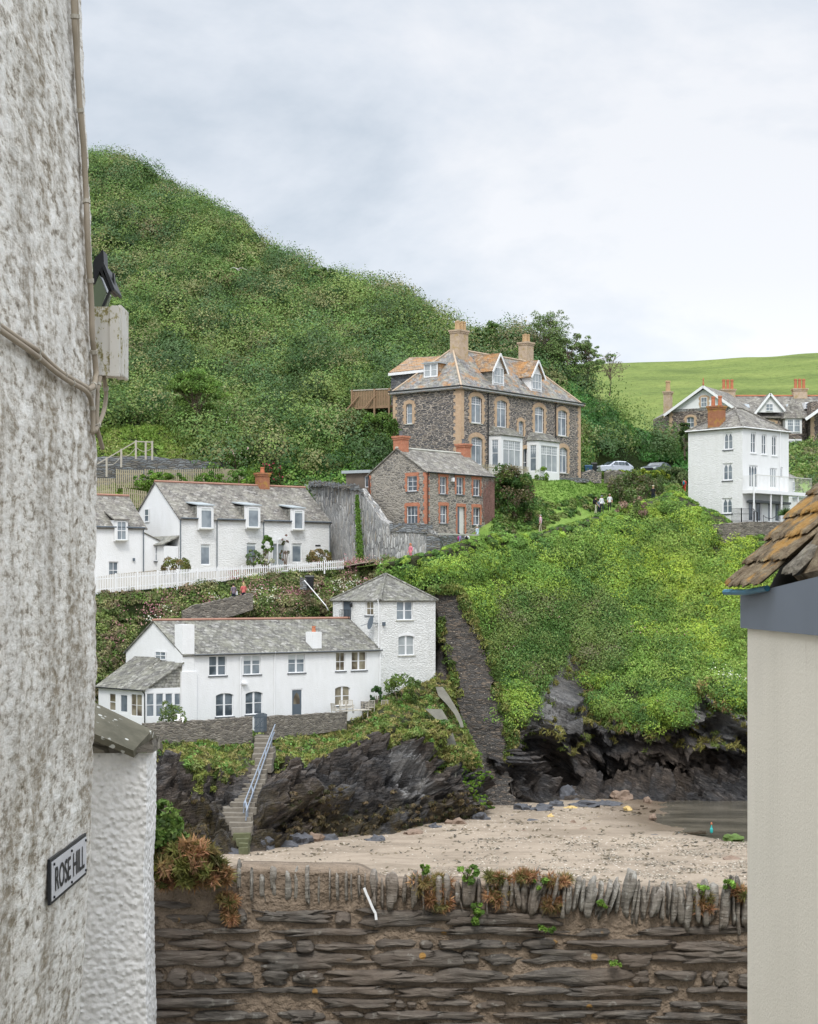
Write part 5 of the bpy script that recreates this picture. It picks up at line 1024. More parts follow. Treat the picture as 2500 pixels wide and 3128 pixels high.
# rear wing with rusty slates and slate-hung wall
_p = P(1195, 1300, 171.8); rw = Wall(_p, _p + g.d * 4.2); zE = rw.uz(Z3(310, 412))[1]
T = thing('rear_wing', 'slate-hung wing with rusty orange roof behind the villa', 'wing', rw.at(2.6, 11.5))
mb = MB(); panel(mb, rw, 9.5, zE - .05, (), 0); l2 = Wall(rw.o - rw.n * 7.5, rw.o); panel(mb, l2, 9.5, zE - .05, (), 0); mb.build('wall', M['slate_clad'], T)
mb = MB(); A_, B_, C_, D_ = P(*Z3(295, 404), rw.o.y - .2), P(*Z3(545, 378), rw.end().y - .3), P(*Z3(660, 296), rw.end().y + 4), P(*Z3(432, 306), rw.o.y + 3.6)
slab(mb, [A_, B_, C_, D_], .1); E_ = A_ + (D_ - A_) * 2; E_.z = A_.z; slab(mb, [A_, D_, E_], .1); mb.build('roof', M['slate_rust'], T)
mb = MB(); mb.bar(A_ - UP * .2, B_ - UP * .2, .06, .26); mb.build('eaves_board', M['white_paint'], T)
# timber deck
dA, dB = P(*Z3(52, 522), 172.8), P(*Z3(310, 508), 171.2); T = thing('timber_deck', 'raised brown timber deck with slatted balustrade beside the villa', 'deck', (dA + dB) / 2 - UP * 3)
zt = dB.z; zb = zt - 1.85; dw = Wall(dA, dB); mb = MB(); nb = int(dw.L / .17)
for j in range(nb): vbox(mb, dw, j * .17, zb + .2, j * .17 + .13, zt - .1, -.02, .02)
bal = mb.build('balustrade', M['timber'], T); mb = MB(); vbox(mb, dw, -.1, zt - .1, dw.L + .1, zt, -.08, .08); mb.build('rail', M['rail_wood'], bal)
mb = MB(); vbox(mb, dw, 0, zb, dw.L, zb + .25, -4, .03); mb.build('deck_floor', M['timber'], T)
for u in (.1, dw.L * .6, dw.L - .1): mb = MB(); vbox(mb, dw, u - .08, zb - 2.0, u + .08, zt, .03, .18); mb.build('post', M['timber'], T)
for u in (.5, dw.L * .55): mb = MB(); mb.bar(dw.at(u - .9, zb - .2, .5), dw.at(u + .3, zt - .6, .12), .12); mb.build('brace', M['timber'], T)

# ---------- tall white house
w = Wall.px(2269, 170, 2410, 175.2); ze = 511 * 170 / F; z0 = 3.5; WD = 6.4
T = thing('tall_white_house', 'three-storey white house with balcony and pointed windows at the right', 'house', w.at(w.L / 2, 6.9))
fr_ = [Ra(Z4, 1133, 776, 1178, 958), Ra(Z4, 1228, 793, 1270, 970), Ra(Z4, 1318, 806, 1360, 982)]; mi = [Ra(Z4, 1118, 1066, 1192, 1258), Ra(Z4, 1300, 1090, 1360, 1262), Ra(Z4, 1392, 1082, 1411, 1180)]
gd = [Ra(Z4, 1112, 1362, 1156, 1556), Ra(Z4, 1178, 1366, 1226, 1560), Ra(Z4, 1284, 1374, 1320, 1560), Ra(Z4, 1346, 1378, 1388, 1560)]
g0 = Wall(w.o - w.n * WD, w.o); gh = [g0.rect(Z4(892, 778), Z4(972, 930)), g0.rect(Z4(886, 1048), Z4(970, 1200)), g0.rect(Z4(880, 1354), Z4(968, 1490))]
g, k, sl, RP, ro = shell(T, w, WD, z0, ze, ze + 2.25, 'white_smooth', 'white_stone', fr_ + mi + gd, gh, 'slate', kind='hip', ov=.2, ridge='slate')
for r_ in fr_: window(T, w, r_, 'lanc', 'glass', lancet=True, fw=.07, sill='white_paint')
window(T, w, mi[0], 'lanc3', 'glass', lancet=True); window(T, w, mi[1], 'lanc3', 'glass_net', lancet=True); window(T, w, mi[2], 'one', 'glass_grey', lancet=True)
for r_ in gd: window(T, w, r_, 'one', 'glass', fw=.07, name='glazed_door')
for r_ in gh: window(T, g, r_, 'lanc', 'glass_grey', lancet=True, fw=.10, sill='sill_slate')
gutter(T, w, -.2, w.L + .2, ze, 'white_paint', .24); gutter(T, g, -.2, g.L + .2, ze, 'white_paint', .24); pipe(T, w, w.uz(Z4(1382, 900))[0], z0, ze, 'white_paint')
cc = g.at(g.uz(Z4(790, 700))[0], 0, -.75); chimney(T, cc, .68, .5, ze - .1, (H - Z4(0, 547)[1]) * cc.y / F, g.d, 'red_brick_lichen', [(-.4, 0), (.4, 0)], 'clay', ph=.95, pr=.2)
# balcony
zf = w.uz(Z4(1170, 1292))[1]; zh = w.uz(Z4(1170, 1160))[1]; L2 = w.L + 1.75; mb = MB(); vbox(mb, w, -.05, zf - .32, L2, zf, .02, 1.5); bal = mb.build('balcony', M['white_paint'], T)
mb = MB(); bw = w.off(1.45)
vbox(mb, bw, 0, zh - .06, L2, zh, -.03, .04)
for j in range(44):
    u = L2 * j / 43; vbox(mb, bw, u - .009, zf, u + .009, zh - .06, -.012, .012)
for j in range(12): vbox(mb, Wall(w.at(0, 0, 1.45), w.at(0, 0)), j * .125, zf, j * .125 + .024, zh - .06, -.012, .012)
mb.build('railing', M['old_white'], bal)
for x in (1165, 1313, 1408, 1550):
    mb = MB(); u = bw.uz(Z4(x, 1300))[0]; vbox(mb, bw, u - .055, z0, u + .055, zh if x == 1165 else zf - .3, -.13, -.02); mb.build('post', M['white_paint'], bal)
mb = MB(); vbox(mb, w, w.uz(Z4(1095, 1320))[0], zf - 1.15, w.uz(Z4(1425, 1350))[0], zf - .95, .02, .8); mb.build('canopy', M['sill_slate'], T)
# right annexe
a2 = Wall(w.at(w.L + .02, 0, -1.6), w.at(w.L + 3.3, 0, -1.6)); za = a2.uz(Z4(1520, 1172))[1]; mb = MB(); panel(mb, a2, z0, za, (), 0); a3 = Wall(a2.end(), a2.end() - a2.n * 4); panel(mb, a3, z0, za, (), 0); an = mb.build('annexe', M['white_smooth'], T)
mb = MB(); slab(mb, [a2.at(-.0, za - .02, .2), a2.at(3.5, za - .02, .2), a2.at(3.5, za + 1.7, -3.5), a2.at(-.0, za + 1.7, -3.5)], .1); mb.build('annexe_roof', M['slate'], an)
for q0, q1 in (((1443, 1400), (1472, 1440)), ((1510, 1405), (1540, 1520)), ((1492, 1210), (1516, 1290))): window(T, a2, a2.rect(Z4(*q0), Z4(*q1)), 'twin', 'glass_grey', proud=.16)
THW = w

# ---------- gabled stone house beyond
w = Wall.px(2044.5, 215, 2248, 211); z0 = 12; ze = 556 * 215 / F; za = (H - 1182) * 213 / F
T = thing('gabled_stone_house', 'far stone house with a broad white gable behind the tall white house', 'house', w.at(w.L / 2, 16))
l2 = Wall.px(1996, 222, 2044.5, 215); gr = [w.rect(Z4(570, 642), Z4(634, 736))]; gg = w.rect(Z4(696, 470), Z4(750, 556)); um = w.L * .535
mb = MB(); zc = w.uz(Z4(600, 570))[1]; panel(mb, w, z0, zc, gr, 0); panel(mb, l2, z0, ze - .3, (), 0); r3 = Wall(w.end(), w.end() - w.n * 9); panel(mb, r3, z0, ze, (), 0)
mb.poly([w.at(0, zc), w.at(w.L, zc), w.at(w.L, ze), w.at(um, za - .25), w.at(0, ze)], 1); mb.build('wall', [M['terrace_stone'], M['white_smooth']], T)
window(T, w, gg, 's22', 'glass_grey', proud=.17); window(T, w, gr[0], 's22', 'glass_grey'); surround(T, w, gr[0], .35, 'tan_brick', rise=.12); surround(T, w, gg, .28, 'tan_brick', rise=.1, out=.05)
mb = MB(); quoins(mb, w, 0, 1, z0, zc, .5, .35); mb.build('corner_quoins', M['tan_brick'], T)
R = MB(); slab(R, [w.at(-.5, ze - .3, .45), w.at(um, za + .1, .45), w.at(um, za + .1, -9), w.at(-.5, ze - .3, -9)], .1); slab(R, [w.at(um, za + .103, .45), w.at(w.L + .5, ze - .3, .45), w.at(w.L + .5, ze - .3, -9), w.at(um, za + .103, -9)], .1)
slab(R, [P(*Z4(272, 668), 223), P(*Z4(420, 606), 214), w.at(-.3, ze, -2), P(*Z4(380, 600), 224)], .08)
R.build('roof', M['slate'], T); mb = MB(); mb.bar(w.at(-.5, ze - .42, .47), w.at(um, za - .02, .47), .06, .3); mb.bar(w.at(um, za - .02, .47), w.at(w.L + .5, ze - .42, .47), .06, .3); mb.build('bargeboard', M['white_paint'], T)
chimney(T, P(*Z4(405, 500), 217), .42, .42, ze - .5, (H - Z4(0, 420)[1]) * 217 / F, w.d, 'tan_brick_lichen', [(0, 0)], 'clay_tan', ph=1.3, pr=.3)
mb = MB(); mb.lathe(w.at(um, za + .1, .4), [(.08, 0), (.12, .2), (.05, .5), (.10, .65), (.02, .95)], 6); mb.build('finial', M['clay'], T)
# ---------- terrace range to its right
w = Wall.px(2235, 217, 2560, 217); z0 = 12; ze = (H - Z4(0, 640)[1]) * 217 / F; zr = (H - Z4(0, 462)[1]) * 221 / F
T = thing('stone_terrace', 'far stone terrace with slate roof, roof windows and a white gablet', 'terrace', w.at(w.L / 2, 16))
lw_ = w.rect(Z4(1282, 682), Z4(1345, 760)); g, k, sl, RP, ro = shell(T, w, 8, z0, ze, zr, 'terrace_stone', 'terrace_stone', [lw_], [], 'slate', ridge='clay', ov=.3)
window(T, w, lw_, 's22', 'glass_grey'); surround(T, w, lw_, .3, 'tan_brick')
mb = MB(); dw = w.off(.35); u0, u1 = dw.uz(Z4(1185, 602))[0], dw.uz(Z4(1430, 602))[0]; um = dw.uz(Z4(1300, 600))[0]; zb = dw.uz(Z4(1300, 602))[1]; za = dw.uz(Z4(1300, 445))[1]
mb.poly([dw.at(u0, zb), dw.at(u1, zb), dw.at(um, za)], 0); gb = mb.build('gablet', M['white_smooth'], T); R = MB(); slab(R, [dw.at(u0 - .3, zb - .15, .3), dw.at(um, za + .15, .3), dw.at(um, za + .15, -5)], .08); slab(R, [dw.at(um, za + .153, .3), dw.at(u1 + .3, zb - .15, .3), dw.at(um, za + .153, -5)], .08); R.build('gablet_roof', M['slate'], gb)
mb = MB(); mb.bar(dw.at(u0 - .3, zb - .22, .32), dw.at(um, za + .05, .32), .05, .25); mb.bar(dw.at(um, za + .05, .32), dw.at(u1 + .3, zb - .22, .32), .05, .25); mb.build('bargeboard', M['white_paint'], gb)
window(T, dw, dw.rect(Z4(1263, 527), Z4(1326, 590)), 's22', 'glass_grey', proud=.17)
for a, b, c, d in ((1066, 530, 1116, 560), (1442, 530, 1492, 570)):
    nr = (w.at(0, ze + .05) - RP(0, 1)).cross(w.d).normalized(); pts = [ray_plane(Z4(x, y), RP(0, 0, .12), nr) for x, y in ((a, b), (c, b), (c + 8, d), (a + 8, d))]; mb = MB(); slab(mb, pts, .1); mb.build('roof_window', M['glass_net'], T)
for x, y, n_ in ((930, 400, 3), (1560, 395, 3)):
    c = P(*Z4(x, y), 221); chimney(T, c, .85, .5, zr - 1.8, (H - Z4(0, y)[1]) * 221 / F, w.d, 'tan_brick_lichen', [(-.5, 0), (0, 0), (.5, 0)], 'clay', ph=1.2, pr=.2)
bw_ = w.off(1.5); u0, u1 = bw_.uz(Z4(1435, 700))[0], bw_.uz(Z4(1580, 700))[0]; zt = bw_.uz(Z4(1500, 655))[1]; mb = MB(); b1 = bw_.rect(Z4(1452, 664), Z4(1564, 776)); b2 = bw_.rect(Z4(1464, 846), Z4(1572, 950))
vbox(mb, bw_, u0, z0, u1, zt, -1.5, 0); by = mb.build('bay', M['white_paint'], T); window(T, bw_, b1, 'pair', 'glass_grey', proud=.17, grid=(.5, 6, 2)); window(T, bw_, b2, 'pair', 'glass_net', proud=.17, grid=(.5, 6, 2))
mb = MB(); vbox(mb, bw_, u0 - .02, b2[3] + .15, u1 + .02, b1[1] - .15, .002, .03); mb.build('bay_panel', M['terrace_stone'], by)
R = MB(); ap = w.at((u0 + u1) / 2, zt + 2.6, .5); c = [bw_.at(u0 - .3, zt, -1.5), bw_.at(u0 - .3, zt, .25), bw_.at(u1 + .3, zt, .25), bw_.at(u1 + .3, zt, -1.5)]
for j in range(3): slab(R, [c[j], c[j + 1], ap], .08 + .002 * j)
R.build('bay_roof', M['slate'], by)
mb = MB(); vbox(mb, w, w.uz(Z4(1625, 700))[0], z0, w.L, ze + 1.6, .01, 2.2); wi = mb.build('end_wing', M['terrace_stone'], T); mb = MB(); quoins(mb, w.off(2.2), w.uz(Z4(1620, 700))[0], 1, z0, ze, .5, .4); mb.build('corner_quoins', M['tan_brick'], wi)
mb = MB(); mb.bar(P(*Z4(1612, 664), 213), P(*Z4(1760, 560), 213), .08, .35); mb.build('bargeboard', M['white_paint'], wi); R = MB(); slab(R, [P(*Z4(1605, 655), 213), P(*Z4(1780, 535), 213), P(*Z4(1780, 535), 220), P(*Z4(1605, 655), 220)], .1); R.build('wing_roof', M['slate'], wi)
r_ = w.rect(Z4(1618, 508), Z4(1712, 566)); mb = MB(); vbox(mb, w, r_[0], r_[1], r_[2], r_[3], -2.5, -.8); dm = mb.build('dormer', M['white_paint'], T); window(T, w.off(-.8), (r_[0] + .05, r_[1] + .05, r_[2] - .05, r_[3] - .1), 'pair', 'glass_grey', proud=.17)
# low white outbuilding at the far right
w = Wall.px(2442, 178, 2560, 182); T = thing('white_outbuilding', 'low flat-roofed white outbuilding at the right end of the balcony house', 'outbuilding', w.at(1.5, 6)); zt = (H - Z4(0, 1352)[1]) * 178 / F
mb = MB(); panel(mb, w, 3, zt, (), 0); l3 = Wall(w.o - w.n * 3, w.o); panel(mb, l3, 3, zt, (), 0); mb.build('wall', M['white_smooth'], T); mb = MB(); vbox(mb, w, -.2, zt, w.L, zt + .18, -3, .2); mb.build('roof', M['lead'], T)
# ------------------------------------------------------------------ walls, fences, steps
ZG = zoomf(280, 1300, .29019); ZT = zoomf(2200, 1380, .17411)
def tagm(o, label, cat, group=None): return tag(o, label, cat, group)
def wallrun(mb, pts, thick=.45, m=0):
    """pts: (px, Y, py_top, py_bottom); a standing wall with real thickness"""
    W_ = [(P(a, t, Y), P(a, b, Y)) for a, Y, t, b in pts]
    for (t0, b0), (t1, b1) in zip(W_, W_[1:]):
        d = (t1 - t0); n = V((d.y, -d.x, 0)).normalized(); k = -n * thick
        mb.hexa([b0, b1, b1 + k, b0 + k], [t0, t1, t1 + k, t0 + k], m)
def jagged(pts, step, wob, seed):      # resample a run with an uneven top
    r_ = random.Random(seed); out = []
    for (a, Ya, ta, ba), (b, Yb, tb, bb) in zip(pts, pts[1:]):
        n = max(1, int(abs(b - a) / step))
        for k in range(n):
            f = k / n; out.append((a + (b - a) * f, Ya + (Yb - Ya) * f, ta + (tb - ta) * f + r_.uniform(-wob, wob), ba + (bb - ba) * f))
    out.append(pts[-1]); return out
def uvxz(o):
    me = o.data; n = len(me.loops); vi = np.empty(n, int); me.loops.foreach_get('vertex_index', vi); co = np.empty(len(me.vertices) * 3); me.vertices.foreach_get('co', co); co = co.reshape(-1, 3)[vi]
    me.uv_layers[0].data.foreach_set('uv', np.stack([co[:, 0], co[:, 2]], 1).ravel()); return o
T = thing('slate_retaining_wall', 'tall grey retaining wall of upright slates between the white and rubble cottages', 'retaining wall', P(1130, 1720, 157))
run = [(930, 164.5, 1482, 1760), (996, 162, 1482, 1750), (1048, 159.5, 1490, 1740), (1097, 156.6, 1494, 1736), (1111, 155.8, 1514, 1734), (1135, 154.6, 1542, 1732), (1163, 153.2, 1584, 1728), (1190, 152.2, 1606, 1724), (1260, 150.9, 1607, 1716), (1304, 150.3, 1609, 1712), (1342, 150.6, 1632, 1700)]
mb = MB(); wallrun(mb, jagged(run, 12, 2.5, 1), .7); mb.build('wall', M['slate_upright'], T)
mb = MB(); r_ = random.Random(4)
for k in range(60):
    f = k / 59; a = 945 + 165 * f; Y = 163.8 - 8 * f; t = np.interp(a, [930, 996, 1048, 1097, 1111], [1482, 1482, 1490, 1494, 1514]); p = P(a, t, Y); mb.box(p + UP * .12, V((1, r_.uniform(-.3, .3), r_.uniform(-.3, .3))).normalized(), (0, 1, 0), UP, .05, .3, r_.uniform(.15, .34))
mb.build('coping', M['grey_wall'], T)
mb = MB(); wallrun(mb, jagged([(1190, 152.0, 1597, 1624), (1304, 150.1, 1600, 1628)], 14, 2, 3), .95); mb.build('parapet', M['grey_wall'], T)
mb = MB(); wallrun(mb, jagged([(1304, 150.2, 1624, 1720), (1345, 150.5, 1640, 1712), (1352, 153, 1636, 1690), (1420, 155.8, 1636, 1668)], 14, 2, 3), .5); tagm(mb.build('garden_wall', M['grey_wall']), 'low grey stone wall under the front of the rubble cottage', 'garden wall')
mb = MB(); mb.bar(P(1342, 1631, 150.2), P(1500, 1636, 158.5), .22, .12); tagm(mb.build('wall_slab', M['sill_grey']), 'pale stone ledge below the rubble cottage door', 'ledge')

# tall dark wall leaning back above the cove
rows = [(2466, 1487, 1572, 142.2, 141.8), (2400, 1472, 1560, 143, 142.6), (2345, 1462, 1548, 143.8, 143.4), (2278, 1448, 1556, 144.6, 143.8), (2227, 1418, 1554, 145, 144.1), (2134, 1396, 1516, 145.6, 144.8), (2037, 1376, 1507, 146.2, 145.4), (1948, 1352, 1466, 146.7, 146), (1874, 1338, 1418, 147, 146.5), (1806, 1326, 1404, 147.2, 147)]
nu, nv = 60, 240; G = np.zeros((nu, nv, 3)); ts = np.linspace(0, len(rows) - 1, nv); A = np.array(rows, float)
for j, t in enumerate(ts):
    k = min(int(t), len(rows) - 2); f = t - k; py, l, r2, yl, yr = A[k] * (1 - f) + A[k + 1] * f
    for i in range(nu):
        s_ = i / (nu - 1); G[i, j] = P(l + (r2 + 7 * math.sin(j * .21) + 5 * math.sin(j * .55 + 1) - l) * s_, py, yl + (yr - yl) * s_)
q = G.reshape(-1, 3); c_, e_ = cellz(q * [1.3, .6, 3.8]); G[..., 1] += (c_ * .05 + fbm(q * .3, 3) * .25).reshape(nu, nv); G[..., 0] += .10 * pn(q * [0, 0, 1.2] + 5).reshape(nu, nv)
i = np.arange(nu * nv).reshape(nu, nv); f = np.stack([i[:-1, :-1], i[1:, :-1], i[1:, 1:], i[:-1, 1:]], -1).reshape(-1, 4)
tw = thing('sea_wall', 'very tall dark slate wall leaning back between the tower house and headland', 'retaining wall', P(1500, 2466, 142)); uvxz(mesh_obj('wall', G.reshape(-1, 3), f, M['slate_coursed'], tw))
for nm_, poly, n_, lab_, sd_ in (('wall_fringe', [(1, 0), (1, 1)], 210, 'grass and ivy overlapping both edges of the tall slate wall', 55),):
    tt = rng.random(n_); k_ = np.clip((tt * (len(rows) - 1)), 0, len(rows) - 1.001); ki = k_.astype(int); fr = (k_ - ki)[:, None]; R_ = A[ki] * (1 - fr) + A[ki + 1] * fr; side = rng.random(n_) < .55; keep_ = np.where(side, R_[:, 0] < 2330, (R_[:, 0] < 2130) & (R_[:, 0] > 1890)); R_, side = R_[keep_], side[keep_]
    px_ = np.where(side, R_[:, 2] + 9 + rng.normal(size=len(R_)) * 7, R_[:, 1] + rng.normal(size=len(R_)) * 9 - 2); Y_ = np.where(side, R_[:, 4], R_[:, 3]) - .05; pts_ = np.stack([(px_ - CX) * Y_ / F, Y_, (H - R_[:, 0]) * Y_ / F], 1)
    q_, d_, C_ = bush_leaves(pts_, np.tile([0, -1., .4], (len(pts_), 1)), rng.uniform(.2, .55, len(pts_)), 80, [(.13, .20, .05), (.20, .23, .06), (.26, .25, .09), (.10, .16, .04)], sd_, squash=1.1); tag(leaves_mesh(nm_, q_, d_, C_, .15, M['leaf'], sd_, 3, 1.0, loc=(0, 0, 0)), lab_, kind='stuff')
pts_ = np.array([tuple(P(1322 + 86 * k / 39, 1806 + 6 * math.sin(k), 147)) for k in range(40)]); q_, d_, C_ = bush_leaves(pts_, np.tile([0, -.6, .8], (40, 1)), rng.uniform(.3, .6, 40), 110, [(.13, .20, .05), (.20, .23, .06), (.12, .22, .05)], 57); tag(leaves_mesh('wall_top_grass', q_, d_, C_, .15, M['leaf'], 57, 4, 1.5, loc=(0, 0, 0)), 'grass hanging over the top of the tall slate wall', kind='stuff')
# side cheek so that the wall has thickness
mb = MB()
for (a, b) in zip(rows, rows[1:]):
    mb.poly([P(a[2], a[0], a[4]), P(a[2], a[0], a[4]) + V((.3, 2.5, 0)), P(b[2], b[0], b[4]) + V((.3, 2.5, 0)), P(b[2], b[0], b[4])]); mb.poly([P(a[1], a[0], a[3]) + V((-.3, 2.5, 0)), P(a[1], a[0], a[3]), P(b[1], b[0], b[3]), P(b[1], b[0], b[3]) + V((-.3, 2.5, 0))])
mb.build('return', M['slate_coursed'], tw)

# terrace wall of the lower cottage with the gate
T = thing('terrace_wall', 'low rubble wall along the terrace of the lower white cottage', 'garden wall', P(700, 2290, 128))
mb = MB(); wallrun(mb, jagged([(446, 123.6, 2209, 2252), (560, 125.6, 2203, 2285), (640, 127, 2200, 2300), (700, 128, 2196, 2300), (772, 129.6, 2188, 2285)], 9, 2.2, 5), .5); mb.build('wall', M['garden_wall'], T)
mb = MB(); wallrun(mb, jagged([(823, 130.4, 2188, 2262), (900, 132.5, 2185, 2250), (980, 134.8, 2179, 2240), (1060, 137.2, 2175, 2228)], 9, 2.2, 6), .5); mb.build('wall', M['garden_wall'], T)
mb = MB(); gA, gB = P(778, 2242, 129.7), P(817, 2240, 130.6); gw_ = Wall(gA, gB); z0g = gA.z + .12; 
for k in range(9):
    u = gw_.L * (k + .1) / 9; hh = 1.25 + .14 * math.sin(math.pi * (k + .5) / 9); vbox(mb, gw_, u, z0g, u + gw_.L * .075, z0g + hh, -.02, .02)
for zz in (.25, 1.0): vbox(mb, gw_, 0, z0g + zz, gw_.L, z0g + zz + .1, -.06, -.022)
mb.bar(gw_.at(.05, z0g + .3, -.05), gw_.at(gw_.L - .05, z0g + 1.05, -.05), .08, .03); tagm(mb.build('garden_gate', M['grey_paint']), 'dark grey picket gate at the top of the beach steps', 'gate')
# beach steps
steps = [(2250, 778, 822, 129.6), (2258, 778, 824, 129), (2272, 777, 826, 128.2), (2287, 776, 836, 127.2), (2303, 772, 836, 126.3), (2319, 778, 830, 125.5), (2338, 779, 829, 124.7), (2352, 768, 816, 124), (2367, 757, 812, 123.3), (2381, 750, 811, 122.7), (2395, 744, 800, 122.1), (2409, 738, 798, 121.5), (2421, 732, 793, 121), (2429, 728, 789, 120.6), (2441, 716, 787, 120.1), (2454, 702, 782, 119.6), (2469, 670, 784, 119), (2484, 668, 772, 118.4), (2497, 670, 768, 117.9), (2513, 700, 770, 117.3), (2529, 706, 768, 116.8), (2546, 712, 764, 116.3), (2562, 722, 761, 115.8), (2576, 728, 758, 115.4), (2590, 730, 757, 115)]
T = thing('beach_steps', 'steep flight of worn stone steps from the gate down to the sand', 'steps', P(744, 2600, 115.5))
for k, (py, a, b, Y) in enumerate(steps):
    Y -= .9 * min(1, k / 5 + .3); p, q = P(a, py, Y), P(b, py, Y); dn = .5; r_ = random.Random(k)
    mb = MB(); j = lambda: r_.uniform(-.05, .05)
    mb.hexa([p + V((j(), -.02, -dn)), q + V((j(), -.02, -dn)), q + V((.05, 1.9, -dn)), p + V((-.05, 1.9, -dn))], [p + V((j(), j(), j())), q + V((j(), j(), j())), q + V((j(), 1.9, .02)), p + V((j(), 1.9, .02))])
    mb.build('step', M['algae_step'] if k > 20 else M['step_stone'], T)
mb = MB(); 
wallrun(mb, [(760, 126.8, 2290, 2330), (738, 123, 2300, 2470)], .3)
def along(a, b, n, f=None): return [a + (b - a) * (k / n) for k in range(n + 1)]
T = thing('metal_handrail', 'long galvanised double handrail beside the beach steps', 'handrail', P(748, 2508, 117))
hA, hB = P(841, 2213, 129.2), P(746, 2455, 117.6); hC, hD = P(838, 2236, 128.4), P(753, 2478, 117)
for a, b in ((hA, hB), (hC, hD)):
    mb = MB(); mb.tube([a, b, b - UP * .0 + V((-.02, -.1, -.6))], .05, 6); mb.build('rail', M['steel'], T)
for f_ in (.1, .33, .56, .78, .97): a = hA + (hB - hA) * f_; b = hC + (hD - hC) * f_; mb = MB(); mb.tube([a, b, b - UP * (.9 if f_ < .9 else 1.3)], .045 if f_ < .9 else .08, 6); mb.build('post', M['steel'], T)

# concrete chute below the tower
T = thing('concrete_chute', 'stained concrete drain chute running down below the tower house', 'drain', P(1395, 2380, 137))
def ribbon(mb, pts, t=.35):            # (pxL, pxR, py, Y)
    for (a0, b0, y0, Y0), (a1, b1, y1, Y1) in zip(pts, pts[1:]):
        mb.hexa([P(a0, y0, Y0 + t), P(b0, y0, Y0 + t), P(b1, y1, Y1 + t), P(a1, y1, Y1 + t)], [P(a0, y0, Y0), P(b0, y0, Y0), P(b1, y1, Y1), P(a1, y1, Y1)])
mb = MB(); ribbon(mb, [(1300, 1350, 2166, 139), (1332, 1368, 2196, 138.2), (1345, 1382, 2232, 137.3), (1362, 1394, 2272, 136.5), (1376, 1398, 2296, 136), (1375, 1396, 2340, 135.6), (1378, 1394, 2380, 135.2)], .5); mb.build('channel', M['concrete'], T)
mb = MB(); ribbon(mb, [(1331, 1353, 2098, 143.6), (1340, 1372, 2125, 142.8), (1366, 1388, 2152, 141.8), (1388, 1404, 2180, 140.8), (1402, 1414, 2206, 140), (1408, 1417, 2222, 139.6)], .5); mb.build('channel', M['concrete'], T)
# rubble facing under the terrace
mb = MB(); wallrun(mb, [(1215, 131.0, 2262, 2400), (1290, 132.6, 2290, 2405), (1312, 133.6, 2345, 2420)], 1.2)
mb = MB()

# slopes' green algae
sel = lambda poly: (lambda px, py: inpoly(px, py, poly) * 1.0)
mass('green_algae', CL, 420, (.1, .25), 60, .075, [(.14, .26, .03), (.20, .32, .04), (.09, .18, .02)], sel([(1396, 2300), (1425, 2320), (1450, 2370), (1466, 2440), (1476, 2490), (1440, 2470), (1410, 2420)]), 'bright green algae below the drain chute', 51, .5, aspect=3, droop=2)
mass('green_algae_patch', CL, 120, (.1, .2), 50, .075, [(.12, .26, .02), (.18, .34, .03)], sel([(1470, 2470), (1500, 2490), (1500, 2520), (1450, 2525)]), 'green algae on the last rocks by the sand', 52, .4, aspect=3)

# white picket fence
def pickets(T, top, bot, pitch, wd, mat, name='picket_panel', postevery=None, dY=0, rails=True, pointed=True):
    """top/bot: [(px,py,Y)] polylines; one mesh of pickets per bay, posts between"""
    def at(pl, f):
        k = min(int(f * (len(pl) - 1)), len(pl) - 2); g_ = f * (len(pl) - 1) - k; a, b = pl[k], pl[k + 1]; return P(a[0] + (b[0] - a[0]) * g_, a[1] + (b[1] - a[1]) * g_, a[2] + (b[2] - a[2]) * g_)
    L = sum((P(*top[k + 1]) - P(*top[k])).length for k in range(len(top) - 1)); n = int(L / pitch); per = postevery or n
    for s0 in range(0, n, per):
        mb = MB(); e_ = min(s0 + per, n)
        for k in range(s0, e_):
            a, b = at(top, k / n), at(bot, k / n); d = (at(top, min(1, (k + 1) / n)) - a) if k < n - 1 else (a - at(top, (k - 1) / n)); d.z = 0; d.normalize(); nn = V((d.y, -d.x, 0)) * .012; w_ = d * wd / 2
            if pointed: mb.prism([b - w_, b + w_, a + w_ - UP * .06, a, a - w_ - UP * .06], nn)
            else: mb.prism([b - w_, b + w_, a + w_, a - w_], nn)
        o = mb.build(name, M[mat], T)
        mb = MB()
        for h_ in (.22, .78):
            p0 = at(bot, s0 / n).lerp(at(top, s0 / n), h_); p1 = at(bot, (e_ - 1) / n).lerp(at(top, (e_ - 1) / n), h_); mb.bar(p0 + V((0, .05, 0)), p1 + V((0, .05, 0)), .04, .08)
        mb.build('rail', M[mat], T)
        a, b = at(top, s0 / n), at(bot, s0 / n); mb = MB(); mb.bar(b - UP * .3 + V((0, .06, 0)), a + UP * .05 + V((0, .06, 0)), .11); mb.build('post', M[mat], T)
T = thing('picket_fence', 'long white picket fence in front of the upper white cottages', 'fence', P(700, 1780, 148))
pickets(T, [(200, 1764, 139.6), (296, 1757, 141), (437, 1747, 142.6), (565, 1738, 144.6), (698, 1731, 147), (880, 1722, 151.2), (1055, 1708, 154)], [(200, 1822, 139.6), (296, 1813, 141), (437, 1801, 142.6), (565, 1789, 144.6), (698, 1772, 147), (880, 1748, 151.2), (1055, 1738, 154)], .155, .085, 'white_paint', postevery=13)
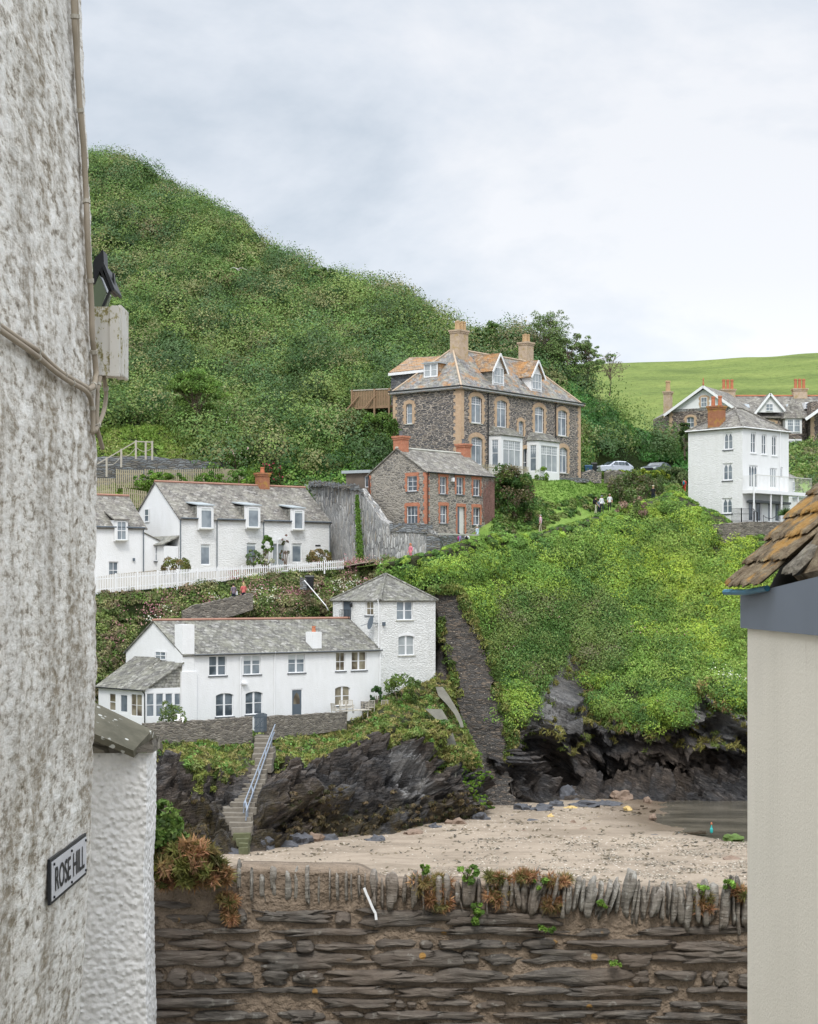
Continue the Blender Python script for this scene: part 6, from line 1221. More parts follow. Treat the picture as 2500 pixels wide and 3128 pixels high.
# upper garden: grey wall, wooden fences, hand rail
mb = MB(); wallrun(mb, jagged([(200, 161, 1418, 1500), (300, 161.4, 1394, 1500), (450, 163, 1394, 1480), (520, 164, 1400, 1460), (700, 166, 1414, 1450)], 16, 2.5, 8), .6); tagm(mb.build('garden_wall', M['grey_wall']), 'blue-grey slate wall holding up the grass above the upper cottages', 'garden wall')
for lab, tp, bt in (('tall weathered wooden fence with the long run above the cottage roof', [(357, 1434, 160.5), (442, 1436, 160.8)], [(357, 1492, 160.5), (442, 1490, 160.8)]),
                    ('long weathered wooden fence running right below the grey slate wall', [(444, 1434, 161), (560, 1434, 162.4), (680, 1431, 164), (745, 1436, 165)], [(444, 1478, 161), (560, 1478, 162.4), (680, 1474, 164), (745, 1466, 165)]),
                    ('lower left wooden fence panel beside the rough near wall', [(270, 1460, 158.6), (356, 1461, 159)], [(270, 1515, 158.6), (356, 1510, 159)]),
                    ('lowest wooden fence panel sloping down behind the white gable', [(378, 1490, 158), (452, 1502, 158.6)], [(378, 1552, 158), (452, 1552, 158.6)])):
    T = thing('wooden_fence', lab, 'fence', P(*bt[0]), 'weathered wooden fences in the upper garden'); pickets(T, tp, bt, .17, .11, 'fence_wood', pointed=False)
mb = MB(); wallrun(mb, jagged([(260, 158.2, 1508, 1600), (380, 158.6, 1512, 1600), (400, 158.8, 1550, 1600)], 14, 2, 18), .5); tagm(mb.build('garden_wall', M['cottage_stone']), 'reddish rubble wall below the lower left wooden fence', 'garden wall')
T = thing('wooden_handrail', 'grey wooden handrail with rope climbing to the upper garden', 'handrail', P(*ZG(470, 320), 162))
ps = [(160, 335, 505), (314, 245, 405), (468, 155, 318), (572, 178, 322), (640, 162, 328)]; rr = []
for x, a, b in ps: Y = 160.2 + .002 * x; A_, B_ = P(*ZG(x, a), Y), P(*ZG(x, b), Y); mb = MB(); mb.bar(B_ - UP * .3, A_, .16); mb.build('post', M['rail_wood'], T); rr.append((A_, B_))
mb = MB(); pts = [P(*ZG(60, 405), 160.2)] + [a - UP * .1 for a, b in rr[:3]] + [rr[4][0] - UP * .1]
for a, b in zip(pts, pts[1:]): mb.bar(a, b, .09, .09)
mb.build('rail', M['rail_wood'], T); mb = MB()
for (a, b), (c, d) in zip(rr[:2] + [rr[2]], rr[1:3] + [rr[4]]):
    m0, m1 = a.lerp(b, .45), c.lerp(d, .45); mb.tube([m0.lerp(m1, t) - UP * .35 * math.sin(math.pi * t) for t in (0, .2, .4, .6, .8, 1)], .03, 5)
mb.build('rope', M['rail_wood'], T)
# footpath wall
mb = MB(); wallrun(mb, jagged([(560, 141.2, 1866, 1915), (600, 141.6, 1848, 1905), (660, 142.6, 1836, 1895), (720, 143.4, 1822, 1880), (774, 144, 1812, 1862)], 8, 2.5, 12), .45); tagm(mb.build('footpath_wall', M['garden_wall']), 'old rubble wall beside the footpath behind the lower cottage roof', 'wall')
mb = MB(); mb.tube([P(*Z2(660, 1500), 147.6), P(*Z2(850, 1723), 146.6), P(*Z6(440, 470), 146.8)], .04, 6); tagm(mb.build('handrail', M['white_paint']), 'white metal handrail slanting down behind the tower house', 'handrail')
mb = MB(); wallrun(mb, jagged([(917, 147.8, 1762, 1800), (936, 147.8, 1768, 1802)], 6, 1, 13), .8); tagm(mb.build('gate_pillar', M['grey_wall']), 'small slate pillar beside the dark gate on the footpath', 'pillar')
T = thing('iron_gate', 'dark iron gate with a bin behind it on the footpath', 'gate', P(945, 1808, 148)); mb = MB()
a, b = P(935, 1806, 147.9), P(957, 1803, 148.2)
for k in range(6): p = a.lerp(b, k / 5); mb.tube([p, p + UP * .95], .02, 5)
for h_ in (.1, .9): mb.bar(a + UP * h_, b + UP * h_, .04)
mb.build('bars', M['black_iron'], T)
def bin_(name, label, cat, p, w_, d_, h_, mat, group=None, yaw=0):
    T = thing(name, label, cat, p, group); c, s_ = math.cos(yaw), math.sin(yaw); X, Yv = V((c, s_, 0)), V((-s_, c, 0)); mb = MB()
    f_ = lambda k, z: [p + X * (sx * w_ * k / 2) + Yv * (sy * d_ * k / 2) + UP * z for sx, sy in ((-1, -1), (1, -1), (1, 1), (-1, 1))]
    mb.hexa(f_(.82, .05), f_(1, h_ * .88)); mb.build('body', M[mat], T); mb = MB(); mb.hexa(f_(1.06, h_ * .881), f_(.9, h_)); mb.build('lid', M[mat], T)
    for s2 in (-1, 1): mb = MB(); q = p + X * s2 * w_ * .38 + Yv * d_ * .42 + UP * .1; mb.tube([q - X * .03, q + X * .03], .1, 10); mb.build('wheel', M['black'], T)
    return T
bin_('wheelie_bin', 'black bin standing behind the iron footpath gate', 'bin', P(946, 1800, 149.2), .75, .8, 1.15, 'black')
# terrace furniture
M['teak'] = m_plain('grey_teak', (.46, .43, .37), .8, var=.25, sc=6)
def garden_chair(p, yaw, label):
    T = thing('garden_chair', label, 'chair', p, 'grey wooden garden chairs on the terrace'); X, Yv = V((math.cos(yaw), math.sin(yaw), 0)), V((-math.sin(yaw), math.cos(yaw), 0))
    for sx in (-1, 1):
        mb = MB(); mb.bar(p + X * sx * .25 - Yv * .25, p + X * sx * .25 - Yv * .25 + UP * .62, .05); mb.build('leg', M['teak'], T)
        mb = MB(); mb.bar(p + X * sx * .25 + Yv * .22, p + X * sx * .25 + Yv * .36 + UP * 1.0, .05); mb.build('leg', M['teak'], T)
        mb = MB(); mb.bar(p + X * sx * .27 - Yv * .3 + UP * .64, p + X * sx * .27 + Yv * .28 + UP * .64, .06, .03); mb.build('arm', M['teak'], T)
    mb = MB(); mb.box(p + UP * .44, X, Yv, UP, .27, .26, .025); mb.build('seat', M['teak'], T); mb = MB()
    for k in range(5): x = -.2 + .1 * k; mb.bar(p + X * x + Yv * .24 + UP * .48, p + X * x + Yv * .35 + UP * .96, .045, .02)
    mb.bar(p - X * .25 + Yv * .36 + UP * .98, p + X * .25 + Yv * .36 + UP * .98, .07, .04); mb.build('backrest', M['teak'], T)
for q, yw, lab in (((512, 1372), 2.3, 'grey wooden garden chair at the left end of the terrace table'), ((573, 1350), .2, 'left of two garden chairs behind the terrace table'), ((631, 1346), .2, 'right of two garden chairs behind the terrace table'), ((806, 1344), 3.6, 'garden chair at the right end of the terrace table'), ((930, 1340), 3.3, 'garden chair farthest right beside the brick planter')):
    a = ZQ_ = Z6(*q); Y = np.interp(a[0], [1000, 1200], [136.9, 140.3]); garden_chair(P(a[0], a[1] + 10, Y), yw, lab)
T = thing('garden_table', 'long grey wooden table on the terrace of the lower cottage', 'table', P(*Z6(670, 1400), 138)); a, b = P(*Z6(560, 1350), 137.3), P(*Z6(786, 1346), 139); d = (b - a); d.z = 0; d.normalize(); n_ = V((-d.y, d.x, 0)); mb = MB(); mb.box((a + b) / 2, d, n_, UP, (b - a).length / 2, .45, .03); mb.build('tabletop', M['teak'], T)
for f_, s_ in ((.1, -.3), (.1, .3), (.9, -.3), (.9, .3)): p = a.lerp(b, f_) + n_ * s_; mb = MB(); mb.bar(p - UP * .03, p - UP * .78, .07); mb.build('leg', M['teak'], T)
mb = MB(); a, b = P(*Z6(778, 1335), 139.9), P(*Z6(985, 1325), 142); wallrun(mb, [(1121, 140.2, 2143, 2166), (1193, 142.0, 2147, 2166)], .9); tagm(mb.build('planter', M['cottage_stone']), 'low stone and brick planter under the tower house', 'planter')

# villa forecourt: slatted fence, low walls, bins, cars
T = thing('slatted_fence', 'weathered slatted fence in front of the left bay of the villa', 'fence', P(1540, 1465, 166)); pickets(T, [(1475, 1418, 164.6), (1560, 1420, 166.8), (1617, 1427, 168.8)], [(1475, 1455, 164.6), (1560, 1462, 166.8), (1617, 1470, 168.8)], .2, .09, 'fence_wood', pointed=False)
mb = MB(); wallrun(mb, jagged([(1712, 175, 1458, 1474), (1800, 179.6, 1460, 1474)], 12, 1, 20), .3); tagm(mb.build('kerb_wall', M['grey_wall']), 'low grey kerb wall along the front of the villa', 'kerb wall')
mb = MB(); wallrun(mb, jagged([(1778, 181, 1443, 1476), (1812, 182.5, 1437, 1476), (1838, 183, 1440, 1476)], 7, 4, 21), .5); tagm(mb.build('garden_wall', M['villa_stone']), 'tumbled dark stone wall in front of the blue bin', 'garden wall')
mb = MB(); wallrun(mb, jagged([(1858, 184.5, 1440, 1476), (1890, 186, 1438, 1480), (1925, 188, 1448, 1482)], 7, 3, 22), .5); tagm(mb.build('garden_wall', M['garden_wall']), 'brown stone wall in front of the silver car', 'garden wall')
bin_('recycling_bin', 'blue lidded bin between the villa and the silver car', 'bin', P(1798, 1446, 188.5), .8, .7, .85, 'bin_blue')
bin_('wheelie_bin', 'dark bin close against the nose of the silver car', 'bin', P(1815, 1444, 189), .6, .7, 1.05, 'black')
def car(label, p, yaw, paint, L=4.3, W_=1.8, Hh=1.5, suv=False):
    T = thing('parked_car', label, 'car', p, 'cars parked above the lawn'); c, s_ = math.cos(yaw), math.sin(yaw); X, Yv = V((c, s_, 0)), V((-s_, c, 0))
    q = lambda x, y, z: p + X * (x * L) + Yv * (y * W_) + UP * (z * Hh)
    prof = [(-.5, .20), (-.5, .42), (-.49, .56), (-.44, .62), (-.20, .68), (-.05, .93), (.08, .995), (.30, .98), (.44, .80 if suv else .74), (.495, .60), (.5, .35), (.48, .18)]
    me_v, me_f = [], []; secs = [(-.5, .93, .0), (-.44, 1, .0), (0, 1, 0), (.44, 1, 0), (.5, .93, 0)]
    mb = MB(); n = len(prof); ys = (-.5, -.40, .40, .5)
    def pt(k, j):
        x, z = prof[k]; y = ys[j]; tuck = .10 * max(0, (z - .62) / .38) * (1 if y > 0 else -1)
        edge = abs(y) > .45; return q(x * (.985 if edge else 1), y - tuck * (1 if edge else .9), z - (.035 if edge and z > .6 else 0))
    b0 = len(mb.v)
    for k in range(n):
        for j in range(4): mb.v.append(tuple(pt(k, j)))
    for k in range(n):
        for j in range(3): mb.f.append((k * 4 + j, k * 4 + j + 1, ((k + 1) % n) * 4 + j + 1, ((k + 1) % n) * 4 + j)); mb.m.append(0)
    mb.f.append(tuple(k * 4 for k in range(n))); mb.m.append(0); mb.f.append(tuple(k * 4 + 3 for k in range(n - 1, -1, -1))); mb.m.append(0)
    body = mb.build('body', M[paint], T, smooth=False)
    md = body.modifiers.new('b', 'BEVEL'); md.width = .05; md.segments = 2; md.limit_method = 'ANGLE'
    def gl(name, pts, mat='glass', par=T):
        m2 = MB(); m2.prism(pts, (pts[1] - pts[0]).cross(pts[2] - pts[0]).normalized() * .012); m2.build(name, M[mat], par)
    e = .012
    gl('windscreen', [q(-.195, -.37, .71), q(-.195, .37, .71), q(-.07, .33, .935), q(-.07, -.33, .935)][::-1]); gl('rear_window', [q(.33, -.33, .965), q(.33, .33, .965), q(.435, .36, .80), q(.435, -.36, .80)])
    for sy in (-1, 1):
        y = lambda z: sy * (.5 - .10 * (z - .62) / .38 + .008)
        for x0, x1, x2, x3 in ((-.16, .04, .04, -.045), (.06, .23, .22, .06), (.25, .37, .30, .24)):
            pts = [q(x0, y(.70), .69), q(x1, y(.70), .69), q(x2, y(.9), .92), q(x3, y(.9), .91)]; gl('side_window', pts if sy < 0 else pts[::-1])
        for x in (-.32, .31):
            m2 = MB(); a = q(x, sy * .44, .215); m2.tube([a - Yv * .1, a + Yv * .12], .33, 16); wo_ = m2.build('wheel', M['black'], T); m2 = MB(); a = q(x, sy * .5, .215); m2.tube([a - Yv * .02, a + Yv * .055 * sy], .2, 12); m2.build('rim', M['steel'], wo_)
        m2 = MB(); m2.box(q(-.487, sy * .37, .52), X, Yv, UP, .06, .17, .08); m2.build('headlight', M['lamp_glass'], T)
        m2 = MB(); m2.box(q(-.16, sy * .55, .70), X, Yv, UP, .08, .10, .06); m2.build('mirror', M[paint], T)
    m2 = MB(); m2.box(q(-.497, 0, .42), X, Yv, UP, .03, .62 if suv else .45, .16 if suv else .07); m2.build('grille', M['black'], T); m2 = MB(); m2.box(q(-.503, 0, .30), X, Yv, UP, .03, .26, .055); m2.build('number_plate', M['white_paint'], T)
M['car_silver'] = m_plain('silver_paint', (.55, .58, .66), .25, .6, .4, var=.03); M['car_grey'] = m_plain('dark_grey_paint', (.10, .115, .135), .22, .6, .3, var=.03)
M['bin_blue'] = m_plain('blue_bin', (.03, .12, .28), .5); M['lamp_glass'] = m_plain('headlamp', (.65, .68, .72), .15, .6)
car('silver hatchback parked nose left beyond the stone wall', P(1872, 1451, 193), math.radians(28), 'car_silver', 4.3, 1.8, 1.5)
car('dark grey car parked facing the lawn beside the ivy bank', P(2006, 1456, 200), math.radians(58), 'car_grey', 4.5, 1.9, 1.62, True)
# iron railings, terrace and palm of the tall white house
mb = MB(); wallrun(mb, jagged([(2215, 164.8, 1600, 1660), (2300, 166.5, 1594, 1660), (2420, 169, 1594, 1660)], 10, 1.5, 25), 6.0); tagm(mb.build('terrace_wall', M['garden_wall']), 'rubble terrace wall in front of the tall white house', 'garden wall')
T = thing('iron_railing', 'black iron railing in front of the tall white house', 'railing', P(2270, 1594, 166)); mb = MB()
for k in range(20): x = 205 + 380 * k / 19; Y = 165.2 + .0035 * x; mb.tube([P(*ZT(x, 1235), Y), P(*ZT(x, 1000 + 12 * abs(math.sin(x / 60))), Y)], .017, 5)
for y in (1000, 1090, 1215): mb.tube([P(*ZT(205, y), 165.9), P(*ZT(590, y), 167.2)], .022, 5)
mb.build('bars', M['black_iron'], T)
for x, y in ((375, 985), (655, 1060), (600, 1040)): mb = MB(); mb.tube([P(*ZT(x, 1240), 165.5 + .0035 * x), P(*ZT(x, y), 165.5 + .0035 * x)], .06, 6); mb.build('post', M['black_iron'], T)
mb = MB(); mb.tube([P(*ZT(585, 1005), 167.3), P(*ZT(640, 1060), 167.6), P(*ZT(655, 1100), 167.7)], .03, 5); mb.tube([P(*ZT(x, y), 168) for x, y in ((762, 1240), (762, 1110), (800, 1150), (860, 1170), (910, 1170), (960, 1150), (985, 1110))], .03, 5); mb.build('chain_rail', M['black_iron'], T)
T = thing('palm_plant', 'spiky cabbage palm on the terrace of the tall white house', 'palm', P(*ZT(1140, 1250), 166)); c = P(*ZT(1150, 1110), 166); mb = MB(); mb.tube([c - UP * 1.2, c], [.12, .09], 7); mb.build('trunk', M['bark'], T)
r_ = np.random.default_rng(3); n = 420; d = r_.normal(size=(n, 3)); d[:, 2] = np.abs(d[:, 2]) + .1; d /= np.linalg.norm(d, axis=1)[:, None]; v = []; 
for k in range(n):
    t = V(d[k]); s_ = t.cross(UP).normalized() * .03; L_ = r_.uniform(.5, .95); tip = c + t * L_ - UP * (.12 * L_); v += [c + t * .05 - s_, c + t * .05 + s_, c + t * L_ * .6 + s_, tip]
o = mesh_obj('crown', [tuple(x) for x in v], np.arange(4 * n).reshape(n, 4), M['leaf'], T, uv=False); a_ = o.data.color_attributes.new('Col', 'FLOAT_COLOR', 'POINT'); cc_ = np.repeat(np.concatenate([np.array([.07, .13, .04]) * r_.uniform(.6, 1.6, (n, 1)), np.ones((n, 1))], 1), 4, 0); a_.data.foreach_set('color', cc_.ravel())

# ------------------------------------------------------------------ single shrubs, climbers and trees
def blob(T, name, c, rad, n, nl, size, pal, seed, squash=1.0, flowers=None, aspect=1.7, droop=0):
    """foliage through an ellipsoid: leaf clumps of n bushlets"""
    r_ = np.random.default_rng(seed); d = r_.normal(size=(n, 3)); d /= np.linalg.norm(d, axis=1)[:, None]; rr = r_.uniform(.35, 1, (n, 1)) ** .6; rad = np.array(rad, float)
    pts = np.array(c) + d * rr * rad; R = r_.uniform(.25, .5, n) * rad.min(); q, dd, C = bush_leaves(pts, d, R, nl, pal, seed, up=.3, squash=squash)
    if flowers: m = r_.random(len(q)) < flowers[0]; C[m] = np.array(flowers[1]) * (1 + r_.normal(size=(m.sum(), 1)) * .12)
    return leaves_mesh(name, q, dd, C, size, M['leaf'], seed, aspect, droop, parent=T)
def shrub(name, label, cat, c, rad, n, nl, size, pal, seed, stems=True, group=None, **k):
    base = V(c) - UP * rad[2]; T = thing(name, label, cat, base, group)
    if stems: mb = MB(); [mb.tube([base - UP * .3, V(c) + V((math.cos(a) * rad[0] * .4, math.sin(a) * rad[1] * .4, 0))], [.06, .03], 5) for a in (0, 1.6, 3.1, 4.7)]; mb.build('stems', M['bark'], T)
    blob(T, 'foliage', c, rad, n, nl, size, pal, seed, **k); return T
GR = [(.09, .17, .035), (.12, .22, .045), (.16, .26, .06)]; BR = [(.20, .15, .06), (.16, .18, .05), (.24, .18, .09)]; DK = [(.04, .085, .025), (.055, .11, .03)]
shrub('round_shrub', 'rounded brownish green shrub behind the picket fence at the lean-to', 'shrub', P(*Z1(822, 1390), 146.5), (1.3, .9, .8), 26, 90, .12, BR, 61)
shrub('round_shrub', 'rounded shrub at the right end of the upper long cottage', 'shrub', P(*Z2(795, 1305), 155.5), (1.15, .8, .65), 26, 90, .12, BR, 62)
shrub('hydrangea', 'cream flowering hydrangea behind the picket fence by the porch', 'flowering shrub', P(*Z2(312, 1347), 152.2), (.9, .5, .35), 16, 70, .11, [(.62, .62, .46), (.70, .70, .55), (.16, .24, .06)], 63)
shrub('climbing_plant', 'bright green climber on the left of the trellis porch', 'climber', P(*Z2(325, 1235), 153.4), (.55, .4, 1.55), 26, 80, .12, GR, 64)
shrub('climbing_rose', 'thin reddish rose climbing on the right of the trellis porch', 'climber', P(*Z2(495, 1240), 154.6), (.5, .3, 1.6), 12, 46, .11, [(.12, .13, .06), (.20, .12, .08)], 65, flowers=(.08, (.6, .35, .35)))
shrub('window_shrub', 'leafy shrub under the middle window of the upper long cottage', 'shrub', P(*Z2(215, 1300), 152.8), (.85, .5, .7), 18, 70, .11, [(.12, .18, .07), (.17, .21, .10)], 66)
shrub('terrace_shrub', 'tall airy shrub against the conservatory windows', 'shrub', P(*Z5(718, 1400), 126.2), (.95, .8, 1.15), 34, 90, .10, [(.12, .18, .06), (.16, .22, .07), (.10, .14, .05)], 67)
shrub('conifer', 'small pointed dark conifer by the corner of the tower house', 'conifer', P(*Z6(862, 1222), 140.4), (.42, .4, .8), 22, 80, .10, [(.05, .12, .04), (.07, .15, .05)], 68)
shrub('tall_cypress', 'narrow dark cypress at the left edge of the tall white house', 'conifer', P(*Z4(553, 830), 190), (.55, .55, 2.0), 30, 80, .16, [(.05, .09, .03), (.07, .12, .03)], 69)
shrub('tower_bush', 'rounded green bush on the grass under the tower house', 'shrub', P(*Z6(1085, 1185), 141), (1.5, 1.0, 1.1), 34, 110, .12, [(.12, .2, .045), (.17, .24, .06), (.10, .15, .05)], 70)
shrub('rose_bush', 'bush with crimson roses above the upper cottage roof', 'rose bush', P(*Z2(385, 590), 165), (1.0, .8, 1.6), 26, 80, .16, DK, 71, flowers=(.16, (.55, .05, .13)))
shrub('rose_bush', 'bush with pale pink roses right of the wooden fence', 'rose bush', P(*Z1(1350, 420), 166), (1.5, 1.0, .9), 24, 80, .16, GR, 72, flowers=(.08, (.75, .55, .52)))
shrub('elder_bush', 'bush with white flower heads at the end of the upper grass', 'shrub', P(*Z1(1230, 160), 172), (1.2, 1.0, 1.2), 26, 80, .17, GR, 73, flowers=(.14, (.75, .74, .62)))
for x, y, s_, rad in ((610, 640, 74, (1.6, .8, .8)), (1120, 635, 75, (1.4, .8, .7)), (1380, 620, 76, (2.0, .9, .9)), (760, 625, 77, (1.5, .8, .6))):
    shrub('garden_shrub', {74: 'yellow-green shrub at the corner where the wooden fence turns above the gable', 75: 'rounded green shrub under the middle of the long wooden fence', 76: 'widest green shrub at the right end of the long wooden fence', 77: 'pale grassy shrub near the left end of the long wooden fence'}[s_], 'shrub', P(*Z1(x, y), 160.3), rad, 30, 90, .14, [(.14, .25, .04), (.18, .30, .05), (.10, .20, .04)], s_, group='shrubs below the long wooden fence')
shrub('deck_bush', 'green bush growing under the raised timber deck', 'shrub', P(1165, 1312, 170), (2.4, 1.4, 1.5), 50, 110, .17, GR, 84)
shrub('deck_bush', 'pale green bush below the left end of the timber deck', 'shrub', P(1090, 1300, 171), (2.0, 1.4, 1.3), 40, 110, .17, [(.16, .22, .08), (.20, .26, .09)], 85)
shrub('stone_cottage_ivy', 'big ivy-clad bush right of the rubble cottage', 'shrub', P(*Z3(1085, 1240), 161.8), (2.3, 1.6, 2.9), 110, 120, .16, [(.055, .12, .03), (.08, .16, .04), (.13, .17, .05), (.15, .12, .07)], 78)
shrub('yellow_hedge', 'clipped yellow-green hedge in front of the parked cars', 'hedge', P(*ZP(900, 398), 189), (4.2, .7, .6), 90, 100, .13, [(.25, .32, .04), (.30, .36, .05), (.16, .25, .04)], 79)
shrub('forecourt_bush', 'bright green bush at the foot of the right villa bay', 'shrub', P(*Z3(1295, 1085), 172.5), (.9, .7, .8), 20, 80, .13, [(.18, .30, .04), (.14, .24, .05)], 80)
shrub('wild_bush', 'grey-green bush beside the dark grey car', 'shrub', P(*ZP(1300, 455), 190), (2.6, 1.4, 1.3), 60, 110, .17, [(.12, .17, .07), (.16, .20, .09), (.09, .14, .05)], 81)
shrub('wild_bush', 'pinkish flowering bush between the lawn and the headland', 'shrub', P(*ZP(960, 540), 178), (3.0, 1.4, 1.5), 60, 100, .16, [(.13, .18, .07), (.22, .20, .12), (.10, .15, .05)], 82)
shrub('valerian_clump', 'clump of faded pink valerian on the headland crest', 'flowering shrub', P(*ZP(915, 800), 166.5), (1.6, .8, 1.1), 30, 90, .13, [(.36, .24, .20), (.30, .22, .16), (.14, .20, .06)], 83)
# ivy column on the slate wall
T = thing('ivy_column', 'narrow green column of ivy climbing the slate retaining wall', 'climber', P(1103, 1722, 155)); r_ = np.random.default_rng(9); n = 5200
f_ = r_.random(n); px_ = 1091 + 10 * f_ + r_.normal(size=n) * (2.2 + 3 * f_); py_ = 1512 + 212 * f_; Yv_ = 156.2 - .9 * f_ - r_.random(n) * .35; q = np.stack([(px_ - CX) * Yv_ / F, Yv_, (H - py_) * Yv_ / F], 1)
pal = np.array([(.12, .23, .04), (.17, .30, .05), (.08, .16, .03)]); leaves_mesh('foliage', q, np.tile([0, -1., .3], (n, 1)), pal[r_.integers(0, 3, n)] * r_.uniform(.7, 1.3, (n, 1)), .13, M['leaf'], 9, parent=T)
mb = MB(); mb.tube([P(1106, 1722, 155.2), P(1092, 1512, 156)], .04, 5); mb.build('stem', M['bark'], T)
# brown creeper on the right end of the rubble cottage
T = thing('brown_creeper', 'leafless brown creeper covering the right end of the rubble cottage', 'climber', SCW.at(SCW.L - .5, 5.8)); mb = MB(); rr_ = random.Random(2)
for k in range(90):
    u = SCW.L - rr_.random() ** 1.5 * 1.5; z = 5.9 + rr_.random() * 1.0; pts = []
    for j in range(7): pts.append(SCW.at(min(SCW.L - .02, u), z, .04 + .05 * rr_.random())); u += rr_.uniform(-.28, .26); z += rr_.uniform(.3, .75); u = max(u, SCW.L - (2.1 - (10.5 - z) * .1)); z = min(z, 10.2)
    mb.tube(pts, .016, 4, cap=False)
mb.build('stems', M['creeper'], T)
# trees
def tree(name, label, base, h, crown, nb, nl, size, pal, seed, trunk=.22, spread=.45, open_=1.0, group=None):
    """crown: (cx,cy,cz,rx,ry,rz) relative to the base"""
    T = thing(name, label, 'tree', base, group); r_ = random.Random(seed); mb = MB(); c = base + V(crown[:3]); rad = V(crown[3:]); tips = []
    mb.tube([base - UP * .5, base.lerp(c, .4) + V((.15, 0, 0)), c], [trunk, trunk * .7, trunk * .35], 7)
    for k in range(nb):
        d = V((r_.gauss(0, 1), r_.gauss(0, 1), r_.gauss(0, .9) + .2)).normalized(); f_ = r_.uniform(.55, 1.0); t = c + V((d.x * rad.x, d.y * rad.y, d.z * rad.z)) * f_; s_ = base.lerp(c, r_.uniform(.45, .95)); m_ = s_.lerp(t, .5) + UP * .15
        mb.tube([s_, m_, t], [trunk * .35, trunk * .2, .02], 5, cap=False); tips.append(t)
        for _ in range(2): t2 = t + V((r_.gauss(0, .5), r_.gauss(0, .5), r_.gauss(.2, .4))) * rad.z * .35; mb.tube([m_.lerp(t, .6), t2], [.03, .012], 4, cap=False); tips.append(t2)
    mb.build('trunk', M['bark'], T); tp = np.array([tuple(t) for t in tips]); rg = np.random.default_rng(seed); R = rg.uniform(.7, 1.25, len(tp)) * rad.z * .22 * open_
    q, d, C = bush_leaves(tp, np.tile([0, 0, 1.], (len(tp), 1)), R, nl, pal, seed, up=.2, squash=.85); leaves_mesh('crown', q, d, C, size, M['leaf'], seed, parent=T); return T
TP = [(.15, .23, .08), (.19, .27, .10), (.22, .29, .12)]
tree('hilltop_tree', 'tall open tree on the skyline between villa chimney and field', P(1668, 1118, 205), 6, (.2, 0, 2.9, 2.3, 1.5, 3.0), 34, 80, .14, TP, 91, .16, open_=.9, group='open trees on the skyline behind the villa')
tree('hilltop_tree', 'leaning open tree in the middle of the skyline group right of the villa', P(1728, 1140, 206), 6, (.3, 0, 2.5, 2.5, 1.5, 2.5), 32, 74, .14, TP, 92, .15, open_=.8, group='open trees on the skyline behind the villa')
tree('hilltop_tree', 'rightmost open tree of the skyline group, reaching out over the field', P(1790, 1155, 207), 5, (.5, 0, 2.1, 2.3, 1.5, 2.1), 28, 74, .14, TP, 93, .14, open_=.8, group='open trees on the skyline behind the villa')
tree('hilltop_tree', 'dense rounded tree on the skyline between the villa chimneys', P(1500, 1080, 208), 4, (0, 0, 1.6, 3.2, 2, 1.6), 26, 130, .17, [(.10, .18, .05), (.13, .21, .06)], 94, .2, open_=1.3)
tree('windswept_tree', 'small windswept tree on the skyline of the scrub hill', P(975, 872, 225), 3, (.6, 0, 1.1, 2.1, 1.2, .9), 14, 90, .17, [(.10, .17, .05)], 95, .14, open_=1.3)
tree('windswept_tree', 'thicket of windswept trees at the highest left skyline', P(395, 556, 255), 3, (1, 0, 1.0, 3.8, 1.5, 1.0), 18, 100, .2, [(.11, .17, .06)], 96, .14, open_=1.3)
tree('garden_tree', 'small tree with a bare forked stem above the upper grass', P(*Z1(1000, 330), 170.5), 5, (0, 0, 4.6, 3.0, 1.8, 2.2), 26, 150, .15, [(.13, .23, .05), (.17, .27, .06)], 97, .12, open_=1.2)
tree('bare_shrub', 'nearly bare twiggy tree at the edge of the field', P(*ZV_(1450, 770), 209) if False else P(1863, 1196, 209), 4, (0, 0, 2.8, 1.9, 1.0, 1.9), 30, 4, .14, [(.25, .24, .14)], 98, .09, open_=.7)

# ------------------------------------------------------------------ things on the beach
M['pebble_yellow'] = m_plain('ochre_rock', (.52, .38, .16), .85, var=.2); M['weed'] = m_plain('washed_up_weed', (.045, .032, .018), .8, var=.5, sc=6); M['weed_green'] = m_plain('green_weed', (.08, .13, .03), .8, var=.5, sc=6)
M['boulder'] = m_rubble('boulder_slate', [(.06, .06, .065), (.10, .095, .09)], (.05, .05, .05), .5, .9, .01, depth=.02); M['boulder_brown'] = m_plain('boulder_brown', (.22, .16, .12), .85, var=.45, sc=2, bump=.02); M['boulder_grey'] = m_plain('boulder_grey', (.085, .088, .098), .7, var=.5, sc=2.5, bump=.02)
def stone_shape(seed, c, r3, sub=2, rough=.22, rot=0):
    import bmesh; bm = bmesh.new(); bmesh.ops.create_icosphere(bm, subdivisions=sub, radius=1); v = np.array([x.co[:] for x in bm.verts]); f = [[x.index for x in p.verts] for p in bm.faces]; bm.free()
    cz, _ = cellz(v * 1.4 + seed * 3.3); k = 1 + cz * rough * 1.6 + pn(v * 2.4 + seed) * rough * .6; v = v * k[:, None] * np.array(r3); cr_, sr = math.cos(rot), math.sin(rot); v = np.stack([v[:, 0] * cr_ - v[:, 1] * sr, v[:, 0] * sr + v[:, 1] * cr_, v[:, 2]], 1); return v + np.array(c), f
def boulder(name, label, cat, px, py, w_, h_, mat, seed, group, d_=None, z=None):
    Y = YB(py) if z is None else z; s_ = Y / F; p = P(px, py, Y); rx, rz = w_ * s_ / 2, h_ * s_; v, f = stone_shape(seed, p + UP * rz * .25, (rx, d_ or rx * .8, rz * .8), 3 if w_ > 40 else 2, rot=seed * .0)
    o = mesh_obj(name, v, f, M[mat], None, loc=tuple(p)); tag(o, label, cat, group); return o
